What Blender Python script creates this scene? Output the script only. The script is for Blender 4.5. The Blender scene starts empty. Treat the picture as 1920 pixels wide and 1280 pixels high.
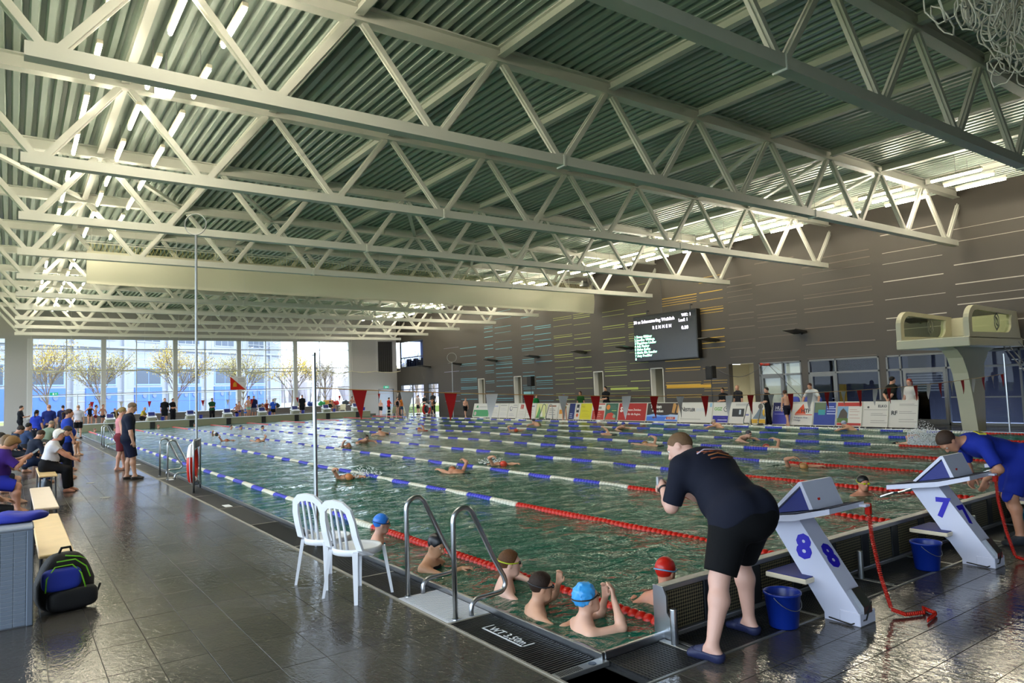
import bpy, math, random
import numpy as np
from mathutils import Vector, Matrix
random.seed(7); rng = np.random.RandomState(7)
SC = bpy.context.scene
COL = SC.collection
PI = math.pi

# ---------------------------------------------------------------- camera, sky, exposure
cam_d = bpy.data.cameras.new('camera'); cam = bpy.data.objects.new('camera', cam_d); COL.objects.link(cam)
cam_d.sensor_fit = 'HORIZONTAL'; cam_d.sensor_width = 36.0
cam_d.lens = 1310.1 / 1920 * 36.0
cam_d.clip_start = 0.05; cam_d.clip_end = 500
YAW, PIT, ROLL = 0.622002794, 0.0671255077, -0.0346291127
cam.matrix_world = Matrix.Translation((0, 0, 1.9076)) @ Matrix.Rotation(-YAW, 4, 'Z') @ Matrix.Rotation(PI / 2 + PIT, 4, 'X') @ Matrix.Rotation(ROLL, 4, 'Z')
SC.camera = cam

world = bpy.data.worlds.new('overcast_sky'); SC.world = world; world.use_nodes = True
wn = world.node_tree.nodes; wl = world.node_tree.links
bg = wn['Background']
tc = wn.new('ShaderNodeTexCoord'); noi = wn.new('ShaderNodeTexNoise'); noi.inputs['Scale'].default_value = 2.2; noi.inputs['Detail'].default_value = 5
rmp = wn.new('ShaderNodeValToRGB'); rmp.color_ramp.elements[0].position = 0.35; rmp.color_ramp.elements[1].position = 0.7
rmp.color_ramp.elements[0].color = (0.74, 0.86, 1.0, 1); rmp.color_ramp.elements[1].color = (0.95, 0.98, 1.0, 1)
wl.new(tc.outputs['Generated'], noi.inputs['Vector']); wl.new(noi.outputs['Fac'], rmp.inputs['Fac']); wl.new(rmp.outputs['Color'], bg.inputs['Color'])
SKY = 6.0
bg.inputs['Strength'].default_value = SKY
TUBE = 72.0          # fluorescent tubes
SC.view_settings.view_transform = 'Standard'; SC.view_settings.look = 'None'
SC.view_settings.exposure = 0.18; SC.view_settings.gamma = 1.0; SC.view_settings.use_curve_mapping = False
SC.cycles.use_denoising = True
SC.cycles.max_bounces = 7; SC.cycles.diffuse_bounces = 4; SC.cycles.glossy_bounces = 4
SC.cycles.transparent_max_bounces = 16; SC.cycles.transmission_bounces = 6
SC.cycles.sample_clamp_indirect = 8.0; SC.cycles.caustics_reflective = False; SC.cycles.caustics_refractive = False
SC.cycles.use_light_tree = True

# light portals only guide the sampling of the sky through the glass walls
def portal(name, loc, rot, sx, sy):
    l = bpy.data.lights.new(name, 'AREA'); l.shape = 'RECTANGLE'; l.size = sx; l.size_y = sy
    l.cycles.is_portal = True
    o = bpy.data.objects.new(name, l); o.location = loc; o.rotation_euler = rot; COL.objects.link(o)

# ---------------------------------------------------------------- helpers
def lin(c):
    return tuple(((v / 12.92) if v <= 0.04045 else ((v + 0.055) / 1.055) ** 2.4) for v in c)
def hexc(h):
    return lin(tuple(int(h[i:i + 2], 16) / 255 for i in (0, 2, 4)))
MATS = {}
def mat(name, h, rough=0.5, metal=0.0, var=0.0, vscale=8.0, bump=0.0, bscale=40.0, spec=0.5, emit=0.0, coat=0.0):
    if name in MATS: return MATS[name]
    m = bpy.data.materials.new(name); m.use_nodes = True; nt = m.node_tree; p = nt.nodes['Principled BSDF']
    c = hexc(h) if isinstance(h, str) else h
    p.inputs['Base Color'].default_value = (*c, 1); p.inputs['Roughness'].default_value = rough
    p.inputs['Metallic'].default_value = metal; p.inputs['Specular IOR Level'].default_value = spec
    if coat: p.inputs['Coat Weight'].default_value = coat
    if emit:
        p.inputs['Emission Color'].default_value = (*c, 1); p.inputs['Emission Strength'].default_value = emit
    if var or bump:
        t = nt.nodes.new('ShaderNodeTexCoord')
    if var:
        n = nt.nodes.new('ShaderNodeTexNoise'); n.inputs['Scale'].default_value = vscale; n.inputs['Detail'].default_value = 4
        r = nt.nodes.new('ShaderNodeMix'); r.data_type = 'RGBA'
        r.inputs[6].default_value = (*[max(0, x * (1 - var)) for x in c], 1); r.inputs[7].default_value = (*[min(1, x * (1 + var)) for x in c], 1)
        nt.links.new(t.outputs['Object'], n.inputs['Vector']); nt.links.new(n.outputs['Fac'], r.inputs[0]); nt.links.new(r.outputs[2], p.inputs['Base Color'])
    if bump:
        n2 = nt.nodes.new('ShaderNodeTexNoise'); n2.inputs['Scale'].default_value = bscale; n2.inputs['Detail'].default_value = 3
        b = nt.nodes.new('ShaderNodeBump'); b.inputs['Strength'].default_value = bump; b.inputs['Distance'].default_value = 0.01
        nt.links.new(t.outputs['Object'], n2.inputs['Vector']); nt.links.new(n2.outputs['Fac'], b.inputs['Height']); nt.links.new(b.outputs['Normal'], p.inputs['Normal'])
    MATS[name] = m
    return m

class MB:
    """collects polygons of one mesh"""
    def __init__(s): s.v = []; s.f = []; s.mi = []
    def add(s, vs, fs, mi=0):
        b = len(s.v); s.v += [tuple(x) for x in vs]; s.f += [tuple(i + b for i in f) for f in fs]; s.mi += [mi] * len(fs); return s
    def box(s, x0, x1, y0, y1, z0, z1, mi=0, M=None):
        vs = [(x, y, z) for z in (z0, z1) for y in (y0, y1) for x in (x0, x1)]
        if M is not None: vs = [M @ Vector(v) for v in vs]
        return s.add(vs, [(0, 2, 3, 1), (4, 5, 7, 6), (0, 1, 5, 4), (2, 6, 7, 3), (0, 4, 6, 2), (1, 3, 7, 5)], mi)
    def bbox(s, x0, x1, y0, y1, z0, z1, b=0.004, mi=0, M=None):
        """box with chamfered edges"""
        vs = []; idx = {}
        X = (x0, x1); Y = (y0, y1); Z = (z0, z1)
        for i in (0, 1):
            for j in (0, 1):
                for k in (0, 1):
                    sx, sy, sz = (1 - 2 * i) * b, (1 - 2 * j) * b, (1 - 2 * k) * b
                    for a, d in (('x', (0, sy, sz)), ('y', (sx, 0, sz)), ('z', (sx, sy, 0))):
                        idx[(i, j, k, a)] = len(vs); vs.append((X[i] + d[0], Y[j] + d[1], Z[k] + d[2]))
        fs = []
        for i in (0, 1):
            q = [idx[(i, j, k, 'x')] for j, k in ((0, 0), (1, 0), (1, 1), (0, 1))]; fs.append(q if i else q[::-1])
            q = [idx[(j, i, k, 'y')] for j, k in ((0, 0), (0, 1), (1, 1), (1, 0))]; fs.append(q if i else q[::-1])
            q = [idx[(j, k, i, 'z')] for j, k in ((0, 0), (1, 0), (1, 1), (0, 1))]; fs.append(q if i else q[::-1])
        for i in (0, 1):
            for j in (0, 1):
                fs.append([idx[(i, j, 0, 'x')], idx[(i, j, 1, 'x')], idx[(i, j, 1, 'y')], idx[(i, j, 0, 'y')]])
                fs.append([idx[(i, 0, j, 'x')], idx[(i, 1, j, 'x')], idx[(i, 1, j, 'z')], idx[(i, 0, j, 'z')]])
                fs.append([idx[(0, i, j, 'y')], idx[(1, i, j, 'y')], idx[(1, i, j, 'z')], idx[(0, i, j, 'z')]])
                for k in (0, 1): fs.append([idx[(i, j, k, 'x')], idx[(i, j, k, 'y')], idx[(i, j, k, 'z')]])
        if M is not None: vs = [M @ Vector(v) for v in vs]
        return s.add(vs, fs, mi)
    def tube(s, pts, r, n=8, mi=0, cap=True, closed=False):
        pts = [Vector(p) for p in pts]; N = len(pts); rs = r if isinstance(r, (list, tuple)) else [r] * N
        vs = []; fs = []; up = None
        for i, p in enumerate(pts):
            if closed: t = (pts[(i + 1) % N] - pts[i - 1])
            else: t = (pts[min(i + 1, N - 1)] - pts[max(i - 1, 0)])
            if t.length < 1e-9: t = Vector((0, 0, 1))
            t.normalize()
            if up is None:
                up = Vector((0, 0, 1)) if abs(t.z) < 0.9 else Vector((1, 0, 0))
            a = t.cross(up)
            if a.length < 1e-5: a = t.cross(Vector((0.3, 1, 0.2)))
            a.normalize(); b = a.cross(t).normalized(); up = b
            for k in range(n):
                w = 2 * PI * k / n; vs.append(p + (a * math.cos(w) + b * math.sin(w)) * rs[i])
        for i in range(N if closed else N - 1):
            j = (i + 1) % N
            for k in range(n): fs.append((i * n + k, i * n + (k + 1) % n, j * n + (k + 1) % n, j * n + k))
        if cap and not closed: fs.append(tuple(range(n))[::-1]); fs.append(tuple((N - 1) * n + k for k in range(n)))
        return s.add(vs, fs, mi)
    def lathe(s, prof, n=16, o=(0, 0, 0), ax='z', mi=0, M=None, cap=True):
        vs = []; fs = []
        for r, h in prof:
            for k in range(n):
                w = 2 * PI * k / n; c, d = r * math.cos(w), r * math.sin(w)
                v = (c, d, h) if ax == 'z' else ((c, h, -d) if ax == 'y' else (h, c, d))
                v = (v[0] + o[0], v[1] + o[1], v[2] + o[2]); vs.append(M @ Vector(v) if M is not None else v)
        for i in range(len(prof) - 1):
            for k in range(n): fs.append((i * n + k, i * n + (k + 1) % n, (i + 1) * n + (k + 1) % n, (i + 1) * n + k))
        if cap: fs.append(tuple(range(n))[::-1]); fs.append(tuple((len(prof) - 1) * n + k for k in range(n)))
        return s.add(vs, fs, mi)
    def prism(s, poly, h0, h1, ax='z', mi=0, M=None):
        """extrude a 2D polygon: ax z -> (x,y), ax y -> (x,z), ax x -> (y,z)"""
        def P(a, b, h): return (a, b, h) if ax == 'z' else ((a, h, b) if ax == 'y' else (h, a, b))
        n = len(poly); vs = [P(a, b, h0) for a, b in poly] + [P(a, b, h1) for a, b in poly]
        if M is not None: vs = [M @ Vector(v) for v in vs]
        fs = [tuple(range(n))[::-1], tuple(range(n, 2 * n))] + [(i, (i + 1) % n, n + (i + 1) % n, n + i) for i in range(n)]
        return s.add(vs, fs, mi)
    def beam(s, p0, p1, w, h, mi=0, up=(0, 0, 1)):
        """rectangular bar from p0 to p1"""
        p0 = Vector(p0); p1 = Vector(p1); t = (p1 - p0); L = t.length; t.normalize(); u = Vector(up)
        a = t.cross(u)
        if a.length < 1e-5: a = Vector((1, 0, 0))
        a.normalize(); b = a.cross(t)
        vs = [p + a * (x * w / 2) + b * (z * h / 2) for p in (p0, p1) for x, z in ((-1, -1), (1, -1), (1, 1), (-1, 1))]
        return s.add(vs, [(3, 2, 1, 0), (4, 5, 6, 7), (0, 1, 5, 4), (1, 2, 6, 5), (2, 3, 7, 6), (3, 0, 4, 7)], mi)
    def mesh(s, name, mats, smooth=False):
        me = bpy.data.meshes.new(name); me.from_pydata([tuple(v) for v in s.v], [], s.f)
        for m in (mats if isinstance(mats, (list, tuple)) else [mats]): me.materials.append(m)
        if any(s.mi): me.polygons.foreach_set('material_index', s.mi)
        if smooth: me.polygons.foreach_set('use_smooth', [True] * len(s.f))
        me.update(); return me

def tag(o, label=None, cat=None, group=None, kind=None):
    if label: o['label'] = label
    if cat: o['category'] = cat
    if group: o['group'] = group
    if kind: o['kind'] = kind
    return o
def link(name, data, parent=None, loc=None, rot=None, scale=None):
    o = bpy.data.objects.new(name, data); COL.objects.link(o)
    if parent is not None: o.parent = parent
    if loc is not None: o.location = loc
    if rot is not None: o.rotation_euler = rot
    if scale is not None: o.scale = scale
    return o
def part(name, mb, m, parent=None, smooth=False, **k):
    return link(name, mb.mesh(name, m, smooth), parent, **k)
def empty(name, loc=(0, 0, 0), rz=0.0, **k):
    o = link(name, None, None, loc, (0, 0, rz)); o.empty_display_size = 0.2
    return tag(o, **k)
def kids(o): return [c for c in bpy.data.objects if c.parent == o]
def copy_tree(o, parent=None, ch=None):
    if ch is None:
        ch = {}
        for c in bpy.data.objects:
            if c.parent: ch.setdefault(c.parent.name, []).append(c)
    c = o.copy(); COL.objects.link(c); c.parent = parent
    for k in ch.get(o.name, []): copy_tree(k, c, ch)
    return c
def text_part(name, body, size, m, parent, M, align='LEFT', extrude=0.002, spacing=1.0, bold=0.0):
    cu = bpy.data.curves.new(name, 'FONT'); cu.body = body; cu.size = size; cu.align_x = align; cu.extrude = extrude; cu.space_character = spacing
    cu.resolution_u = 2; cu.offset = bold; cu.materials.append(m)
    tmp = bpy.data.objects.new('tmp_text', cu); COL.objects.link(tmp)
    dg = bpy.context.evaluated_depsgraph_get(); me = bpy.data.meshes.new_from_object(tmp.evaluated_get(dg)); me.name = name
    bpy.data.objects.remove(tmp); bpy.data.curves.remove(cu)
    o = link(name, me, parent); o.matrix_local = M
    return o
# ---------------------------------------------------------------- dimensions
PX0, PX1 = 3.39, 24.89          # pool left / right edge
PY0, PY1 = 3.775, 53.8          # pool near / far edge
XW, YF, XL, YB = 28.3, 57.5, -6.0, -9.0      # right wall, far wall, left wall, back wall
ZR = 8.64                       # underside of the roof deck
WATER = 0.035
ORD = ['nearest', 'second', 'third', 'fourth', 'fifth', 'sixth', 'seventh', 'eighth', 'ninth', 'tenth', 'eleventh', 'twelfth', 'thirteenth', 'fourteenth', 'fifteenth', 'sixteenth', 'seventeenth', 'eighteenth', 'nineteenth', 'twentieth', 'twenty-first', 'twenty-second']

M_white = mat('white_steel_paint', 'D6D6CC', 0.42, var=0.05, vscale=1.5)
M_deckmetal = mat('galvanised_roof_sheet', 'A9B6AC', 0.36, metal=0.25, var=0.10, vscale=0.8)  # sheet grey tinted green, standing in for light bounced off the water
M_steel = mat('brushed_steel', 'B8BCC2', 0.28, metal=1.0, bump=0.05, bscale=60)
M_steel_dull = mat('dull_steel', '9A9C9C', 0.42, metal=0.8, var=0.1)
M_black = mat('black_plastic_grating', '101113', 0.5, bump=0.3, bscale=160)
M_dark = mat('dark_frame', '303338', 0.45)
M_grey = mat('grey_frame', '6B6E70', 0.45)
M_plastic = mat('white_plastic', 'E8EAF0', 0.32, var=0.02)
M_bluepad = mat('blue_grip_pad', '26307A', 0.6, bump=0.3, bscale=200)
M_red = mat('red_plastic', 'C2200F', 0.35)
M_blue = mat('blue_plastic', '1E2E9C', 0.35)
M_navyplastic = mat('blue_bucket_plastic', '0C2A86', 0.35)
M_cream = mat('cream_plastic', 'DDD8BC', 0.4)
M_wood = mat('pale_beech_wood', 'E0BE86', 0.4, var=0.12, vscale=6)

# wet floor ------------------------------------------------------
def floor_material(name, wet):
    m = bpy.data.materials.new(name); m.use_nodes = True; nt = m.node_tree; p = nt.nodes['Principled BSDF']; N = nt.nodes.new; L = nt.links.new
    g = N('ShaderNodeNewGeometry')
    n1 = N('ShaderNodeTexNoise'); n1.inputs['Scale'].default_value = 0.55; n1.inputs['Detail'].default_value = 6; n1.inputs['Distortion'].default_value = 0.8
    L(g.outputs['Position'], n1.inputs['Vector'])
    r1 = N('ShaderNodeMapRange'); r1.inputs[1].default_value = 0.42 - wet; r1.inputs[2].default_value = 0.62 - wet; r1.inputs[3].default_value = 0.24; r1.inputs[4].default_value = 0.045
    L(n1.outputs['Fac'], r1.inputs[0]); L(r1.outputs[0], p.inputs['Roughness'])
    mp = N('ShaderNodeMapping'); mp.inputs['Scale'].default_value = (7.0, 3.6, 1); mp.inputs['Rotation'].default_value = (0, 0, 0.5)
    n2 = N('ShaderNodeTexNoise'); n2.inputs['Scale'].default_value = 3.2; n2.inputs['Detail'].default_value = 3; n2.inputs['Distortion'].default_value = 1.6
    L(g.outputs['Position'], mp.inputs['Vector']); L(mp.outputs[0], n2.inputs['Vector'])
    b = N('ShaderNodeBump'); b.inputs['Strength'].default_value = 0.32; b.inputs['Distance'].default_value = 0.008
    L(n2.outputs['Fac'], b.inputs['Height']); L(b.outputs['Normal'], p.inputs['Normal'])
    oi = N('ShaderNodeObjectInfo')
    mx = N('ShaderNodeMix'); mx.data_type = 'RGBA'; mx.inputs[6].default_value = (*hexc('45423E'), 1); mx.inputs[7].default_value = (*hexc('54504A'), 1)
    L(oi.outputs['Random'], mx.inputs[0])
    n3 = N('ShaderNodeTexNoise'); n3.inputs['Scale'].default_value = 30; n3.inputs['Detail'].default_value = 4; L(g.outputs['Position'], n3.inputs['Vector'])
    mx2 = N('ShaderNodeMix'); mx2.data_type = 'RGBA'; mx2.blend_type = 'MULTIPLY'; mx2.inputs[0].default_value = 0.25
    L(mx.outputs[2], mx2.inputs[6]); L(n3.outputs['Color'], mx2.inputs[7]); L(mx2.outputs[2], p.inputs['Base Color'])
    p.inputs['Specular IOR Level'].default_value = 0.6
    return m
M_tile = floor_material('wet_stone_tile', 0.06)
M_tile_wet = floor_material('soaked_stone_tile', 0.16)
M_grout = mat('pale_grout', '8C877C', 0.45)

# floor: base with recessed joints, tiles on it
floor = empty('floor', label='dark grey wet stone tile deck around the pool', cat='floor', kind='structure')
b = MB()
b.box(XL, 2.93, YB, YF, -0.30, -0.006)
b.box(2.93, XW, YB, 3.27, -0.30, -0.006)
b.box(PX1 + 0.45, XW, 3.27, YF, -0.30, -0.006)
b.box(2.93, PX1 + 0.45, PY1 + 2.0, YF, -0.30, -0.006)
part('screed', b, M_grout, floor)
TW, TL = 0.3333, 0.6667
tm = {}
def tile_mesh(key, w, l, m):
    if key not in tm:
        q = MB(); q.bbox(-w / 2 + 0.002, w / 2 - 0.002, -l / 2 + 0.002, l / 2 - 0.002, -0.02, 0.0, 0.0012); tm[key] = q.mesh('tile', m)
    return tm[key]
cells = []
xs = 2.92 - 0.025
for i in range(27):
    for j in range(100):
        cx = xs - TW * (i + 0.5); cy = -8.9 + TL * (j + 0.5)
        if cx < XL + 0.1 or cy > YF - 0.2: continue
        cells.append((cx, cy, 'a'))
for i in range(38):
    for j in range(18):
        cx = 2.92 + TL * (i + 0.5); cy = 3.255 - TW * (j + 0.5)
        if cx > XW - 0.3: continue
        cells.append((cx, cy, 'b'))
near = sorted([c for c in cells if (c[2] == 'a' and 3 < c[1] < 26 and 0.1 < c[0]) or (c[2] == 'b' and c[1] > 1.2 and c[0] < 11 and c[0] < 3.4 * c[1] + 1.2)], key=lambda c: (c[0] ** 2 + c[1] ** 2) * (0.5 if c[2] == 'b' else 1))[:296]
ns = set(near); rest = MB()
for c in cells:
    w, l = (TW, TL) if c[2] == 'a' else (TL, TW)
    if c in ns:
        link('tile', tile_mesh(c[2], w, l, M_tile if c[2] == 'a' else M_tile_wet), floor, (c[0], c[1], rng.uniform(-.0006, .0006)))
    else:
        rest.box(c[0] - w / 2 + 0.002, c[0] + w / 2 - 0.002, c[1] - l / 2 + 0.002, c[1] + l / 2 - 0.002, -0.004, 0.0)
for i in range(6):
    for j in range(81):
        cx = PX1 + 0.5 + 0.5 * (i + 0.5); cy = 3.27 + 0.667 * (j + 0.5)
        rest.box(cx - 0.248, cx + 0.248, cy - 0.331, cy + 0.331, -0.004, 0.0)
tag(part('tiles', rest, M_tile, floor), kind='stuff')

for yy in (16.4, 19.7):
    b = MB(); b.lathe([(.0, .001), (.09, .001), (.095, .004), (.085, .006), (.0, .005)], 20, o=(1.55, yy, 0), cap=False); part('floor_drain', b, M_steel_dull, floor)
# far end deck and ledge
fd = MB(); fd.box(0.0, PX1, PY1 + 0.9, YF, -0.004, 0.22)
tag(part('floor_far_deck', fd, M_tile), label='raised grey deck behind the far starting blocks', cat='floor', kind='structure')
lg = MB(); lg.bbox(0.9, 23.9, YF - 0.75, YF - 0.08, 0.22, 0.98, 0.02)
lgo = part('wall_far_ledge', lg, mat('grey_tiled_ledge', '77726E', 0.4, var=0.06)); tag(lgo, label='long grey tiled ledge under the far windows', cat='ledge', kind='structure')
l2 = MB(); l2.bbox(0.88, 23.9, YF - 0.8, YF - 0.08, 0.98, 1.02, 0.01); part('coping', l2, mat('pale_coping', 'BDBDC0', 0.35), lgo)
l3 = MB(); l3.bbox(0.88, 23.9, YF - 1.2, YF - 0.75, 0.22, 0.6, 0.02); part('step', l3, MATS['grey_tiled_ledge'], lgo)

# ---------------------------------------------------------------- pool
pool = empty('pool_basin', label='long indoor swimming pool basin with steel overflow rim', cat='pool', kind='structure')
M_pooltile = mat('pool_tile', '3F8F80', 0.4, var=0.1, vscale=3)
b = MB(); b.box(PX0, PX1, PY0, PY1, -2.2, -2.1)
b.box(PX0 - .2, PX0, PY0, PY1, -2.2, -0.05); b.box(PX1, PX1 + .2, PY0, PY1, -2.2, -0.05); b.box(PX0 - .2, PX1 + .2, PY0 - .2, PY0, -2.2, -0.05); b.box(PX0 - .2, PX1 + .2, PY1, PY1 + .2, -2.2, -0.05)
part('basin_shell', b, M_pooltile, pool)
b = MB(); b.bbox(PX0 - 0.035, PX0, PY0 - 0.035, PY1, -0.12, 0.05, 0.006); part('rim', b, M_steel, pool)
b = MB(); b.bbox(PX0, 4.02, PY0 - 0.035, PY0, -0.12, 0.05, 0.006); part('rim', b, M_steel, pool)
b = MB(); b.bbox(PX1, PX1 + 0.035, PY0 - 0.035, PY1, -0.12, 0.05, 0.006); part('rim', b, M_steel, pool)
# gutter gratings
for y0, y1 in [(3.8, 5.13), (6.06, 7.0), (7.0, 9.0), (9, 11), (11, 13), (13, 15), (15, 17), (17, 19.0), (19.35, 21.5), (21.5, 23.5), (23.5, 26), (26, 30), (30, 34), (34, 38), (38, 46), (46, 53.8)]:
    g = MB(); g.box(2.945, PX0 - 0.05, y0 + 0.012, y1 - 0.012, -0.03, -0.012)
    if y1 < 13:
        n = int((y1 - y0) / 0.03)
        for k in range(n): g.box(2.945, PX0 - 0.05, y0 + 0.012 + k * 0.03, y0 + 0.012 + k * 0.03 + 0.016, -0.012, -0.001)
    else: g.box(2.945, PX0 - 0.05, y0 + 0.012, y1 - 0.012, -0.012, -0.001)
    tag(part('gutter_grate', g, M_black, pool), kind='stuff' if y1 < 13 else None)
    s = MB(); s.bbox(2.93, PX0 - 0.04, y1 - 0.012, y1 + 0.012, -0.03, 0.001, 0.002); part('grate_joint', s, M_grout, pool)
b = MB(); b.box(2.945, PX0 - 0.05, PY0 - 0.45, PY1, -0.2, -0.03); b.box(2.945, PX1 + 0.4, 3.27, PY0 - 0.04, -0.2, -0.03); b.box(PX1 + 0.04, PX1 + 0.45, PY0 - .4, PY1, -0.2, -0.03)
part('gutter_channel', b, M_dark, pool)
x = 3.38
for k, x1 in enumerate([4.03, 5.3, 6.55, 7.7, 8.95, 10.2, 11.5, 14, 17, 20, 25.2]):
    g = MB(); g.box(x + 0.01, x1 - 0.01, 3.29, PY0 - 0.04, -0.03, -0.012)
    if x1 < 9:
        for q in range(int((x1 - x) / 0.03)): g.box(x + 0.012 + q * 0.03, x + 0.012 + q * 0.03 + 0.018, 3.29, PY0 - 0.04, -0.012, -0.001)
        for q in range(14): g.box(x + .012, x1 - .012, 3.30 + q * 0.032, 3.312 + q * 0.032, -0.012, -0.003)
    tag(part('gutter_grate', g, M_black, pool), kind='stuff')
    s = MB(); s.bbox(x1 - 0.018, x1 + 0.018, 3.29, PY0 - 0.04, -0.03, 0.003, 0.002); part('grate_joint', s, M_steel_dull, pool); x = x1
g = MB(); g.box(PX1 + 0.045, PX1 + 0.44, 3.3, PY1, -0.03, -0.001); part('gutter_grate', g, M_black, pool)
s = MB(); s.bbox(2.92, 2.945, 3.255, YF - 4, -0.05, 0.002, 0.003); part('edge_strip', s, M_grout, pool)
s = MB(); s.bbox(2.92, 12, 3.265, 3.29, -0.05, 0.003, 0.003); part('edge_strip', s, M_steel_dull, pool)
s = MB(); s.bbox(12, 25.3, 3.265, 3.29, -0.05, 0.003, 0.003); part('edge_strip', s, M_steel_dull, pool)
# corner grille plate
cp = MB(); cp.bbox(2.945, PX0 + 0.0, 3.70, 3.79, -0.03, 0.002, 0.003); cpo = part('corner_plate', cp, M_steel_dull, pool)
cp = MB()
for k in range(12): cp.box(2.965 + k * 0.017, 2.974 + k * 0.017, 3.715, 3.775, 0.002, 0.0035)
part('slot', cp, M_black, cpo)
cp = MB(); cp.lathe([(0.028, 0.002), (0.028, 0.005), (0.0, 0.005)], 16, o=(3.27, 3.745, 0)); part('lid', cp, mat('slate_disc', '4A5360', 0.4, metal=.6), cpo)
# white entry plate at the near ladder
ep = MB(); ep.bbox(2.935, PX0 - 0.04, 5.14, 6.05, -0.03, 0.004, 0.003)
for k in range(24):
    ep.box(2.96, PX0 - 0.06, 5.165 + k * 0.036, 5.185 + k * 0.036, 0.004, 0.007)
tag(part('entry_plate', ep, mat('pale_grey_plate', 'C9CBD2', 0.4), pool), label='pale grey ribbed plate')
ep = MB(); ep.bbox(2.935, PX0 - 0.04, 19.02, 19.33, -0.03, 0.004, 0.003); part('entry_plate', ep, M_grout, pool)
# depth mark
dm = MB(); 
for a in ((3.085, 3.10, 4.31, 4.86), (3.085, 3.205, 4.31, 4.322), (3.085, 3.205, 4.85, 4.86)): dm.box(*a, 0.0, 0.0025)
M_print = mat('white_print', 'E6E8EA', 0.5)
dmo = part('depth_mark', dm, M_print, pool)
text_part('depth_lettering', 'WT 3,50m', 0.105, M_print, pool, Matrix.Translation((3.115, 4.81, 0.001)) @ Matrix.Rotation(-PI / 2, 4, 'Z'), extrude=0.001)
for yy in (13.1, 18.6, 23.9): 
    dm = MB(); dm.box(3.08, 3.2, yy, yy + 0.3, 0.0, 0.0025); part('depth_mark', dm, M_print, pool)

# water
def water_z(x, y):
    z = 0
    for a, wl_, ang, ph in ((.010, 1.9, .4, 0), (.008, 1.3, 2.1, 1.3), (.005, .83, 1.2, 2.2), (.0032, .57, 2.8, .4), (.0016, .39, .1, 4), (.0012, .31, 1.9, 5)):
        k = 2 * PI / wl_
        z = z + 1.1 * a * np.sin(k * (x * math.cos(ang) + y * math.sin(ang)) + ph + 1.7 * np.sin(0.31 * x + 0.23 * y + ph))
    return z
nx, ny = 180, 400
gx = np.linspace(PX0 + 0.001, PX1 - 0.001, nx); gy = PY0 + 0.001 + (PY1 - PY0 - 0.002) * np.linspace(0, 1, ny) ** 1.25
X, Y = np.meshgrid(gx, gy); edge = np.clip(np.minimum(np.minimum(X - PX0, PX1 - X), np.minimum(Y - PY0, PY1 - Y)) / 0.8, 0.15, 1)
Z = WATER + water_z(X, Y) * edge
vs = np.stack([X, Y, Z], -1).reshape(-1, 3)
ii = np.arange(ny - 1)[:, None] * nx + np.arange(nx - 1)[None]; fs = np.stack([ii, ii + 1, ii + nx + 1, ii + nx], -1).reshape(-1, 4)
me = bpy.data.meshes.new('pool_water'); me.from_pydata(vs.tolist(), [], fs.tolist()); me.polygons.foreach_set('use_smooth', [True] * len(fs))
m = bpy.data.materials.new('pool_water'); m.use_nodes = True; nt = m.node_tree; nt.nodes.clear(); N = nt.nodes.new; L = nt.links.new
out = N('ShaderNodeOutputMaterial'); g = N('ShaderNodeNewGeometry')
mp = N('ShaderNodeMapping'); mp.inputs['Scale'].default_value = (1.0, 1.3, 1); mp.inputs['Rotation'].default_value = (0, 0, .35); L(g.outputs['Position'], mp.inputs['Vector'])
n1 = N('ShaderNodeTexNoise'); n1.inputs['Scale'].default_value = 3.3; n1.inputs['Detail'].default_value = 4; n1.inputs['Roughness'].default_value = 0.55; n1.inputs['Distortion'].default_value = 1.1; L(mp.outputs[0], n1.inputs['Vector'])
bp = N('ShaderNodeBump'); bp.inputs['Strength'].default_value = 1.0; bp.inputs['Distance'].default_value = 0.10; sx = N('ShaderNodeSeparateXYZ'); L(g.outputs['Position'], sx.inputs[0]); mr = N('ShaderNodeMapRange'); mr.inputs[1].default_value = 12; mr.inputs[2].default_value = 26; mr.inputs[3].default_value = 1.0; mr.inputs[4].default_value = 0.42; L(sx.outputs['Y'], mr.inputs[0]); L(mr.outputs[0], bp.inputs['Strength']); L(n1.outputs['Fac'], bp.inputs['Height'])
fr = N('ShaderNodeFresnel'); fr.inputs['IOR'].default_value = 1.6; L(bp.outputs['Normal'], fr.inputs['Normal'])
gl = N('ShaderNodeBsdfGlossy'); gl.inputs['Roughness'].default_value = 0.06; L(bp.outputs['Normal'], gl.inputs['Normal'])
df = N('ShaderNodeBsdfDiffuse'); df.inputs['Color'].default_value = (*hexc('0A6450'), 1)
tr = N('ShaderNodeBsdfTransparent'); tr.inputs['Color'].default_value = (*hexc('8FD8C4'), 1)
m1 = N('ShaderNodeMixShader'); m1.inputs[0].default_value = 0.22; L(df.outputs[0], m1.inputs[1]); L(tr.outputs[0], m1.inputs[2])
m2 = N('ShaderNodeMixShader'); L(fr.outputs[0], m2.inputs[0]); L(m1.outputs[0], m2.inputs[1]); L(gl.outputs[0], m2.inputs[2]); L(m2.outputs[0], out.inputs['Surface'])
me.materials.append(m)
tag(link('pool_water', me), label='rippled green pool water surface', cat='water', kind='structure')

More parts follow.
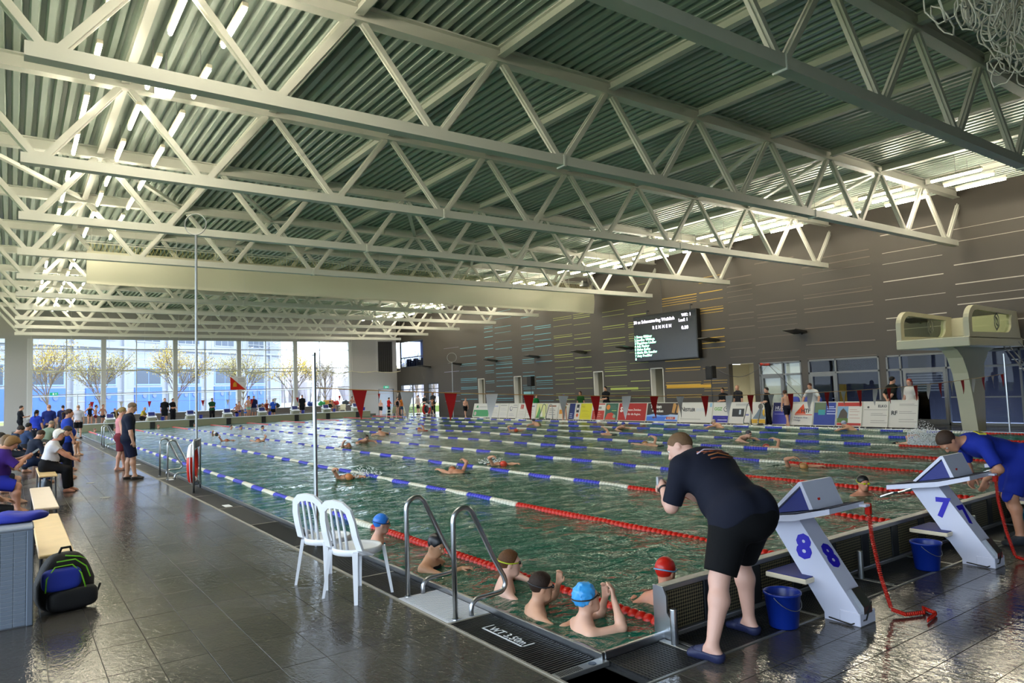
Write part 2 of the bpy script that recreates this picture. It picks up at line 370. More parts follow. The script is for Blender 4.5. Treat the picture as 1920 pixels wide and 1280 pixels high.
# ---------------------------------------------------------------- near bulkhead (perforated sheet wall)
M_mesh = bpy.data.materials.new('perforated_sheet'); M_mesh.use_nodes = True; nt = M_mesh.node_tree; p = nt.nodes['Principled BSDF']
g = nt.nodes.new('ShaderNodeTexCoord'); mp = nt.nodes.new('ShaderNodeMapping'); mp.inputs['Scale'].default_value = (55, 55, 55); mp.inputs['Rotation'].default_value = (0, PI / 4, 0)
ck = nt.nodes.new('ShaderNodeTexChecker'); ck.inputs['Scale'].default_value = 1.0; ck.inputs['Color1'].default_value = (*hexc('7C7458'), 1); ck.inputs['Color2'].default_value = (*hexc('1B1B18'), 1)
nt.links.new(g.outputs['Object'], mp.inputs[0]); nt.links.new(mp.outputs[0], ck.inputs['Vector']); nt.links.new(ck.outputs['Color'], p.inputs['Base Color']); p.inputs['Roughness'].default_value = 0.5; p.inputs['Metallic'].default_value = 0.4
bh = empty('near_bulkhead', (4.0, PY0, 0), label='low steel end wall with perforated panels behind the blocks', cat='bulkhead', kind='structure')
W = 25.0 - 4.0
b = MB(); b.bbox(0, W, -0.045, 0.05, 0.345, 0.385, 0.006); part('top_rail', b, M_steel_dull, bh)
b = MB(); b.bbox(0, W, -0.045, 0.05, -0.02, 0.03, 0.006); part('bottom_rail', b, M_steel_dull, bh)
b = MB(); b.bbox(0, W, -0.012, 0.03, 0.03, 0.345, 0.002); part('backing', b, mat('bulkhead_backing', '4A473C', 0.5, metal=.3), bh)
xk = 0.02; k = 0
pm = MB(); pm.bbox(0, 0.44, -0.028, -0.012, 0.045, 0.335, 0.003); pmm = pm.mesh('perforated_panel', M_mesh)
sm = MB(); sm.bbox(0, 0.13, -0.034, -0.008, 0.03, 0.345, 0.004); smm = sm.mesh('upright', mat('bulkhead_upright', '35383A', 0.4, metal=.5))
while xk < W - 0.6:
    link('perforated_panel', pmm, bh, (xk, 0, 0)); link('upright', smm, bh, (xk + 0.45, 0, 0)); xk += 0.595
ends = MB(); ends.prism([(-0.16, 0.0), (0.06, 0.0), (0.06, 0.385), (-0.04, 0.385), (-0.07, 0.32), (-0.07, 0.2), (-0.16, 0.1)], -0.012, 0.004, 'x'); part('end_plate', ends, M_steel, bh)
for xx in (-0.05, 2.55, 5.05, 7.55, 10.05, 12.6, 15.1, 17.6):
    q = MB(); q.lathe([(0.026, 0.0), (0.026, 0.255), (0.024, 0.26), (0, 0.26)], 14, o=(xx, -0.17, 0)); part('post', q, M_steel, bh, smooth=False)
    q = MB(); q.bbox(xx - 0.03, xx + 0.03, -0.46, -0.04, -0.0, 0.008, 0.003); part('base_plate', q, M_steel_dull, bh)

# far bulkhead
fb = empty('far_bulkhead', (0, PY1, 0), label='pale concrete starting wall across the far pool end', cat='bulkhead', kind='structure')
b = MB(); b.bbox(3.2, 24.0, 0.0, 0.9, -0.3, 0.49, 0.015); part('wall_body', b, mat('bulkhead_olive', '8A8B72', 0.5, var=0.05), fb)
b = MB(); b.bbox(3.2, 24.0, -0.01, 0.92, 0.49, 0.535, 0.008); part('coping', b, mat('white_coping', 'D8DCE2', 0.3), fb)
for k in range(8):
    b = MB(); b.bbox(5.39 + 2.5 * k - 0.16, 5.39 + 2.5 * k + 0.16, -0.04, 0.0, 0.0, 0.46, 0.01); part('recess_panel', b, mat('black_recess', '17181A', 0.5), fb)

# ---------------------------------------------------------------- roof
ceil = empty('ceiling', label='corrugated metal roof deck over the whole hall', cat='ceiling', kind='structure')
prof = []; px = XL - 0.3
while px < XW:
    prof += [(px, ZR), (px + 0.10, ZR), (px + 0.135, ZR + 0.13), (px + 0.215, ZR + 0.13), (px + 0.25, ZR)][:4]; px += 0.25
b = MB(); n = len(prof)
for y in (YB, YF): b.v += [(a, y, z) for a, z in prof]
b.f = [(i, i + 1, n + i + 1, n + i) for i in range(n - 1)]; b.mi = [0] * len(b.f)
part('roof_deck', b, M_deckmetal, ceil)
b = MB(); b.box(XL - .3, XW + .3, YB - .2, YF + .3, ZR + 0.14, ZR + 0.3); part('roof_slab', b, M_grey, ceil)
NODE_T = [-3.25 - 1.85 * 0, -0.3] and [-1.15 + 2.98 * k for k in range(11)]      # top nodes
NODE_B = [0.38 + 2.98 * k for k in range(10)]                               # bottom nodes
TY = [0.9, 5.85] + [11.0 + 4.98 * k for k in range(10)]
ZT, ZB = 8.34, 6.51
def ibeam(b, p0, p1, w, h, ax):
    (x0, y0, z0), (x1, y1, z1) = p0, p1
    t = 0.028
    if ax == 'x':
        b.box(x0, x1, y0 - w / 2, y0 + w / 2, z0, z0 + t); b.box(x0, x1, y0 - w / 2, y0 + w / 2, z0 + h - t, z0 + h); b.box(x0, x1, y0 - 0.02, y0 + 0.02, z0 + t, z0 + h - t)
    else:
        b.box(x0 - w / 2, x0 + w / 2, y0, y1, z0, z0 + t); b.box(x0 - w / 2, x0 + w / 2, y0, y1, z0 + h - t, z0 + h); b.box(x0 - 0.02, x0 + 0.02, y0, y1, z0 + t, z0 + h - t)
def hbeam(b, x0, x1, y, z0, w, h):
    """lying H: flanges upright, web level"""
    t = 0.022
    b.box(x0, x1, y - w / 2, y - w / 2 + t, z0, z0 + h); b.box(x0, x1, y + w / 2 - t, y + w / 2, z0, z0 + h); b.box(x0, x1, y - w / 2 + t, y + w / 2 - t, z0 + 0.0, z0 + t + 0.0)
tb = MB(); ibeam(tb, (XL, 0, ZT), (XW - 0.02, 0, ZT), 0.24, 0.30, 'x'); tbm = tb.mesh('top_chord', M_white)
bb = MB(); hbeam(bb, 0.08, 27.9, 0, ZB, 0.22, 0.20); bbm = bb.mesh('bottom_chord', M_white)
dl = []
for i, bx in enumerate(NODE_B):
    for s_, tx in ((-1, NODE_T[i]), (1, NODE_T[i + 1])):
        d = MB(); w = 0.13
        x0 = bx + s_ * 0.10; x1 = tx - s_ * 0.10
        v0 = Vector((x0, 0, ZB + 0.19)); v1 = Vector((x1, 0, ZT + 0.01))
        d.beam(v0, v1, 0.10, w, up=(0, 1, 0)); d.beam(v0 + Vector((0, 0, 0)), v1, 0.16, 0.03, up=(0, 1, 0))
        dl.append(d.mesh('diagonal', M_white))
gp = MB(); gp.prism([(-0.24, 0.19), (0.24, 0.19), (0.16, 0.27), (-0.16, 0.27)], -0.05, 0.05, 'y'); gpm = gp.mesh('gusset', M_white)
jt = MB(); jt.bbox(-0.035, 0.035, -0.13, 0.13, -0.03, 0.22, 0.01); jtm = jt.mesh('joint_plate', M_white)
for k, y in enumerate(TY):
    t = empty('roof_truss', (0, y, 0), label=f'white steel roof truss spanning the pool, {ORD[k]} from the camera end', cat='truss', group='white roof trusses', kind='structure')
    link('top_chord', tbm, t); link('bottom_chord', bbm, t)
    for dm_ in dl: link('diagonal', dm_, t)
    for bx in NODE_B: link('gusset', gpm, t, (bx, 0, ZB))
    link('joint_plate', jtm, t, (NODE_B[3], 0, ZB)); link('joint_plate', jtm, t, (NODE_B[6] + .4, 0, ZB))
ys = [YB] + TY + [YF]
for i, x in enumerate(NODE_T[:-1] + [-4.1]):
    for k in range(len(ys) - 1):
        b = MB(); ibeam(b, (x, ys[k] + 0.1, ZT + 0.10), (x, ys[k + 1] - 0.1, ZT + 0.10), 0.16, 0.2, 'y')
        part('purlin', b, M_white, ceil)
for (i, k) in [(0, 4), (1, 4), (2, 4), (3, 4), (5, 2), (6, 2), (7, 2), (8, 2), (4, 4), (6, 5), (8, 5), (2, 8), (5, 8)]:
    for (a, c) in ((i, i + 1),):
        b = MB(); b.beam((NODE_T[a], TY[k], ZT + 0.12), (NODE_T[c], TY[k + 1], ZT + 0.12), 0.12, 0.10); part('brace', b, M_white, ceil)

# ---------------------------------------------------------------- walls
M_wall = mat('anthracite_wall_panel', '3E3831', 0.55, var=0.03, vscale=1.0)
wr = empty('wall_right', (XW, 0, 0), label='dark grey panelled right wall with thin coloured lines', cat='wall', kind='structure')
# openings (y0,y1,ztop) from the far end to the near end
OPEN = [(43.1, 43.95, 2.72), (38.5, 39.38, 2.74), (30.36, 31.2, 2.75), (25.68, 26.6, 2.75), (20.1, 21.5, 2.72), (17.66, 19.8, 2.70), (14.25, 17.33, 2.70), (4.6, 13.98, 2.70), (49.9, 51.7, 2.6), (52.4, 56.8, 2.6)]
OPEN.sort()
def wall_pieces(y0, y1):
    segs = []; c = y0
    for a, b_, z in OPEN:
        if a > c: segs.append((c, a, 0))
        segs.append((a, b_, z)); c = b_
    if c < y1: segs.append((c, y1, 0))
    return segs
b = MB()
for a, c, z in wall_pieces(YB, YF):
    if a > 52.3:
        b.box(0, 0.3, a, c, z, 4.06); b.box(0, 0.3, a, c, 6.4, ZR + .14); continue
    b.box(0, 0.3, a, c, z, ZR + 0.14)
part('wall_body', b, M_wall, wr)
# shallow vertical panel fields
yk = [y for y in np.arange(-6, 57, 2.45)]
stripc = [('66A9B8', 35, 46), ('A9B45A', 26.5, 35), ('C9A233', 21.5, 26.5), ('6A5F52', 14.2, 21.5), ('B9B2A6', -2, 14.2), ('8A86A0', 46, 52)]
unit = MB(); unit.box(0, 1, 0, 1, 0, 1)
sms = {}
def strip(c, y, L_, z, h=0.03):
    if c not in sms: sms[c] = unit.mesh('strip', mat('strip_' + c, c, 0.5))  # each strip is plain coloured trim and does not glow
    link('strip', sms[c], wr, (-0.012, y, z), scale=(0.012, L_, h))
ns_ = 0
pan = [(46.6, 49.0), (44.1, 46.5), (41.8, 43.0), (39.5, 41.6), (37, 38.4), (35.1, 36.9), (33.0, 34.9), (31.3, 32.9), (28.4, 30.3), (26.7, 28.2), (23.2, 25.6), (21.6, 23.1), (19.9, 21.4), (17.7, 19.8), (14.3, 17.4), (11.6, 13.9), (8.7, 11.3), (5.5, 8.5), (2.5, 5.3)]
for (a, c) in pan:
    mid = (a + c) / 2
    for colr, y0, y1 in stripc:
        if y0 <= mid < y1: cc = colr
    z = 0.9 + rng.uniform(0, .3); cnt = 0
    while z < 7.6 and ns_ < 290:
        dens = 0.36 if 20 < mid < 46 else 0.42
        op = [o for o in OPEN if o[0] < mid < o[1] and z < o[2] + 0.05]
        if not op and rng.rand() < (0.95 if z < 6.5 else 0.6):
            if mid > 46 and z > 2.2 and rng.rand() < .6: z += .4; continue
            strip(cc, a + rng.uniform(0, 0.05), c - a - 0.08, z, 0.018 if rng.rand() < .6 else 0.035); ns_ += 1
        z += dens * rng.choice([.35, .7, 1.1, 1.7])
strip('C99A1C', 22.6, 2.9, 1.62, 0.16); strip('A8B452', 27.6, 2.2, 1.62, 0.12); strip('7FAEB4', 37.2, 1.1, 1.5, 0.16)
# white framed niches
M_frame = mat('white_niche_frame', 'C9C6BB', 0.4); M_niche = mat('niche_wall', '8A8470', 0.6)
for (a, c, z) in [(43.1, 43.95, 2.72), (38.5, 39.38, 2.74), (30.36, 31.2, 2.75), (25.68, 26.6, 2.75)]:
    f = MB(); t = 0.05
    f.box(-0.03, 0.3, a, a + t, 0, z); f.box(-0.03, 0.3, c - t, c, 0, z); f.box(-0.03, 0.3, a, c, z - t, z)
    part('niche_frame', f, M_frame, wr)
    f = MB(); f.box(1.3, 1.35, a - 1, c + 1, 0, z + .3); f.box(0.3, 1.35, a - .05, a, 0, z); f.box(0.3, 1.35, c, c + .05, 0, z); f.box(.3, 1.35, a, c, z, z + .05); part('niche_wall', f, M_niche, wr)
    f = MB(); f.box(1.15, 1.3, a + 0.2, c + .5, 0, 1.9); part('niche_door', f, mat('niche_grey_door', '55524A', 0.5), wr)  # door in one even grey-brown
f = MB(); f.box(1.6, 1.65, 19.6, 22, 0, 3.0); f.box(.3, 1.6, 20.05, 20.1, 0, 2.7); f.box(.3, 1.6, 21.5, 21.55, 0, 2.7); f.box(.3, 1.6, 20, 21.6, 2.72, 2.77); part('recess_wall', f, mat('beige_recess', 'A39878', 0.6), wr)
# glazed door sets
def glass_mat(name, tint, refl_rough=0.0, ior=1.5, extra=0.0):
    m = bpy.data.materials.new(name); m.use_nodes = True; nt = m.node_tree; nt.nodes.clear(); N = nt.nodes.new; L = nt.links.new
    o = N('ShaderNodeOutputMaterial'); f = N('ShaderNodeFresnel'); f.inputs['IOR'].default_value = ior; t = N('ShaderNodeBsdfTransparent'); t.inputs['Color'].default_value = (*tint, 1)
    g = N('ShaderNodeBsdfGlossy'); g.inputs['Roughness'].default_value = refl_rough; x = N('ShaderNodeMixShader'); ge = N('ShaderNodeNewGeometry'); mm = N('ShaderNodeMath'); mm.operation = 'MULTIPLY'; iv = N('ShaderNodeMath'); iv.operation = 'SUBTRACT'; iv.inputs[0].default_value = 1.0
    L(ge.outputs['Backfacing'], iv.inputs[1]); L(f.outputs[0], mm.inputs[0]); L(iv.outputs[0], mm.inputs[1]); L(mm.outputs[0], x.inputs[0]); L(t.outputs[0], x.inputs[1]); L(g.outputs[0], x.inputs[2]); L(x.outputs[0], o.inputs[0])
    return m
G_clear = glass_mat('clear_glass', (0.93, 0.97, 1.0)); G_dark = glass_mat('tinted_glass', (0.5, 0.55, 0.68), ior=1.28)
def door_set(idx, y0, y1, ztop, posts, door, label, backing, bright=None):
    d = empty(f'door_{idx}', (XW, 0, 0), label=label, cat='glass door', kind='structure')
    f = MB(); t = 0.07
    for yy in [y0, y1 - t] + posts: f.bbox(-0.02, 0.10, yy, yy + t, 0, ztop, 0.005)
    f.bbox(-0.02, 0.10, y0, y1, ztop - t, ztop, 0.005); f.bbox(-0.02, .10, y0, y1, 2.08, 2.16, 0.005); f.bbox(-0.02, .10, y0, y1, 0, 0.1, 0.005)
    part('door_frame', f, M_grey, d)
    ps = sorted([y0] + posts + [y1])
    for a, c in zip(ps[:-1], ps[1:]):
        g = MB(); g.box(0.04, 0.05, a + .05, c - 0.0, 0.1, 2.1); part('pane', g, G_clear if idx == 1 else G_dark, d)
        g = MB(); g.box(0.04, 0.05, a + .05, c - 0.0, 2.16, ztop - .05); part('pane', g, G_clear if idx == 1 else G_dark, d)
    a, c = door
    f = MB(); s = 0.11
    f.bbox(-0.03, 0.06, a, a + s, 0.03, 2.08, 0.004); f.bbox(-0.03, .06, c - s, c, 0.03, 2.08, 0.004); f.bbox(-0.03, .06, a + s, c - s, 1.97, 2.08, 0.004); f.bbox(-.03, .06, a + s, c - s, 0.03, 0.2, 0.004)
    lf = part('door_leaf', f, M_grey, d)
    h = MB(); h.tube([(-0.03, a + 0.06, 1.03), (-0.07, a + 0.06, 1.03), (-0.075, a + 0.19, 1.03)], 0.010, 8); part('handle', h, M_steel, lf)
    k = MB(); k.box(1.8, 1.85, y0 - 1, y1 + 1, 0, 3); k.box(.3, 1.8, y0 - .05, y0, 0, 3); k.box(.3, 1.8, y1, y1 + .05, 0, 3); k.box(.3, 1.85, y0, y1, 2.75, 2.8)
    part('room_behind', k, backing, d)
    return d
B_bright = mat('lit_blind', 'C9C3AC', 0.7); B_dark = mat('dim_room', '2A2A30', 0.7); B_mid = mat('mid_room', '3A3A42', 0.7)
d1 = door_set(1, 17.66, 19.8, 2.70, [18.55], (18.6, 19.7), 'glazed door set with pale blinds on the right wall', B_mid)
bl = MB(); bl.box(0.12, 0.14, 17.7, 18.5, 0.1, 2.6); bl.box(.12, .14, 18.62, 19.7, 0.1, 2.6); part('blind', bl, B_bright, d1)
d2 = door_set(2, 14.25, 17.33, 2.70, [16.05], (16.1, 17.25), 'dark glazed door set with a yellow shape behind the glass', B_dark)
bl = MB(); bl.box(0.9, 0.95, 16.2, 16.6, 0.1, 1.6); part('yellow_sheet', bl, mat('yellow_sheet', 'B98A12', 0.6), d2)
d3 = door_set(3, 4.6, 13.98, 2.70, [13.4, 11.75, 9.4, 7.0], (11.8, 13.35), 'wide dark glass door front behind the diving platform', B_mid)
bl = MB()
for k in range(7): bl.box(0.9, 0.93, 12.2, 13.9, 1.25 + 0.1 * k, 1.31 + 0.1 * k)
tag(part('louver_blind', bl, B_bright, d3), kind='stuff')
bl = MB(); bl.box(-0.03, 0.03, 4.7, 11.7, 1.0, 1.05); part('push_rail', bl, M_grey, d3)
# far-right glass
d4 = empty('window_9', (XW, 0, 0), label='blue lit upper window at the far end of the right wall', cat='window', kind='structure')
f = MB(); f.box(0, .1, 52.4, 56.8, 4.06, 4.14); f.box(0, .1, 52.4, 56.8, 6.32, 6.4); f.box(0, .1, 52.4, 52.5, 4.06, 6.4); f.box(0, .1, 56.7, 56.8, 4.06, 6.4); f.box(0, .1, 52.4, 56.8, 4.9, 4.97); part('window_frame', f, M_dark, d4)
f = MB(); f.box(.05, .06, 52.5, 56.7, 4.1, 6.3); part('pane', f, G_dark, d4)
f = MB(); f.box(2.4, 2.45, 51, 57.4, 3.9, 6.6); f.box(.3, 2.4, 51, 57.4, 3.98, 4.05); f.box(.3, 2.4, 51, 57.4, 6.5, 6.55); part('room_behind', f, mat('blue_room', '59638A', 0.6), d4)
f = MB()
for k in range(9): f.bbox(0.5, 0.9, 52.7 + k * 0.45, 53.0 + k * 0.45, 4.05, 4.55 + 0.15 * (k % 3), 0.05)
tag(part('gym_machines', f, M_dark, d4), kind='stuff')
for idx, (a, c) in enumerate([(52.4, 56.8), (49.9, 51.7)]):
    d = empty(f'window_{10 + idx}', (XW, 0, 0), label=['bright glass door opening in the far right corner', 'narrow bright glass opening beside the far corner pillar'][idx], cat='window', kind='structure')
    f = MB(); f.box(0, .1, a, a + .1, 0, 2.6); f.box(0, .1, c - .1, c, 0, 2.6); f.box(0, .1, a, c, 2.5, 2.6); f.box(0, .1, a, c, 2.1, 2.16); 
    if idx == 0: f.box(0, .1, 54.5, 54.6, 0, 2.6)
    part('window_frame', f, M_dark, d); f = MB(); f.box(.05, .06, a + .1, c - .1, 0, 2.5); part('pane', f, G_clear, d)
gl_ = MB(); gl_.box(-90, XL - .3, -60, 120, -.3, -.02); tag(part('ground_left', gl_, mat('side_lawn', '6F7A52', .9, var=.2, vscale=.3)), label='lawn outside the glazed left wall', cat='lawn', kind='structure')
ground_e = MB(); ground_e.box(XW + .3, XW + 14, 45, YF + 6, -0.3, -0.02); tag(part('ground_beside', ground_e, mat('pale_paving', 'A7A49C', 0.7)), label='pale paved yard outside the far right corner', cat='ground', kind='structure')

# left and back walls, mostly glazed
wlft = empty('wall_left', (XL, 0, 0), label='glazed left wall with white posts', cat='wall', kind='structure')
b = MB(); b.box(-0.3, 0, YB, YF, -0.3, 0.4); b.box(-0.3, 0, YB, YF, 6.6, ZR + .14); part('wall_body', b, mat('pale_wall', 'B9B9B6', 0.6), wlft)
for k in range(15):
    b = MB(); b.bbox(-0.25, -0.05, YB + 4.5 * k, YB + 4.5 * k + 0.25, 0.4, 6.6, 0.01); part('post', b, M_plastic, wlft)
b = MB(); b.box(-0.16, -0.15, YB, YF, 0.4, 6.6); part('pane', b, G_clear, wlft)
wb = MB(); wb.box(XL, XW, YB - .3, YB, -0.3, ZR + .14); tag(part('wall_back', wb, mat('pale_wall', 'B9B9B6', 0.6)), label='plain pale back wall behind the camera', cat='wall', kind='structure')

# far wall: panel left, windows, panel right
M_far = mat('pale_grey_far_wall', 'A9A6A2', 0.6, var=0.03)
wf = empty('wall_far', (0, YF, 0), label='pale grey far end wall framing the tall windows', cat='wall', kind='structure')
b = MB(); b.box(-0.43, 0.83, 0, 0.3, -.3, ZR + .14); b.box(0.83, 23.85, 0, .3, 6.42, ZR + .14); b.box(23.85, 26.5, 0, .3, -.3, ZR + .14); b.box(27.9, XW, 0, .3, -.3, ZR + .14); b.box(26.5, 27.9, 0, .3, 6.5, ZR + .14); b.box(26.5, 27.9, 0, .3, 2.2, 3.75)
b.box(.83, 23.85, 0, .3, -.3, 0.9); b.box(XL, -0.43, 0, .3, 6.42, ZR + .14); b.box(XL, -.43, 0, .3, -.3, .6)
part('wall_body', b, M_far, wf)
b = MB()
for k in range(36): b.box(26.52, 27.88, 0.05, 0.1, 3.76 + k * 0.077, 3.79 + k * 0.077)
for k in range(8): b.box(26.5 + k * 0.2, 26.53 + k * 0.2, 0.03, 0.06, 3.75, 6.5)
tag(part('grille', b, mat('dark_grille', '45413C', 0.6), wf), kind='stuff')
b = MB(); b.box(26.5, 27.9, .12, .15, 3.75, 6.5); part('grille_backing', b, mat('grille_back', '24221F', 0.8), wf)
wx = [0.83, 5.16, 9.84, 14.45, 18.94, 23.85]
M_mull = mat('pale_mullion', 'BEBCB8', 0.45)
for k in range(5):
    a, c = wx[k], wx[k + 1]
    w = empty(f'window_{k + 1}', (0, YF, 0), label=f'tall far window bay, {["leftmost", "second from left", "middle", "second from right", "rightmost"][k]}', cat='window', kind='structure')
    f = MB(); f.bbox(a - 0.02, a + 0.30, -0.06, 0.2, 0.9, 6.42, 0.02); part('mullion', f, M_mull, w)
    if k == 4: f = MB(); f.bbox(c - .12, c + .12, -0.06, .2, .9, 6.42, .02); part('mullion', f, M_mull, w)
    for z in (2.55, 4.2, 5.72):
        f = MB(); f.bbox(a + 0.3, c, 0.02, 0.10, z - 0.03, z + 0.03, 0.005); part('transom', f, M_mull, w)
    f = MB(); f.bbox(a + 2.2, a + 2.26, 0.03, 0.1, 0.9, 6.42, 0.005); part('transom', f, M_mull, w)
    for z0, z1 in ((0.9, 2.55), (2.55, 4.2), (4.2, 5.72), (5.72, 6.42)):
        g = MB(); g.box(a + .25, c, 0.06, 0.07, z0, z1); part('pane', g, G_clear, w)
w = empty('window_6', (0, YF, 0), label='glass strip left of the pale far panel', cat='window', kind='structure')
g = MB(); g.box(XL, -.43, .06, .07, .6, 6.42); part('pane', g, G_clear, w)
for z in (3.2, 4.2, 4.6, 5.0, 5.6):
    f = MB(); f.box(XL, -.43, .02, .1, z, z + .05); part('transom', f, M_mull, w)
# door in the far right panel and exit signs
dd = empty('door_4', (0, YF, 0), label='open white door in the far wall right of the windows', cat='door', kind='structure')
f = MB(); f.box(26.45, 26.5, -0.03, .3, 0, 2.2); f.box(27.9, 27.95, -.03, .3, 0, 2.2); f.box(26.45, 27.95, -.03, .3, 2.2, 2.26); part('door_frame', f, M_grey, dd)
f = MB(); f.bbox(26.5, 27.88, 0.02, .06, 0.02, 2.18, 0.004); part('door_leaf', f, mat('pale_blue_door', 'B9C4D6', 0.4), dd)
M_exit = mat('exit_sign_green', '2E9C78', 0.4, emit=0.6)
for nm, lc, lab in (('exit_sign', (27.2, YF - 0.025, 2.42), 'small green exit sign over the far right door'), ('exit_sign', (2.35, YF - 0.01, 2.62), 'small green exit sign at the left end of the far windows')):
    e = MB(); e.bbox(-0.25, 0.25, -0.03, 0.03, -0.11, 0.11, 0.008); eo = part(nm, e, M_exit, loc=lc); tag(eo, label=lab, cat='exit sign')
    e = MB(); e.box(-0.07, -0.02, -0.035, -0.03, -0.07, 0.06); e.box(0.04, 0.16, -0.035, -0.03, -0.015, 0.015); part('pictogram', e, mat('white_pictogram', 'F0FFF8', .5, emit=.8), eo)
portal('portal_far', (12, YF - 0.2, 3.6), (-PI / 2, 0, 0), 24, 5.6)
portal('portal_left', (XL + 0.2, 24, 3.5), (0, -PI / 2, 0), 6.4, 66)
# ---------------------------------------------------------------- strip lights
def emit_mat(name, col, s):
    m = bpy.data.materials.new(name); m.use_nodes = True; p = m.node_tree.nodes['Principled BSDF']
    p.inputs['Base Color'].default_value = (0.9, 0.9, 0.88, 1); p.inputs['Emission Color'].default_value = (*col, 1); p.inputs['Emission Strength'].default_value = s
    return m
M_tube = emit_mat('warm_fluorescent_tube', (1.0, 0.90, 0.70), TUBE)
M_house = mat('lamp_housing', 'CFC9B4', 0.45)
h = MB(); h.bbox(-0.05, 0.05, -0.73, 0.73, 0.0, 0.075, 0.01); hm = h.mesh('lamp_housing', M_house)
h = MB(); h.lathe([(0.034, -0.70), (0.034, 0.70)], 8, o=(0, 0, -0.035), ax='y'); tbm_ = h.mesh('lamp_tube', M_tube)
h = MB(); h.tube([(0, 0, 0.07), (0, 0, 0.64)], 0.008, 5); hw = h.mesh('hanger', M_steel_dull)
def strip_light(x, y, side, row, n):
    o = empty('strip_light', (x, y, 8.0), label=f'ceiling strip light, {row} row along the {side}, {ORD[n - 1]} counted from the camera', cat='lamp', group=f'strip lights along the {side}, {row} row')
    link('lamp_housing', hm, o); link('lamp_tube', tbm_, o); link('hanger', hw, o)
for k in [q for q in range(-1, 20) if q != 9]:
    for x, row in ((23.6, 'poolward'), (24.5, 'middle'), (25.42, 'wallward')): strip_light(x, 9.15 + 2.33 * k, 'right wall', row, k + 2)
for k in [q for q in range(-1, 19) if q != 9]:
    for x, row in ((1.15, 'leftmost'), (2.07, 'middle'), (2.9, 'poolward')): strip_light(x, 9.15 + 2.45 * k, 'left deck', row, k + 2)

# ---------------------------------------------------------------- rolled curtain hanging across the hall
M_curt = mat('cream_curtain', 'D8D6BE', 0.5, var=0.03, vscale=.5)
cu = empty('divider_curtain', (0, 30.55, 0), label='long cream divider curtain hanging under the trusses', cat='curtain')
nx_, nz_ = 140, 10; vs = []; fs = []
for side in (0, 1):
    for j in range(nz_ + 1):
        for i in range(nx_ + 1):
            x = 2.24 + 25.7 * i / nx_; s = j / nz_
            zt, zb = 7.68 - 0.14 * i / nx_, 6.42 - 0.26 * i / nx_
            z = zt + (zb - zt) * s; w = 0.03 * math.sin(x * 2.1) * s + 0.05 * math.sin(3.2 * (i / nx_) ** 3 * 6 + s * 2.2) * s
            bul = 0.10 * math.sin(PI * s)
            vs.append((x, w - 0.02 - bul if side == 0 else w + 0.02 + bul * .5, z))
B0 = (nx_ + 1) * (nz_ + 1)
for side in (0, 1):
    for j in range(nz_):
        for i in range(nx_):
            a = side * B0 + j * (nx_ + 1) + i; q = (a, a + 1, a + nx_ + 2, a + nx_ + 1); fs.append(q if side else q[::-1])
for i in range(nx_):
    for j in (0, nz_):
        a = j * (nx_ + 1) + i; fs.append((a, a + 1, B0 + a + 1, B0 + a))
b = MB(); b.add(vs, fs); part('curtain_sheet', b, M_curt, cu, smooth=True)
b = MB(); b.tube([(2.2, 0, 7.98), (28.0, 0, 7.85)], 0.03, 6); b.tube([(2.2, 0, 8.06), (28.0, 0, 7.95)], 0.02, 6)
for k in range(18): b.tube([(2.4 + 1.48 * k, 0, 7.6), (2.4 + 1.48 * k, 0, 8.66)], 0.012, 5)
part('curtain_rail', b, M_white, cu)
b = MB()
for k in range(190):
    x = 2.3 + 25.5 * k / 190
    b.tube([(x, 0, 7.66 - 0.14 * k / 190), (x + 0.09, 0.03, 7.98 - 0.13 * k / 190)], 0.006, 3, cap=False); b.tube([(x + .13, 0, 7.66 - 0.14 * k / 190), (x + 0.04, -0.03, 7.98 - 0.13 * k / 190)], 0.006, 3, cap=False)
tag(part('netting', b, mat('yellow_netting', 'C9BE6A', .7), cu), kind='stuff')
b = MB(); b.bbox(27.0, 27.5, -.15, .15, 7.72, 7.95, .02); b.lathe([(.09, 0), (.09, .35)], 10, o=(27.1, .0, 7.98), ax='x'); part('winch_motor', b, M_steel_dull, cu)

# gathered ball net across the far end
bn = empty('ball_net', (0, 56.2, 0), label='gathered pale ball net sagging across the far windows', cat='net')
b = MB()
for k in range(12):
    x0, x1 = 1.0 + 2.25 * k, 1.0 + 2.25 * (k + 1)
    zz = 4.32 - 0.045 * k * 1.0
    for q in range(5):
        b.tube([(x0 + (x1 - x0) * t / 8, rng.uniform(-.05, .05), zz - 0.045 - (0.14 + .12 * q / 4) * math.sin(PI * t / 8) * (1 if k % 3 == 0 else .45) + rng.uniform(-.02, .02)) for t in range(9)], 0.012, 4, cap=False)
tag(part('netting', b, mat('pale_netting', 'CFC9A8', .8), bn), kind='stuff')
b = MB()
for k in range(13):
    b = MB(); b.tube([(1.0 + 2.25 * k, 0, 4.32 - 0.045 * k), (1.0 + 2.25 * k, 0, 8.64)], 0.008, 4); part('net_cord', b, M_white, bn)

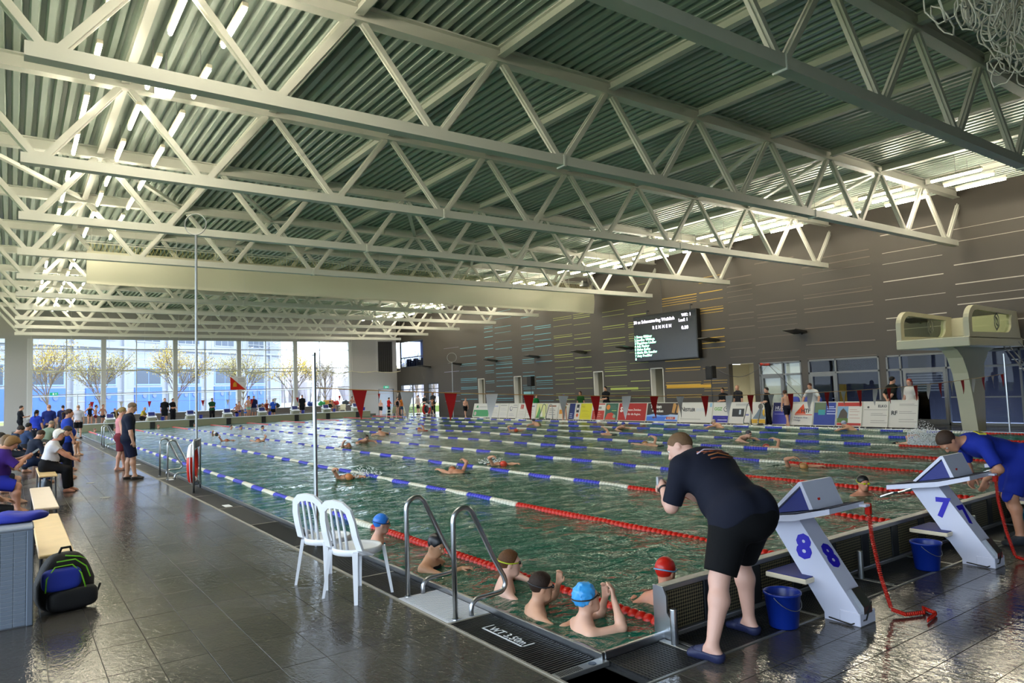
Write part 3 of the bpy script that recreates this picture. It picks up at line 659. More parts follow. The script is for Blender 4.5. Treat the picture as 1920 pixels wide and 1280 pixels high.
# white rope net bundle hanging near the camera
nb = empty('net_bundle', (9.62, 3.0, 5.72), label='bundled white rope net hanging high near the camera', cat='net')
b = MB()
for k in range(150):
    cx, cy, cz = rng.uniform(-1.5, 1.6), rng.uniform(-.35, .35), rng.uniform(-0.12, 1.3)
    cz = max(cz, -0.22 + 0.14 * max(0, -cx) * 2.2)
    r = rng.uniform(.08, .17); ax = rng.uniform(0, PI); tl = rng.uniform(-.7, .7)
    pts = []
    for t in range(12):
        w = 2 * PI * t / 12; pts.append((cx + r * math.cos(w) * math.cos(ax), cy + r * math.cos(w) * math.sin(ax) + tl * r * math.sin(w), cz + 1.35 * r * math.sin(w) + .02 * math.sin(5 * w + k)))
    b.tube(pts, 0.0095, 4, closed=True)
tag(part('rope_loops', b, mat('white_rope', 'C6C2B4', .8), nb, smooth=True), kind='stuff')
b = MB(); b.tube([(-.9, 0, .6), (-.9, 0, 2.65)], .012, 5); b.tube([(.9, 0, .8), (.9, 0, 2.65)], .012, 5); b.tube([(-1.5, 0, .75), (0, 0, 0.9), (1.6, 0, .8)], .02, 6); part('hanging_rope', b, MATS['white_rope'], nb)

# ---------------------------------------------------------------- lane ropes
M_rw = mat('rope_float_white', 'DAD8C8', .4); M_rb = mat('rope_float_blue', '3A3FC0', .4); M_rr = mat('rope_float_red', 'C01A0C', .35)
def float_mesh(name, m, L_, pitch):
    b = MB(); n = int(round(L_ / pitch)); pr = []
    for k in range(n):
        y = k * pitch; pr += [(0.026, y + .001), (0.026, y + .022), (0.054, y + .026), (0.060, y + pitch * .62), (0.054, y + pitch - .004)]
    b.lathe(pr, 10, ax='y'); return b.mesh(name, m, True)
fw = float_mesh('white_floats', M_rw, .75, .0833); fbm = float_mesh('blue_floats', M_rb, .75, .0833); frn = float_mesh('red_floats', M_rr, 5.36, .0837)
SIDE = ['first from the left deck', 'second from the left deck', 'third from the left deck', 'fourth from the left deck', 'middle', 'fourth from the ad boards', 'third from the ad boards', 'second from the ad boards', 'first beside the ad boards']
for k in range(9):
    x = 4.142 + 2.5 * k
    r = empty('lane_rope', (x, 0, WATER - 0.008), label=f'long blue and white lane rope with red ends, {SIDE[k]}', cat='lane rope', group='lane ropes across the pool')
    link('red_floats', frn, r, (0, 3.9, 0))
    y = 9.26; i = 0
    while y < 48.2:
        link('white_floats' if i % 2 == 0 else 'blue_floats', fw if i % 2 == 0 else fbm, r, (0, y, 0.008 * math.sin(y * 1.3 + k))); y += .75; i += 1
    link('red_floats', frn, r, (0, y, 0))
    b = MB(); b.tube([(0, PY0, 0.03), (0, 3.95, 0)], .012, 6); b.tube([(0, y + 5.3, 0), (0, PY1, 0.02)], .012, 6); b.lathe([(.02, 3.79), (.045, 3.81), (.045, 3.85), (.02, 3.88)], 10, ax='y'); part('end_cable', b, M_steel, r)
    b = MB(); b.lathe([(.02, 3.85), (.05, 3.86), (.05, 3.90), (.02, 3.91)], 10, ax='y'); part('end_disc', b, M_rb, r)

# ---------------------------------------------------------------- starting blocks
M_blk = mat('starting_block_white', 'C9CCE0', .38, var=.02); M_num = mat('number_blue', '2118B0', .45)
def start_block_near(x, num, label):
    o = empty('starting_block', (x, 0, 0), label=label, cat='starting block', group='starting blocks at the near end')
    b = MB()
    b.prism([(2.95, 0.0), (3.23, 0.0), (3.23, 0.05), (3.70, 0.74), (3.44, 0.80), (2.95, 0.10)], -0.105, 0.105, 'x')
    part('column', b, M_blk, o)
    b = MB(); b.bbox(-.115, .115, 2.935, 3.1, 0.0, 0.10, .006); part('foot', b, M_blk, o)
    b = MB(); b.prism([(2.93, 0.085), (2.965, 0.12), (3.05, 0.245), (3.02, 0.262), (2.93, 0.14)], -.06, .06, 'x'); part('cover_plate', b, M_steel, o)
    b = MB(); b.prism([(3.045, .895), (3.045, .855), (3.35, .765), (3.86, .69), (3.86, .735), (3.35, .815)], -.255, .255, 'x'); pl = part('platform', b, M_blk, o)
    b = MB(); b.prism([(3.06, .893), (3.06, .899), (3.35, .822), (3.85, .742), (3.85, .735)], -.235, .235, 'x'); part('grip_pad', b, mat('grey_grip_pad', '35384A', .6, bump=.3, bscale=200), pl)
    b = MB(); w = .22
    b.prism([(3.20, .865), (3.29, 1.075), (3.315, 1.075), (3.60, .80), (3.57, .795), (3.305, 1.045), (3.235, .86)], -w, w, 'x'); fn = part('kick_fin', b, M_blk, o)
    b = MB(); b.prism([(3.235, .862), (3.305, 1.03), (3.56, .79)], -w + .01, w - .01, 'x'); part('fin_filler', b, M_bluepad, fn)
    b = MB()
    b.box(-.10, -.07, 3.232 - .006, 3.232, .92, .945); part('fin_label', b, M_red, fn)
    b = MB(); b.bbox(-.225, .225, 3.30, 3.67, .265, .305, .006); st = part('step', b, mat('step_cream', 'D9CDB4', .4), o)
    b = MB(); b.bbox(-.215, .215, 3.31, 3.66, .305, .311, .002); part('step_pad', b, M_bluepad, st)
    b = MB(); b.prism([(3.30, .265), (3.46, .265), (3.34, .18)], -.05, .05, 'x'); part('step_bracket', b, M_blk, st)
    sl = math.atan2(.70, .49)
    def face_text(px, M): 
        text_part('number', num, .26, M_num, o, M, align='CENTER', extrude=.0015, bold=.012)
    # side face (facing -X): text right = -Y
    M1 = Matrix(((0, 0, -1, -.107), (-1, 0, 0, 3.375), (0, 1, 0, .45), (0, 0, 0, 1)))
    face_text(0, M1)
    # sloping back face: up runs along the slope
    u = Vector((0, .49, .70)).normalized(); r_ = Vector((1, 0, 0)); n_ = r_.cross(u)
    c = Vector((0, 3.165, .40)) + n_ * .008
    M2 = Matrix(((r_.x, u.x, n_.x, c.x), (r_.y, u.y, n_.y, c.y), (r_.z, u.z, n_.z, c.z), (0, 0, 0, 1)))
    face_text(0, M2)
    b = MB(); b.tube([(.07, 3.6, .70), (.07, 3.9, .62), (-.0, 3.93, .62)], .012, 6); b.tube([(-.2, 3.8, .66), (-.2, 3.95, .60), (.2, 3.95, .60), (.2, 3.8, .66)], .012, 6); part('backstroke_bar', b, M_steel, o)
    b = MB(); b.bbox(.18, .25, 2.99, 3.05, .86, .88, .004); part('cable_socket', b, M_blk, o)
    b = MB(); b.tube([(-.11, 3.19, .02), (-.13, 3.0, .012), (-.05, 2.92, .05), (.06, 2.935, .16)], .006, 5); part('floor_cable', b, M_black, o)
    return o
start_block_near(5.39, '8', 'white starting block numbered 8 beside the bending man')
start_block_near(7.89, '7', 'white starting block numbered 7 beside the man in blue')
start_block_near(10.39, '6', 'white starting block half hidden past the man in blue')
def coil_cable(x, label, y0=3.02, spill=True):
    o = empty('coiled_cable', (x, 0, 0), label=label, cat='cable', group='red coiled cables at the starting blocks')
    b = MB(); pts = []
    L_ = [(0, y0, .87), (0.01, y0 - .01, .6), (0.03, y0 - .05, .3), (.06, y0 - .10, .06)]
    n = 420
    for i in range(n):
        t = i / (n - 1) * 3; k = min(int(t), 2); f = t - k; p = Vector(L_[k]).lerp(Vector(L_[k + 1]), f); w = i * 2 * PI / 7
        rr = .013 if t > .12 else .016
        pts.append((p.x + rr * math.cos(w), p.y + rr * math.sin(w), p.z))
    b.tube(pts, .0055, 4); part('hanging_coil', b, M_red, o, smooth=True)
    if spill:
        b = MB(); pts = []
        Lp = [(.06, y0 - .10, .05), (.10, y0 - .19, .022), (.26, y0 - .26, .022), (.36, y0 - .20, .022), (.30, y0 - .33, .022), (.08, y0 - .36, .022)]
        n = 330
        for i in range(n):
            t = i / (n - 1) * 5; k = min(int(t), 4); f = t - k; p = Vector(Lp[k]).lerp(Vector(Lp[k + 1]), f); w = i * 2 * PI / 7
            pts.append((p.x + .013 * math.cos(w), p.y + .005 * math.cos(w), p.z + .013 * math.sin(w)))
        b.tube(pts, .006, 4); part('coil_on_floor', b, M_red, o, smooth=True)
    b = MB(); b.bbox(-.022, .022, y0 - .02, y0 + .02, .79, .88, .005); part('plug', b, M_red, o)
coil_cable(5.39 + .27, 'red coiled cable hanging from the starting block beside the bending man')
coil_cable(7.89 + .27, 'red coiled cable hanging from the starting block beside the man in blue')

# far blocks
def start_block_far():
    o = empty('starting_block', (0, 0, 0))
    b = MB(); b.prism([(.15, .53), (.65, .53), (.65, .62), (.15, .62)], -.25, .25, 'x'); b.prism([(.05, .62), (.7, .62), (.72, .9), (.1, .80)], -.26, .26, 'x'); part('column', b, mat('olive_block', 'A3A38C', .45), o)
    b = MB(); b.prism([(-.06, .76), (.72, .88), (.72, .93), (-.06, .81)], -.28, .28, 'x'); pl = part('platform', b, M_plastic, o)
    b = MB(); b.prism([(.30, .89), (.5, 1.15), (.54, 1.15), (.58, .92)], -.24, .24, 'x'); fn = part('kick_fin', b, M_plastic, o)
    b = MB(); b.prism([(.29, .90), (.49, 1.13), (.48, 1.13), (.27, .90)], -.2, .2, 'x'); part('fin_pad', b, M_bluepad, fn)
    b = MB(); b.tube([(.3, .4, .75), (.36, .25, .62), (.38, .2, .5)], .03, 5); b.tube([(-.3, .4, .75), (-.36, .25, .62), (-.38, .2, .5)], .03, 5); part('side_bracket', b, M_plastic, o)
    return o
LN = ['leftmost', 'second from left', 'third from left', 'fourth from left', 'fourth from right', 'third from right', 'second from right', 'rightmost']
fb0 = start_block_far()
for k in range(8):
    o = fb0 if k == 0 else copy_tree(fb0)
    o.location = (5.39 + 2.5 * k, PY1 + .05, 0); tag(o, f'far starting block with dark fin, {LN[k]} on the far wall', 'starting block', 'starting blocks at the far end')

# buckets
def bucket(x, y, label, m=M_navyplastic, z=0, s=1.0, group='blue buckets'):
    o = empty('bucket', (x, y, z), label=label, cat='bucket', group=group); o.scale = (s, s, s)
    b = MB(); b.lathe([(.0, .006), (.098, .006), (.102, 0), (.108, 0.01), (.135, .25), (.142, .252), (.142, .268), (.134, .268), (.128, .25), (.102, .02), (0, .02)], 24, cap=False); part('body', b, m, o, smooth=True)
    b = MB(); pts = [(.140 * math.cos(a), -.02 - .11 * math.sin(a), .245 - .10 * math.sin(a)) for a in np.linspace(0, PI, 13)]; b.tube(pts, .003, 5); part('handle', b, M_steel_dull, o)
    return o
bucket(4.885, 3.33, 'blue bucket on the deck behind the bending man')
bucket(7.33, 3.36, 'blue bucket beside the block numbered 7')
bucket(9.75, 3.3, 'teal bucket behind the man in blue', mat('teal_plastic', '0E5A6E', .4))
for k, xx in enumerate([8.6, 11.1, 13.6, 16.0, 18.55, 21.1]):
    bucket(xx, PY1 + .5, f'small blue bucket on the far wall, {ORD[k] if k else "first"} from the left', M_blue, .535, .95, 'blue buckets on the far wall')
bucket(23.6, PY1 + .45, 'small blue bucket at the right end of the far wall', M_blue, .535, .95, 'blue buckets on the far wall')

# ---------------------------------------------------------------- white bistro chairs
def bistro_chair():
    o = empty('plastic_chair', (0, 0, 0))     # faces +X
    b = MB(); n = 20; top = []; 
    ring = []
    for r, z in ((0.0, .445), (.16, .442), (.20, .452), (.215, .462), (.222, .45), (.222, .405), (.212, .405), (.205, .44), (.15, .43), (0, .43)):
        ring.append((r, z))
    b.lathe(ring, 24, cap=False); part('seat', b, M_plastic, o, smooth=True)
    def leg(p0, p1, name='leg'):
        q = MB(); N = 6
        d = Vector((p1[0], p1[1], 0)) - Vector((0, 0, 0)); a = math.atan2(p1[1], p1[0])
        vs = []; fs = []
        for i in range(N + 1):
            t = i / N; e = t ** 0.7 if False else t
            c = Vector(p0).lerp(Vector(p1), e); w = .05 - .018 * t; th = .028 - .008 * t
            u = Vector((math.cos(a), math.sin(a), 0)); v = Vector((-math.sin(a), math.cos(a), 0))
            for su, sv in ((1, -1), (1, 1), (-.2, 1), (-.2, .75), (.6, .75), (.6, -.75), (-.2, -.75), (-.2, -1)):
                vs.append(c + u * (su * th) + v * (sv * w / 2))
        for i in range(N):
            for k in range(8): fs.append((i * 8 + k, i * 8 + (k + 1) % 8, i * 8 + 8 + (k + 1) % 8, i * 8 + 8 + k))
        fs.append(tuple(range(8))[::-1]); fs.append(tuple(N * 8 + k for k in range(8)))
        q.add(vs, fs); part(name, q, M_plastic, o)
    for sx, sy in ((1, 1), (1, -1), (-1, 1), (-1, -1)):
        leg((sx * .165, sy * .150, .44), (sx * .215, sy * .205, 0.0))
    # back: flat-section hoop, leaning back
    q = MB(); pts = []
    prof = [(-.05, .215, .40), (-.155, .205, .46), (-.20, .195, .60), (-.225, .19, .72), (-.245, .165, .82), (-.258, .10, .868), (-.262, 0, .88)]
    prof = prof + [(x, -y, z) for x, y, z in prof[-2::-1]]
    vs = []; fs = []; N = len(prof)
    for i, p in enumerate(prof):
        p = Vector(p); t = (Vector(prof[min(i + 1, N - 1)]) - Vector(prof[max(i - 1, 0)])).normalized()
        nrm = Vector((-.97, 0, -.2)); wv = t.cross(nrm).normalized(); w = .036; th = .012
        if i in (0, N - 1): w = .045
        for a_, b_ in ((1, 1), (1, -1), (-1, -1), (-1, 1)): vs.append(p + wv * (a_ * w) + nrm * (b_ * th))
    for i in range(N - 1):
        for k in range(4): fs.append((i * 4 + k, i * 4 + (k + 1) % 4, i * 4 + 4 + (k + 1) % 4, i * 4 + 4 + k))
    fs.append((3, 2, 1, 0)); fs.append(tuple((N - 1) * 4 + k for k in range(4)))
    q.add(vs, fs); part('back_frame', q, M_plastic, o)
    for yy in (-.075, 0, .075):
        q = MB(); q.tube([(-.185, yy, .45), (-.21, yy * 1.02, .62), (-.235, yy * .95, .76), (-.258, yy * .8, .865)], [.014, .012, .011, .012], 8); part('back_slat', q, M_plastic, o, smooth=True)
    return o
bc0 = bistro_chair()
bc0.location = (2.70, 6.42, 0); bc0.rotation_euler = (0, 0, math.radians(20)); bc0.scale = (1.05, 1.05, 1.02); tag(bc0, 'white plastic bistro chair, the nearer of the two by the near ladder', 'chair', 'white bistro chairs')
bc1 = copy_tree(bc0); bc1.location = (2.66, 7.08, 0); bc1.rotation_euler = (0, 0, math.radians(22)); tag(bc1, 'white plastic bistro chair standing behind the nearer one', 'chair', 'white bistro chairs')

def garden_chair():
    o = empty('garden_chair', (0, 0, 0))     # faces +Y, with arms
    b = MB(); b.bbox(-.24, .24, -.22, .24, .41, .445, .01); part('seat', b, M_cream, o)
    b = MB(); b.prism([(-.22, .42), (-.19, .42), (-.31, .88), (-.34, .88)], -.22, .22, 'x'); part('backrest', b, M_cream, o)
    for sx in (-1, 1):
        b = MB(); b.tube([(sx * .25, -.27, .64), (sx * .27, .0, .655), (sx * .26, .22, .64)], .022, 6); part('armrest', b, M_cream, o)
        for sy in (-1, 1):
            b = MB(); b.tube([(sx * .23, sy * .21, .64 if sy > 0 else .43), (sx * .26, sy * .26, 0)], [.022, .018], 6); part('leg', b, M_cream, o)
    return o
gc0 = garden_chair(); gg = 'white garden chairs'
GC = [((22.6, 47.0, 0), 0.5, 'white garden chair at the far right, left one of a pair'), ((23.6, 46.2, 0), -1.2, 'white garden chair at the far right, right one of a pair'), ((26.3, 15.0, 0), 1.6, 'white chair back just above the boards, left of two'), ((26.3, 14.3, 0), 1.6, 'white chair back just above the boards, right of two'), ((26.3, 8.45, 0), .2, 'white garden chair under the diving platform stairs'), ((22.2, PY1 + 1.5, .22), 2.6, 'white garden chair right of the far starting blocks')]
for k, (lc, rz, lab) in enumerate(GC):
    o = gc0 if k == 0 else copy_tree(gc0); o.location = lc; o.rotation_euler = (0, 0, rz); tag(o, lab, 'chair', gg)

# ---------------------------------------------------------------- pool ladders (grab rails)
def ladder(x, y0, y1, label, flip=1, big=1.0):
    o = empty('pool_ladder', (x, 0, 0), label=label, cat='pool ladder', group='steel pool ladders')
    for y, hgt in ((y0, .80 * big), (y1, .80 * big)):
        pts = [(0, y, 0.0), (0, y, hgt - .10)]
        for a in np.linspace(PI, 0.18 * PI, 9): pts.append((flip * (.105 + .105 * math.cos(a)), y, hgt - .10 + .115 * math.sin(a)))
        pts += [(flip * .40, y, .44), (flip * .50, y, .27)]
        for a in np.linspace(.15, -.5 * PI, 6): pts.append((flip * (.44 + .075 * math.cos(a)), y, .215 + .075 * math.sin(a)))
        pts += [(flip * .30, y, .135)]
        for a in np.linspace(.5 * PI, PI, 5): pts.append((flip * (.24 + .085 * math.cos(a)), y, .05 + .085 * math.sin(a)))
        pts += [(flip * .155, y, 0.0)]
        b = MB(); b.tube(pts, .0215, 12); part('handrail', b, M_steel, o, smooth=True)
        b = MB(); b.lathe([(.036, 0), (.034, .008), (.0, .008)], 12, o=(0, y, 0.004)); part('flange', b, M_steel, o)
    return o
ladder(3.03, 5.17, 6.03, 'pair of steel grab rails beside the white chairs', big=1.12)
ladder(3.08, 18.75, 19.85, 'pair of steel grab rails left of the lifebuoy', big=1.15)
ladder(3.15, 33.9, 34.8, 'pair of steel grab rails far down the left edge', big=1.15)
ladder(25.1, 17.4, 18.1, 'pair of steel grab rails in front of the ad boards, right one', -1, 1.15)
ladder(25.1, 31.3, 31.9, 'pair of steel grab rails in front of the ad boards, left one', -1, 1.15)

# lifebuoy stands
def lifebuoy(x, y, rz, label, pole=None):
    o = empty('lifebuoy_stand', (x, y, 0), rz, label=label, cat='lifebuoy', group='lifebuoys on steel stands')
    b = MB(); b.tube([(0, -.42, 0), (0, -.42, 1.02), (0, -.40, 1.06), (0, .40, 1.06), (0, .42, 1.02), (0, .42, 0)], .022, 8); part('stand', b, M_steel, o, smooth=True)
    b = MB(); b.bbox(-.02, .02, -.25, .25, .90, 1.04, .006); b.bbox(-.05, .05, -.12, .12, .12, .2, .01); part('bracket', b, M_dark, o)
    R0, r0, zc = .30, .075, .56
    for k in range(8):
        pts = [(-.085, R0 * math.sin(a) * .92, zc + R0 * 1.18 * math.cos(a)) for a in np.linspace(2 * PI * (k - .5) / 8, 2 * PI * (k + .5) / 8 + .001, 7)]
        b = MB(); b.tube(pts, r0, 12, cap=False); part('ring_section', b, M_plastic if k in (0, 7, 4) else M_red, o, smooth=True)
    b = MB(); pts = [(-.085 - .0, (R0 + .095) * math.sin(a) * .92, zc + (R0 + .09) * 1.16 * math.cos(a) + .015 * math.sin(6 * a)) for a in np.linspace(0, 2 * PI, 40)]; b.tube(pts, .008, 5); part('grab_line', b, M_plastic, o)
    return o
lifebuoy(3.2, 16.05, math.radians(-20), 'red and white lifebuoy on its steel stand at the left edge')
lifebuoy(25.6, 47.2, math.radians(80), 'red and white lifebuoy on its stand in the far right corner')

# rescue poles
def loop_pole(x, y, H, R_, label):
    o = empty('rescue_pole', (x, y, 0), label=label, cat='pole', group='rescue poles with loops')
    b = MB(); b.tube([(0, 0, 0), (0.01, 0, H)], .028, 8); part('shaft', b, M_steel_dull, o)
    b = MB(); b.tube([(R_ * math.sin(a) * .83, -R_ * math.sin(a) * .55, H + R_ - R_ * math.cos(a)) for a in np.linspace(0, 2 * PI, 28)], .014, 6); part('loop', b, M_steel_dull, o)
    return o
loop_pole(3.50, 17.6, 5.8, .25, 'tall steel pole with a loop beside the lifebuoy')
loop_pole(25.2, 42.5, 3.9, .33, 'white pole with a ring by the far end of the boards')

# ---------------------------------------------------------------- backstroke flag lines
M_fr = mat('flag_red', 'A80F10', .6); M_fw = mat('flag_white', 'D6D0CC', .6); M_line = mat('orange_line', 'B98A50', .6)
def flag_mesh(name, m, seed, w=.21, h=.40):
    r = np.random.RandomState(seed); b = MB(); N = 6; vs = []; fs = []
    tw = r.uniform(-.9, .9); sw = r.uniform(-.03, .03)
    for j in range(N + 1):
        t = j / N; ww = w * (1 - t) + .004; a = tw * t
        for s in (-1, 0, 1): vs.append((s * ww / 2 * math.cos(a) + sw * t, s * ww / 2 * math.sin(a) + .012 * math.sin(4 * t + seed), -h * t))
    for j in range(N):
        for s in (0, 1): fs.append((j * 3 + s, j * 3 + s + 1, j * 3 + s + 4, j * 3 + s + 3))
    b.add(vs, fs); o_ = len(vs); b.add([(x, y + .004, z) for x, y, z in vs], [f[::-1] for f in fs]); return b.mesh(name, m, True)
fmr = [flag_mesh('flag', M_fr, s) for s in range(4)]; fmw = [flag_mesh('flag', M_fw, s + 10) for s in range(4)]
def flag_line(y, x0, x1, z0, sag, step, label, start, small=False):
    o = empty('flag_line', (0, y, 0), label=label, cat='flag line')
    zf = lambda x: z0 - sag * (1 - (2 * (x - x0) / (x1 - x0) - 1.12) ** 2 / 1.25)
    b = MB(); b.tube([(x0 + (x1 - x0) * t / 40, 0, zf(x0 + (x1 - x0) * t / 40)) for t in range(41)], .006, 4, cap=False); part('line', b, M_line, o)
    x = start; k = 0
    while x < x1 - .1:
        ms = fmr if k % 2 == 0 else fmw
        link('flag', ms[(k * 7) % 4], o, (x, 0, zf(x)), (0, 0, 0)); x += step; k += 1
    for xx in (x0, x1):
        b = MB(); b.lathe([(.026, 0), (.026, z0 + .42), (.03, z0 + .43), (.03, z0 + .46), (0, z0 + .46)], 10, o=(xx, 0, 0)); part('flag_post', b, M_steel, o)
flag_line(8.8, 3.16, 25.15, 2.0, .42, .705, 'near line of red and white flags strung across the pool', 3.78)
flag_line(48.8, 3.16, 25.15, 2.0, .2, 1.55, 'far line of small flags strung across the pool', 3.9)

# hanging pennant
hp = empty('hanging_pennant', (7.26, 30.0, 2.25), label='red and white club pennant hanging over the far lanes', cat='flag')
b = MB(); b.box(0, .62, 0, .006, 0, .54); part('white_field', b, M_fw, hp)
b = MB(); b.prism([(0, 0), (.6, 0), (0, .54)], -.006, 0, 'y'); part('red_field', b, M_red, hp)
b = MB(); b.prism([(.10, .12), (.26, .12), (.24, .27), (.18, .33), (.12, .27)], -.010, -.006, 'y'); part('crest', b, mat('gold_crest', 'C98A1E', .5), hp)
b = MB(); 
for z in (.44, .38, .32): b.box(.3, .56, -.003, 0, z, z + .02)
part('lettering', b, mat('grey_print', '8A8A90', .6), hp)
b = MB(); b.tube([(.02, .002, .54), (.02, .002, 6.39)], .003, 4); part('cord', b, M_white, hp); b = MB(); b.tube([(.6, .002, .54), (.6, .002, 6.39)], .003, 4); part('cord', b, M_white, hp)
# ---------------------------------------------------------------- advertising boards along the right pool edge
def brd(y0, y1, label, base, k, tall=0.0):
    """board leaning back, local frame: origin at its foot, x = along (towards camera-right = -Y), y = up the face, z = out of the face"""
    L_ = y1 - y0; H = .93 + tall
    o = empty('advertising_board', (25.42, y1, .07), label=label, cat='advertising board', group='advertising boards along the right edge')
    R_ = Matrix(((0, .24, -.971), (-1, 0, 0), (0, .971, .24))).to_4x4()   # columns: x->-Y, y->up(+X lean), z-> -X
    f = empty_part = None
    b = MB(); b.bbox(0.012, L_ - .012, 0, H, -.03, 0, .004, M=R_); pn = part('panel', b, base, o)
    b = MB(); t = .022
    for q in ((0, L_, -.005, t), (0, L_, H - t, H + .005)): b.box(q[0], q[1], q[2], q[3], -.035, .012, M=R_)
    for q in ((0, t), (L_ - t, L_)): b.box(q[0], q[1], 0, H, -.035, .012, M=R_)
    part('board_frame', b, M_bframe, o)
    for xx in (.08, L_ - .10):
        b = MB(); b.box(xx, xx + .025, -.07, .5, -.06, -.035, M=R_); part('leg', b, M_bframe, o)
    return o, R_, L_, H
M_bframe = mat('board_frame_white', 'CFCBBE', .4)
PR = {}
def pm_(h): 
    if h not in PR: PR[h] = mat('print_' + h, h, .5)
    return PR[h]
def prt(o, R_, x0, x1, y0, y1, h, z=.003, name='print'):
    b = MB(); b.box(x0, x1, y0, y1, 0.0005, z, M=R_); return part(name, b, pm_(h), o)
def poly(o, R_, pts, h, z=.004, name='print'):
    b = MB(); b.prism(pts, .0005, z, 'z', M=R_); return part(name, b, pm_(h), o)
def disc(o, R_, cx, cy, r, h, z=.004, name='print', sy=1.0):
    return poly(o, R_, [(cx + r * math.cos(a), cy + sy * r * math.sin(a)) for a in np.linspace(0, 2 * PI, 20, endpoint=False)], h, z, name)
def txt(o, R_, s, size, x, y, h, z=.006, bold=0.0, spacing=1.0, align='LEFT'):
    return text_part('lettering', s, size, pm_(h), o, R_ @ Matrix.Translation((x, y, z)), align=align, extrude=.0015, bold=bold, spacing=spacing)
def small_lines(o, R_, x0, x1, ys, h, t=.018):
    b = MB()
    for i, y in enumerate(ys): b.box(x0, x1 - (x1 - x0) * (.0, .18, .07, .3)[i % 4], y, y + t, .0005, .003, M=R_)
    tag(part('fine_print', b, pm_(h), o), kind='stuff')
W_ = mat('board_white', 'CFCAC0', .5)
EDG = [40.4, 38.4, 37.3, 36.3, 35.3, 34.4, 33.4, 32.3, 31.3, 30.35, 29.8, 29.4, 28.4, 27.4, 26.4, 24.4, 22.35, 20.4, 19.5, 18.4, 17.37, 16.5, 15.55, 14.6, 13.6, 12.65, 11.65]
def B(i, label, base=W_, tall=0): return brd(EDG[i + 1] + .01, EDG[i] - .01, label, base, i, tall)
o, R_, L_, H = B(0, 'white and green ad board at the far end of the row'); prt(o, R_, .06, L_ - .06, .06, .5, '3F8F55'); poly(o, R_, [(.3, .65), (.6, .65), (.5, .82), (.4, .8)], '3F8F55'); disc(o, R_, .3, .25, .14, 'B9A9A0'); prt(o, R_, .7, 1.6, .68, .72, '9A9A90')
o, R_, L_, H = B(1, 'pale ad board with a small purple oval mark'); disc(o, R_, .2, .75, .09, '5A3A5A', sy=1.2); prt(o, R_, .35, .9, .72, .78, '8F93C0'); small_lines(o, R_, .15, .9, (.3, .4, .5), 'B5B0A0')
o, R_, L_, H = B(2, 'pale ad board with only faint grey lines'); prt(o, R_, .1, .8, .78, .82, '8A8A86'); small_lines(o, R_, .15, .9, (.2, .3, .5, .6), 'B0B0B4')
o, R_, L_, H = B(3, 'white ad board with a dark grey ring mark'); disc(o, R_, .3, .6, .15, '6A6A78'); disc(o, R_, .32, .62, .11, 'CFCAC0', .005); prt(o, R_, .4, .95, .66, .69, '6A6A78'); prt(o, R_, .5, .9, .8, .83, '7A7A80'); small_lines(o, R_, .15, .7, (.15, .25), '8888A0')
o, R_, L_, H = B(4, 'white ad board with a red square mark'); prt(o, R_, .3, .6, .58, .85, 'A83828'); txt(o, R_, '2', .25, .36, .62, 'CFCAC0'); small_lines(o, R_, .15, .8, (.2, .3, .4), 'B8B0A4')
o, R_, L_, H = B(5, 'white ad board behind the left grab rails'); disc(o, R_, .18, .75, .05, '4A6AA0'); prt(o, R_, .4, .8, .72, .78, '5A5A70'); small_lines(o, R_, .1, .8, (.2, .35, .5, .55), 'A8A098')
o, R_, L_, H = B(6, 'yellowish ad board with a green figure'); prt(o, R_, .03, L_ - .03, .03, .9, 'C9C88A'); poly(o, R_, [(.1, .1), (.5, .1), (.42, .5), (.3, .8), (.2, .4)], '4F8F4A'); poly(o, R_, [(.45, .12), (.7, .12), (.6, .5)], 'DAD8CC'); prt(o, R_, .05, .9, .04, .1, '3F8A50')
o, R_, L_, H = B(7, 'cream ad board with brown headline'); prt(o, R_, .12, .75, .72, .8, '8A5A40'); small_lines(o, R_, .15, .75, (.25, .38, .5, .58), '77706A', .03)
o, R_, L_, H = B(8, 'white and orange ad board behind the girl in swimsuit'); prt(o, R_, .1, .6, .3, .55, 'D08A2A'); prt(o, R_, .1, .6, .06, .28, 'D9C8A8')
o, R_, L_, H = B(9, 'narrow navy blue ad board', mat('board_navy', '1E2C6A', .5)); small_lines(o, R_, .1, .35, (.1, .2, .3), 'A0A8C8', .05)
o, R_, L_, H = B(10, 'narrow white ad board with black lettering and orange flame', W_); prt(o, R_, .08, .3, .4, .85, '22242A'); disc(o, R_, .19, .6, .07, 'DDD8D0', .005); disc(o, R_, .19, .25, .1, 'C95A2A')
o, R_, L_, H = B(11, 'plain yellow ad board', mat('board_yellow', 'C9BE1A', .5)); txt(o, R_, 'KFZ-', .13, .12, .68, 'A89A10'); small_lines(o, R_, .15, .8, (.2, .3, .45, .5), 'B0A414')
o, R_, L_, H = B(12, 'white over red ad board'); prt(o, R_, .03, L_ - .03, .03, .52, 'B03224'); prt(o, R_, .03, L_ - .03, .84, .9, 'B03224'); txt(o, R_, 'LANDIES', .15, .12, .62, '3F4A4A', bold=.004); small_lines(o, R_, .15, .8, (.1, .2, .3, .4), 'D8B8A8')
o, R_, L_, H = B(13, 'dark green ad board with red and orange fruit', mat('board_green', '2F5A48', .5)); disc(o, R_, .22, .7, .14, 'D07A2A'); poly(o, R_, [(.05, .05), (.85, .05), (.75, .3), (.5, .42), (.2, .36)], 'B83A26'); disc(o, R_, .72, .22, .1, '8A9A80', .006); prt(o, R_, .5, .85, .5, .55, '8AA860'); small_lines(o, R_, .4, .85, (.65, .75), '6F9080')

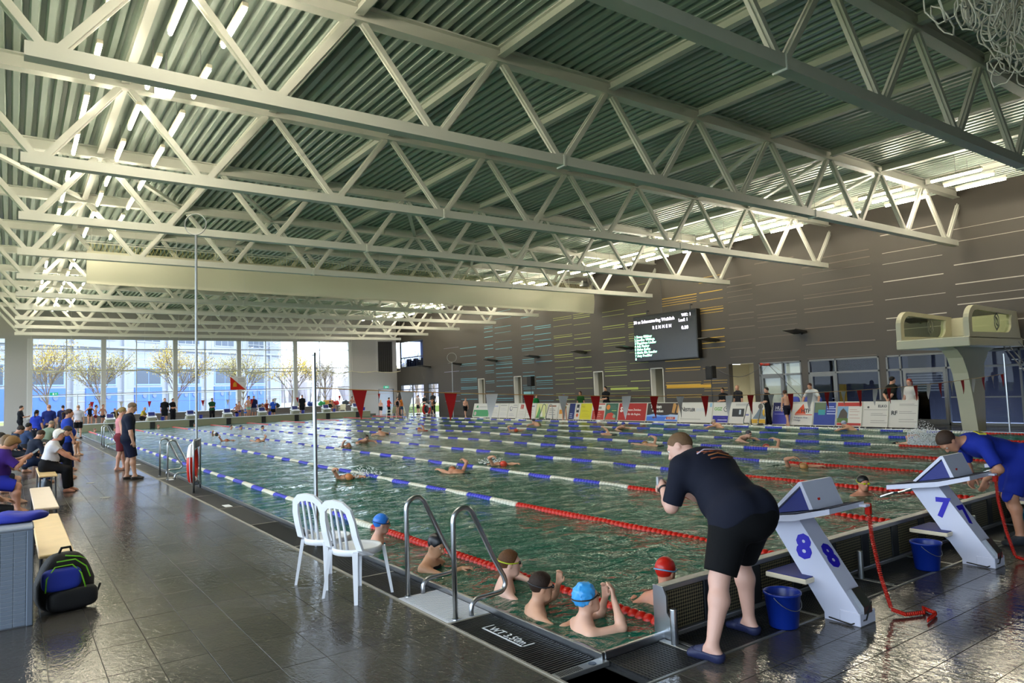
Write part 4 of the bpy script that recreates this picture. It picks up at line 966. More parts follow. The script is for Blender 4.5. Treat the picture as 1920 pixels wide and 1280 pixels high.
o, R_, L_, H = brd(24.41, 26.39, 'red ad board with a white savings bank slogan', mat('board_red', 'A0140C', .5), 14)
prt(o, R_, .12, .34, .48, .54, 'E6DCD4'); txt(o, R_, 'S', .36, .14, .46, 'E6DCD4', bold=.014); disc(o, R_, .25, .82, .035, 'E6DCD4'); txt(o, R_, 'Sparkasse Zwickau', .15, .44, .52, 'E6DCD4', bold=.002); txt(o, R_, 'Gut für die Region.', .15, .44, .30, 'E6DCD4', bold=.002)
o, R_, L_, H = brd(22.36, 24.39, 'brown and blue ad board with sausages and fuel slogan', mat('board_brown', '2E211C', .5), 15)
prt(o, R_, .03, L_ - .03, .03, .32, '3A6AC8'); poly(o, R_, [(.03, .3), (.5, .38), (1.0, .28), (1.6, .36), (L_ - .03, .34), (L_ - .03, .25), (.03, .25)], '7FA8E0', .0035)
poly(o, R_, [(1.2, .1), (L_ - .03, .1), (L_ - .03, .34), (1.5, .36)], 'A8BEDC', .0038); txt(o, R_, 'Tanken', .24, .22, .66, 'E8E4DC', bold=.006); txt(o, R_, '+Snacken', .19, .34, .46, 'E8E4DC', bold=.004)
for cx in (1.72, 2.0):
    poly(o, R_, [(cx - .11, .45), (cx + .06, .42), (cx + .14, .8), (cx + .06, .9), (cx - .06, .88)], 'B98848', .006, 'sausage_roll')
prt(o, R_, 1.3, 1.85, .12, .24, 'A83A2A', .006); txt(o, R_, 'GLOBUS', .1, 1.36, .145, 'E8D8C8', .008); disc(o, R_, .5, .2, .1, '5A3A5A', .006, sy=.5)
o, R_, L_, H = B(16, 'white ad board with large dark NESTLER lettering'); txt(o, R_, 'N', .29, .10, .52, '2A2A2C', bold=.004); txt(o, R_, 'ESTLER', .2, .32, .52, '2A2A2C', bold=.006); txt(o, R_, 'SYSTEM', .2, 1.0, .52, 'B8C4D0'); small_lines(o, R_, .12, 1.3, (.14,), 'A8A49A', .03); prt(o, R_, 1.76, 1.88, .72, .9, '8AB0C8')
o, R_, L_, H = B(17, 'white ad board with green letters and a blue foot strip'); txt(o, R_, 'GGZ', .2, .07, .57, '5FA03A', bold=.004); disc(o, R_, .70, .63, .12, '55585A'); disc(o, R_, .70, .63, .085, 'CFCAC0', .005); disc(o, R_, .72, .65, .04, '55585A', .006); prt(o, R_, .03, L_ - .03, .03, .33, '241C8A'); small_lines(o, R_, .3, .8, (.12, .2), 'C8C4E0', .04)
o, R_, L_, H = B(18, 'white ad board with a dark photo behind the right grab rails'); prt(o, R_, .15, .75, .3, .65, '25282A'); prt(o, R_, .5, .6, .4, .6, 'B0B8C0', .005); small_lines(o, R_, .3, 1.0, (.78, .84), '77777A'); prt(o, R_, .82, 1.0, .35, .42, '6A6A9A')
o, R_, L_, H = B(19, 'yellow and grey fishing ad board beside the standing swimmer'); prt(o, R_, .03, L_ - .03, .03, .2, 'D0A022'); poly(o, R_, [(.1, .22), (.75, .22), (.6, .55), (.45, .75), (.3, .5)], '6F7C88'); disc(o, R_, .45, .75, .12, '5A5450', .006); disc(o, R_, .76, .5, .2, 'D0A022', .006); txt(o, R_, 'Pö', .18, .66, .55, '2A241C', .008, bold=.006)
o, R_, L_, H = B(20, 'blue ad board with white slanted lettering', mat('board_violet_blue', '3A3C9A', .5)); prt(o, R_, .03, L_ - .03, .55, .9, '1E2258'); txt(o, R_, 'HUSTER', .19, .12, .62, 'E4E4EC', bold=.006); prt(o, R_, .1, 1.0, .56, .59, 'C8C8DC', .005); prt(o, R_, .1, .9, .42, .45, '8A8CC8', .005)
o, R_, L_, H = B(21, 'white ad board with an orange triangle and black letters'); poly(o, R_, [(.15, .45), (.62, .45), (.5, .85)], 'D04A22'); txt(o, R_, 'HTF', .22, .42, .5, '33343A', .007, bold=.006); prt(o, R_, .15, .9, .40, .43, 'D04A22'); txt(o, R_, 'Transport  Kran', .09, .12, .27, '3F466A'); txt(o, R_, 'Umzüge', .09, .12, .17, '3F466A')
o, R_, L_, H = B(22, 'blue ad board with a green and teal photo', mat('board_blue', '22388A', .5)); prt(o, R_, .04, .5, .5, .9, '5A6A50'); prt(o, R_, .2, .48, .42, .62, '2F8A90', .006); small_lines(o, R_, .55, .95, (.45, .55, .65, .72), 'B8C0E0', .03)
o, R_, L_, H = B(23, 'red and white ad board with a house photo'); prt(o, R_, .03, L_ - .03, .03, .12, 'A82418'); prt(o, R_, .03, L_ - .03, .76, .9, 'B02A1C'); prt(o, R_, .03, .45, .13, .75, '7A9AB8'); poly(o, R_, [(.06, .3), (.42, .3), (.42, .5), (.32, .62), (.25, .68), (.15, .58)], '4A4038', .006); prt(o, R_, .03, .45, .13, .3, '4F6A2A', .006); small_lines(o, R_, .5, .9, (.3, .42, .55, .62), 'B08A80')
o, R_, L_, H = B(24, 'white ad board with small black ELKO lettering', W_); txt(o, R_, 'ELKO', .13, .55, .72, '3A3A3C', bold=.003); disc(o, R_, .2, .72, .04, '3A3A3C'); prt(o, R_, .05, .95, .62, .635, '8A8680'); small_lines(o, R_, .3, .92, (.15, .22, .42, .48), '8A8680', .015)
o, R_, L_, H = brd(11.65, 12.64, 'tall white ad board with large black RF at the right end', W_, 24, .05); txt(o, R_, 'RF', .2, .08, .45, '2A2A2C', bold=.006); small_lines(o, R_, .35, .97, (.2, .28, .5, .56, .78, .83), '8A8680', .014)

# ---------------------------------------------------------------- scoreboard
sb = empty('scoreboard', (28.12, 27.43, 3.12), label='large black LED scoreboard showing a race list on the right wall', cat='scoreboard')
R_ = Matrix(((0, 0, -1), (-1, 0, 0), (0, 1, 0))).to_4x4()
b = MB(); b.bbox(0, 4.42, 0, 2.50, -.14, 0.16, .02, M=R_); part('cabinet', b, mat('scoreboard_black', '0B0C0C', .35), sb)
b = MB(); b.bbox(.06, 4.36, .06, 2.44, .15, .166, .004, M=R_); part('screen', b, mat('screen_dark', '060908', .25), sb)
E_w = emit_mat('led_white', (.86, .78, 1.0), 5.0); E_g = emit_mat('led_green', (.25, 1.0, .55), 7.0)
def led(s, size, x, y, m, bold=.001, sp=1.05, align='LEFT'): text_part('led_lettering', s, size, m, sb, R_ @ Matrix.Translation((x, y, .17)), extrude=.002, bold=bold, spacing=sp, align=align)
led('50 m Schmetterling Weiblich', .235, .06, 2.08, E_w); led('WK: 1', .22, 3.46, 2.18, E_w); led('Lauf: 1', .22, 3.25, 1.93, E_w)
led('R E N N E N', .24, 1.42, 1.70, E_w); led('0.00', .25, 3.42, 1.52, E_w)
for k, s in enumerate(['1 Emmy Mildner', '2 Josefine Wölinga', '3 Magdalena Lindler', '4 Ada Fischer', '5 Helen Kolbe', '6 Maida Ella Kandler', '7 Amy Predßler', '8']):
    led(s, .185, .06, 1.30 - .172 * k, E_g)
b = MB()
for x in (.9, 3.9): b.tube([(.0, -x, 2.5), (.0, -x, 2.75), (.16, -x, 2.75)], .03, 5); 
b.tube([(0.0, -2.0, 2.5), (0, -2.0, 4.9)], .012, 4); part('bracket', b, M_dark, sb)

# speakers
def speaker(x, y, label):
    o = empty('loudspeaker', (x, y, 0), label=label, cat='loudspeaker', group='loudspeakers on stands')
    b = MB(); b.bbox(-.18, .18, -.20, .20, 2.02, 2.66, .03); part('cabinet', b, mat('speaker_black', '0E0E10', .5), o)
    b = MB(); b.bbox(-.195, -.18, -.17, .17, 2.06, 2.62, .006); part('speaker_grille', b, mat('speaker_grille', '1A1A1C', .7, bump=.5, bscale=250), o)
    st = MB(); st.tube([(0, 0, .3), (0, 0, 2.02)], .02, 6); st.lathe([(.04, 0), (.04, .1)], 8, o=(0, 0, 1.2)); part('stand', st, M_dark, o)
    for k in range(3):
        a = 2 * PI * k / 3 + .4; q = MB(); q.tube([(0, 0, .75), (.45 * math.cos(a), .45 * math.sin(a), 0.02)], .014, 5); part('leg', q, M_dark, o)
speaker(27.2, 21.7, 'black loudspeaker on a stand right of the scoreboard')
speaker(27.2, 36.0, 'black loudspeaker on a stand far down the right wall')
# wing shaped wall lamps
M_lampw = mat('dark_wing_lamp', '24231F', .4)
for k, y in enumerate([2.9, 7.8, 12.6, 17.55, 22.2, 28.0, 31.9, 36.6, 41.5, 46.4, 51.3]):
    o = empty('wall_lamp', (XW, y, 3.92), label=f'dark wing shaped wall uplight, {ORD[k]} along the right wall', cat='wall lamp', group='wing lamps on the right wall')
    b = MB(); b.prism([(-.1, -.05), (-.45, .02), (-1.0, .10), (-.98, .135), (-.5, .10), (-.1, .06)], -.32, .32, 'y'); part('wing', b, M_lampw, o)
    b = MB(); b.bbox(-.12, 0, -.06, .06, -.08, .08, .01); part('bracket', b, M_lampw, o)
# cable slung from speaker to a red lamp over the door
sc = empty('slung_cable', (28.15, 0, 0), label='black cable slung from the speaker to the red horn over the door', cat='cable')
b = MB(); pts = [(-.75 + .8 * t / 12, 21.45 - 2.1 * t / 12, 2.45 - .45 * math.sin(PI * min(t / 12 * 1.05, 1)) + .18 * t / 12) for t in range(13)]; b.tube(pts, .014, 5); b.tube([(0.05, 19.25, 2.6), (-.4, 17.3, 1.0)], .012, 5); part('cable_run', b, M_dark, sc)
b = MB(); b.lathe([(.02, 0), (.07, .12), (.07, .16)], 10, o=(.08, 19.5, 2.62), ax='y'); b.lathe([(.06, 0), (.06, .3)], 10, o=(.08, 19.2, 2.60), ax='y'); part('horn', b, mat('red_horn', 'A02A1A', .4), sc)

# ---------------------------------------------------------------- diving platform
dp = empty('diving_platform', (0, 0, 0), label='curved cream concrete diving platform on one tapering pillar', cat='diving platform')
M_conc = mat('cream_painted_concrete', 'BDB99E', .5, var=.05, vscale=2)
YA, YB2 = 9.28, 11.48
b = MB(); prof = [(25.65, 0), (25.45, 1.0), (25.2, 1.9), (24.9, 2.4), (24.55, 2.65), (24.2, 2.76), (27.6, 2.76), (26.9, 2.6), (26.5, 2.2), (26.35, 1.0), (26.25, 0)]
b.prism(prof[::-1], 9.86, 10.33, 'y'); part('pillar', b, M_conc, dp)
b = MB(); b.bbox(24.0, 28.25, YA, YB2, 2.74, 3.04, .02); slab = part('slab', b, M_conc, dp)
b = MB(); b.bbox(24.02, 28.2, YA + .15, YB2 - .15, 3.04, 3.06, .005); part('slab_top', b, mat('platform_grip', '9A9678', .6), slab)
def side_panel(y):
    out = [(24.05, 3.0)]
    for a in np.linspace(PI, .5 * PI, 8): out.append((24.05 + .62 + .62 * math.cos(a), 3.52 + .52 * math.sin(a)))
    out += [(27.9, 3.94), (28.1, 3.0)]
    hole = []
    for a in np.linspace(PI, .5 * PI, 8): hole.append((24.28 + .48 + .48 * math.cos(a), 3.50 + .40 * math.sin(a)))
    hole += [(27.45, 3.82)]
    for a in np.linspace(0.2, -.5 * PI, 6): hole.append((26.95 + .42 * math.cos(a), 3.56 + .36 * math.sin(a)))
    hole += [(24.28, 3.18)]
    # ring between outline and hole, built by radial matching
    c = (26.0, 3.5); N = 64
    def hit(poly, ang):
        d = (math.cos(ang), math.sin(ang)); best = None
        for i in range(len(poly)):
            (x1, y1), (x2, y2) = poly[i], poly[(i + 1) % len(poly)]
            ex, ey = x2 - x1, y2 - y1; den = d[0] * ey - d[1] * ex
            if abs(den) < 1e-9: continue
            t = ((x1 - c[0]) * ey - (y1 - c[1]) * ex) / den; u = ((x1 - c[0]) * d[1] - (y1 - c[1]) * d[0]) / den
            if t > 0 and -1e-6 <= u <= 1 + 1e-6 and (best is None or t > best): best = t
        return (c[0] + d[0] * best, c[1] + d[1] * best)
    angs = sorted(set([math.atan2(p[1] - c[1], p[0] - c[0]) for p in out + hole] + list(np.linspace(-PI, PI, N, endpoint=False))))
    vs = []; fs = []; th = .16; n = len(angs)
    for a in angs:
        po, ph = hit(out, a), hit(hole, a)
        vs += [(po[0], y - th / 2, po[1]), (ph[0], y - th / 2, ph[1]), (ph[0], y + th / 2, ph[1]), (po[0], y + th / 2, po[1])]
    for i in range(n):
        j = (i + 1) % n
        for k in range(4): fs.append((i * 4 + k, i * 4 + (k + 1) % 4, j * 4 + (k + 1) % 4, j * 4 + k))
    q = MB(); q.add(vs, fs); pp = part('side_panel', q, M_conc, dp)
    q = MB(); q.prism(hole[::-1], y - .012, y + .012, 'y'); part('pane', q, glass_mat('platform_glass_%d' % int(y * 10), (.80, .84, .74)), pp)
    q = MB(); s = .30; cx, cz = 26.35, 3.56
    for flip in (1, -1):
        for P_ in ([(.25, .95), (-.75, .45), (-.75, -.45), (-.1, -1.0)], [(.35, .25), (-.3, .5), (-.35, -.1), (.0, -.35)]):
            for (a1, b1), (a2, b2) in zip(P_[:-1], P_[1:]): q.beam((cx + s * .8 * flip * a1, y - .017, cz + s * flip * b1), (cx + s * .8 * flip * a2, y - .017, cz + s * flip * b2), .006, .055, up=(0, 1, 0)) if False else q.beam((cx + s * .8 * flip * a1, y - .017, cz + s * flip * b1), (cx + s * .8 * flip * a2, y - .017, cz + s * flip * b2), .055, .006, up=(0, 1, 0))
    tag(part('emblem', q, mat('emblem_grey', '6F7468', .5), pp), kind='stuff')
side_panel(YA + .08); side_panel(YB2 - .08)
b = MB(); b.bbox(27.85, 28.05, YA + .1, YB2 - .1, 3.04, 3.9, .02); part('back_panel', b, M_conc, dp)
stt = MB()
for xx in (26.75, 27.25): stt.tube([(xx + .1, YA + .1, 2.75), (xx + .35, 7.75, 0.05)], .022, 6)
stt.tube([(27.7, YA - .05, 2.9), (28.0, 7.75, .9), (27.9, 7.68, .7)], .018, 6)
for k in range(9):
    t = (k + .5) / 9; stt.box(26.85 + .25 * t, 27.35 + .25 * t, YA + .1 + (7.75 - YA - .1) * t - .09, YA + .1 + (7.75 - YA - .1) * t + .09, 2.75 * (1 - t) - .01, 2.75 * (1 - t) + .015)
tag(part('steel_stair', stt, M_steel_dull, dp), kind='stuff')

# ---------------------------------------------------------------- benches on the left deck
def bench(x, y0, y1, label, w=.30, z=.45, m=M_wood):
    o = empty('bench', (x, (y0 + y1) / 2, 0), label=label, cat='bench', group='wooden benches on the left deck'); L2 = (y1 - y0) / 2
    b = MB(); b.bbox(-w / 2, w / 2, -L2, L2, z - .035, z, .01); part('seat', b, m, o)
    for yy in (-L2 + .25, L2 - .25):
        for sx in (-1, 1):
            b = MB(); b.tube([(sx * (w / 2 - .03), yy, z - .035), (sx * (w / 2 - .02), yy, 0)], .016, 6); part('leg', b, M_dark, o)
    return o
bench(.375, 8.3, 11.35, 'wooden bench nearest the tiled block'); bench(.42, 12.05, 15.1, 'second wooden bench from the camera, bare end showing', m=mat('worn_beech_wood', 'D8C2A8', .35, var=.08))
bench(-.35, 13.6, 17.0, 'wooden bench under the woman in purple', .36, .48); bench(.62, 17.2, 19.6, 'wooden bench under the woman in the white shirt', .32, .47)
bench(-.2, 20.5, 26.0, 'long wooden bench further back among the crowd', .36); bench(1.0, 27, 30, 'pale wooden bench in front of the man in green', .36)

tb_ = empty('tiled_block', (0, 7.7, 0), label='grey mosaic tiled wall end at the lower left', cat='tiled block')
M_mos = mat('mosaic_grey_blue', '76808F', .35, var=.05)
b = MB(); b.bbox(-4.5, .155, -.165, .165, 0, .82, .01); part('core', b, mat('mosaic_grout', '99A0AC', .5), tb_)
tq = MB(); tq.bbox(0, .086, -.004, .003, 0, .032, .002); tqm = tq.mesh('tile', M_mos)
cnt = 0
for i in range(11):
    for j in range(22):
        link('tile', tqm, tb_, (.155 - .035 - (i + 1) * .0905, -.166, .012 + j * .0365)); cnt += 1
b = MB(); b.bbox(.118, .170, -.176, .176, 0, .82, .008); part('edge_trim', b, mat('block_trim', '6A7484', .4), tb_)
b = MB(); b.bbox(-4.5, .172, -.18, .18, .82, .855, .012); part('cap', b, mat('block_cap', '9AA0AA', .4), tb_)

# backpack
bp_ = empty('backpack', (.40, 7.62, 0), math.radians(12), label='black and blue backpack with lime piping beside the tiled block', cat='backpack')
bp_.location = (.42, 7.95, 0)
M_bpk = mat('backpack_black', '131416', .7, bump=.3, bscale=80); M_bpb = mat('backpack_blue', '2438A8', .6); M_lime = mat('lime_piping', '7FD02A', .5)
def blob(sx, sy, sz, e1=.5, e2=.6, n=28, m=16):
    vs = []; fs = []
    sg = lambda v, e: math.copysign(abs(v) ** e, v)
    for j in range(m + 1):
        a = -PI / 2 + PI * j / m
        for i in range(n):
            w = 2 * PI * i / n; vs.append((sx * sg(math.cos(a), e1) * sg(math.cos(w), e2), sy * sg(math.cos(a), e1) * sg(math.sin(w), e2), sz * sg(math.sin(a), e1)))
    for j in range(m):
        for i in range(n): fs.append((j * n + i, j * n + (i + 1) % n, (j + 1) * n + (i + 1) % n, (j + 1) * n + i))
    return vs, fs
vs, fs = blob(.24, .17, .26, .55, .7); vs = [(x * (1 - .35 * max(0, z / .26)) + .0, y * (1 - .3 * max(0, z / .26)), z + .255) for x, y, z in vs]
b = MB(); b.add(vs, fs); part('body', b, M_bpk, bp_, smooth=True)
vs, fs = blob(.16, .06, .10, .5, .6); vs = [(x - .06, y - .145 + .10 * (z + .1) * .6, z + .30) for x, y, z in vs]; b = MB(); b.add(vs, fs); part('front_pocket', b, M_bpb, bp_, smooth=True)
vs, fs = blob(.21, .08, .10, .5, .6); vs = [(x + .03, y - .13, z + .11) for x, y, z in vs]; b = MB(); b.add(vs, fs); part('lower_pocket', b, mat('backpack_dark', '17181C', .6), bp_, smooth=True)
for pts in ([(-.20, -.19, .21), (-.19, -.185, .33), (-.12, -.17, .42), (.02, -.165, .42), (.09, -.18, .33), (.12, -.205, .2)], [(-.1, -.14, .46), (.05, -.145, .46), (.14, -.15, .38), (.17, -.165, .28)], [(-.02, -.10, .5), (.1, -.1, .47), (.16, -.06, .43)]):
    b = MB(); b.tube(pts, .0065, 6); part('piping', b, M_lime, bp_, smooth=True)
b = MB(); b.tube([(-.05, .0, .50), (-.03, -.02, .56), (.04, -.02, .56), (.06, 0, .5)], .012, 6); part('grab_handle', b, M_bpk, bp_)
b = MB(); b.tube([(.2, -.05, .14), (.26, -.08, .12), (.29, -.05, .17)], .012, 5); b.tube([(.21, -.02, .1), (.27, -.0, .06)], .01, 5); part('side_strap', b, M_bpk, bp_)

# clothes and bags lying around the benches
def heap(loc, s, m, label, cat='jacket', rz=0, seed=0, group=None, name='folded_jacket'):
    r = np.random.RandomState(seed); vs, fs = blob(s[0], s[1], s[2], .6, .75, 30, 14)
    ph = r.uniform(0, 6, 6); out = []
    for x, y, z in vs:
        d = 1 + .10 * math.sin(9 * x / s[0] * .6 + ph[0]) + .09 * math.sin(7 * y / s[1] * .6 + ph[1] + 3 * x) + .06 * math.sin(5 * (x + y) / s[0] + ph[2])
        out.append((x * (1 + .05 * math.sin(4 * y / s[1] + ph[3])), y * (1 + .06 * math.sin(4 * x / s[0] + ph[4])), (z + s[2]) * (d if z > 0 else 1) + .0))
    b = MB(); b.add(out, fs); o = part(name, b, m, None, smooth=True, loc=loc, rot=(0, 0, rz)); tag(o, label, cat, group); return o
heap((.02, 7.9, .856), (.26, .17, .04), mat('blue_training_fabric', '2430A0', .7), 'blue training jacket lying on the tiled block', seed=1)
heap((-.1, 8.6, .44), (.24, .25, .09), mat('blue_white_fabric', '4A62C8', .7), 'blue and white towel heap behind the tiled block', 'towel', seed=2, name='towel_heap')
M_bag = mat('dark_bag_fabric', '1C2026', .7); M_bagg = mat('grey_white_bag_fabric', '5A626A', .7)
heap((-.1, 11.2, 0), (.16, .28, .14), M_bag, 'dark sports bag with pale marks under the first benches', 'bag', seed=3, name='sports_bag')
heap((.05, 12.6, .0), (.15, .3, .16), M_bagg, 'grey sports bag beside the striped trousers', 'bag', seed=4, name='sports_bag')
heap((.6, 18.2, 0), (.13, .35, .14), M_bagg, 'grey bag under the bench of the woman in white', 'bag', seed=5, name='sports_bag')
for k, (x, col, lab) in enumerate([(19.4, '1E6A4A', 'green bag'), (16.2, '1C2228', 'black bag'), (17.3, '22282C', 'charcoal bag'), (20.2, '24408A', 'blue bag'), (21.1, '3AA05A', 'green towel'), (22.3, 'C22A22', 'red bag'), (23.2, '3A4448', 'grey ball bag'), (15.0, 'C8CCD0', 'pale towel')]):
    heap((x, YF - .45, 1.02), (.3, .2, .17), mat('ledge_' + col, col, .7), f'{lab} on the grey ledge under the far windows', 'bag', seed=10 + k, name='sports_bag')
fl = MB(); fl.bbox(-.45, .45, -.02, .02, 0, .45, .01)
o = part('orange_banner', fl, mat('orange_banner', 'E0B060', .6), loc=(21.8, YF - .12, 1.02)); tag(o, 'orange banner leaning on the far ledge', 'banner')
for (x, y, lab) in [(1.05, 16.5, 'dark floor stain disc'),]: pass

# scorers' table and blue chairs behind the boards
o = empty('folding_table', (26.9, 13.6, 0), label='pale folding table with equipment behind the right boards', cat='table')
b = MB(); b.bbox(-.35, .35, -.6, .6, .72, .75, .008); part('tabletop', b, M_cream, o)
for sx in (-1, 1):
    for sy in (-1, 1): b = MB(); b.tube([(sx * .3, sy * .55, .72), (sx * .3, sy * .55, 0)], .015, 5); part('leg', b, M_dark, o)
b = MB(); b.bbox(-.12, .12, -.16, .16, 0, .02, .004); b.prism([(.10, .02), (.115, .02), (.2, .24), (.185, .24)], -.16, .16, 'y'); o = part('laptop', b, M_dark, loc=(26.85, 13.7, .75)); tag(o, 'dark laptop on the pale table behind the boards', 'laptop')
def blue_chair():
    o = empty('stacking_chair', (0, 0, 0))
    b = MB(); vs, fs = blob(.05, .21, .20, .6, .7, 16, 8); b.add([(x + .2, y, z + .95) for x, y, z in vs], fs); part('backrest', b, mat('blue_chair_shell', '2A3C9A', .5), o, True)
    b = MB(); b.bbox(-.2, .2, -.21, .21, .43, .46, .012); part('seat', b, MATS['blue_chair_shell'], o)
    for sx in (-1, 1):
        for sy in (-1, 1): b = MB(); b.tube([(sx * .18, sy * .19, .43), (sx * .2, sy * .2, 0)], .012, 5); part('leg', b, M_dark, o)
    b = MB(); b.tube([(.17, -.15, .44), (.22, -.15, .9)], .012, 5); b.tube([(.17, .15, .44), (.22, .15, .9)], .012, 5); part('back_support', b, M_dark, o)
    return o
c0 = blue_chair()
for k, (y, lab) in enumerate([(17.15, 'blue chair back left of the walking boy'), (15.2 + 1.4, 'blue chair back behind the walking boy'), (16.15, 'blue chair back beside the man in the white polo')]):
    o = c0 if k == 0 else copy_tree(c0); o.location = (27.0, y + .2, 0); tag(o, lab, 'chair', 'blue chairs behind the boards')
# floodlight at the left truss
o = empty('floodlight', (2.36, 14.45, 7.85), label='large white floodlight hanging among the left strip lights', cat='lamp')
b = MB(); b.bbox(-.16, .16, -.32, .32, 0, .22, .03); part('housing', b, M_plastic, o)
b = MB(); b.box(-.13, .13, -.28, .28, -.008, 0); part('lamp_glass', b, emit_mat('floodlight_glass', (1, .95, .85), 12), o)
b = MB(); b.tube([(0, 0, .2), (0, 0, .79)], .02, 6); part('hanger', b, M_steel_dull, o)
# ---------------------------------------------------------------- outside the far windows
M_grass = bpy.data.materials.new('lawn'); M_grass.use_nodes = True; nt = M_grass.node_tree; p = nt.nodes['Principled BSDF']; p.inputs['Roughness'].default_value = .9
g = nt.nodes.new('ShaderNodeNewGeometry'); n = nt.nodes.new('ShaderNodeTexNoise'); n.inputs['Scale'].default_value = .35; n.inputs['Detail'].default_value = 6; r = nt.nodes.new('ShaderNodeValToRGB')
r.color_ramp.elements[0].color = (*hexc('6F8440'), 1); r.color_ramp.elements[1].color = (*hexc('94784C'), 1); r.color_ramp.elements[0].position = .4; r.color_ramp.elements[1].position = .62
nt.links.new(g.outputs['Position'], n.inputs['Vector']); nt.links.new(n.outputs['Fac'], r.inputs['Fac']); nt.links.new(r.outputs['Color'], p.inputs['Base Color'])
b = MB(); b.box(-60, 90, YF + .3, 72, -.3, .55); tag(part('ground_lawn', b, M_grass), label='lawn with fallen leaves outside the far windows', cat='lawn', kind='structure')
b = MB(); b.box(-80, 160, 72, 200, -.3, .5); tag(part('ground_yard', b, mat('pale_yard', '8E9094', .8)), label='pale yard in front of the white building', cat='ground', kind='structure')
# white building: straight wall turning away to the right
A = Vector((-9.0, 76.0, .5)); Bv = Vector((45.0, 112.0, .5)); T = (Bv - A); LW = 49.5; T.normalize(); ang = math.atan2(T.y, T.x)
bd = empty('office_building', A, ang, label='white factory building with blue doors behind the trees', cat='building')
M_fac = mat('white_facade', '8E929C', .7, var=.03, vscale=.3); M_bdoor = mat('light_blue_door', '4468BC', .6); M_win = mat('facade_glass', '3A4658', .3); M_bfr = mat('blue_frame', '7E9CDC', .5)
b = MB(); b.box(-12, LW, 0, 10, -.5, 11.2); part('facade_wall', b, M_fac, bd)
for z in (1.6, 2.7, 5.4, 6.2, 7.0):
    b = MB(); b.box(-12, LW, -.02, 0, z, z + .05); part('panel_joint', b, mat('facade_joint', 'B4B8C4', .7), bd)
b = MB(); b.box(-12, LW, -.35, 0, 7.35, 7.6); part('cornice', b, M_fac, bd)
b = MB(); b.box(-12, LW + .3, -.6, 10, 11.2, 11.5); part('roof', b, M_grey, bd)
px_ = [x for x in (0.8, 6.6, 12.6, 18.6, 24.6, 30.6, 36.6, 42.6, 48.6) if x < LW - 5]
for k, x in enumerate(px_):
    b = MB(); b.box(x - .25, x + 3.5, -.12, 0, 0, 3.0); dr = part('door', b, M_bdoor, bd)
    for q in (x + 1.05, x + 2.4):
        b = MB(); b.lathe([(.28, 0), (.28, .06)], 14, o=(q, -.18, 2.05), ax='y'); part('porthole', b, mat('porthole_glass', '5A6A86', .2), dr)
    b = MB(); b.box(x + 1.60, x + 1.66, -.13, -.1, 0, 3.0); part('door_gap', b, M_bfr, dr)
    b = MB(); b.box(x - .15, x + 3.4, -.08, 0, 3.25, 5.35); wn_ = part('window_frame', b, M_bfr, bd)
    for q in range(2):
        b = MB(); b.box(x + q * 1.7 - .02, x + q * 1.7 + 1.6, -.10, -.05, 3.4, 5.2); part('pane', b, M_win, wn_)
    b = MB(); b.box(x - .1, x + 3.3, -.08, 0, 8.2, 10.2); wn_ = part('window_frame', b, M_fac, bd)
    for q in range(3):
        b = MB(); b.box(x + q * 1.12, x + q * 1.12 + 1.0, -.10, -.05, 8.35, 10.1); part('pane', b, M_win, wn_)
    b = MB(); b.box(x + 4.2, x + 4.55, -.3, 0, 0, 11.2); part('pilaster', b, M_fac, bd)
b = MB()
for k in range(5): b.tube([(LW - 8, -1, 8 + .6 * k), (LW + 2, -1, 8 + .6 * k)], .05, 4)
for k in range(4): b.tube([(LW - 8 + 3.2 * k, -1, .2), (LW - 8 + 3.2 * k, -1, 11)], .06, 4)
part('scaffold_rail', b, M_steel_dull, bd)

# autumn trees
def tree_mesh(seed, H=5.6, leaf='B9A24A'):
    r = np.random.RandomState(seed); wd = MB(); tips = []
    def grow(p, d, L_, rad, lev):
        n = 3; pts = [p]; q = p
        for i in range(n):
            d2 = (d + Vector(r.uniform(-.14, .14, 3))).normalized(); q = q + d2 * L_ / n; pts.append(q); d = d2
        wd.tube(pts, [rad * (1 - .4 * i / n) for i in range(n + 1)], 4 if lev else 6, cap=False)
        if lev >= 3: tips.append(pts[-1]); tips.append(pts[2]); return
        m = (7, 5, 4)[lev]
        for k in range(m):
            a = 2 * PI * k / m + r.uniform(-.5, .5); tilt = r.uniform(.35, .6) if lev == 0 else r.uniform(.2, .6)
            ax = Vector((math.cos(a), math.sin(a), 0)); nd = (d * math.cos(tilt) + ax * math.sin(tilt)).normalized(); nd.z = max(nd.z, .12)
            grow(pts[-1] if k % 2 == 0 else pts[-2], nd.normalized(), L_ * (.92 if lev == 0 else .74), rad * .52, lev + 1)
        grow(pts[-1], d, L_ * .9, rad * .6, lev + 1)
    grow(Vector((0, 0, 0)), Vector((0, 0, 1)), H * .34, .09, 0)
    lf = MB()
    for t in tips:
        for k in range(4):
            c = t + Vector(r.normal(0, .2, 3)); u = Vector(r.normal(0, 1, 3)).normalized() * .06; v = u.cross(Vector(r.normal(0, 1, 3))).normalized() * .045
            lf.add([c - u, c + v, c + u, c - v], [(0, 1, 2, 3)])
    return wd.mesh('trunk', mat('bare_wood', '7A6C64', .9)), lf.mesh('leaves', mat('leaf_' + leaf, leaf, .8))
tms = [tree_mesh(3, 5.6, 'B9A24A'), tree_mesh(5, 5.4, 'A89C5A'), tree_mesh(8, 5.2, 'C9AE3A'), tree_mesh(11, 5.0, '8F8468')]
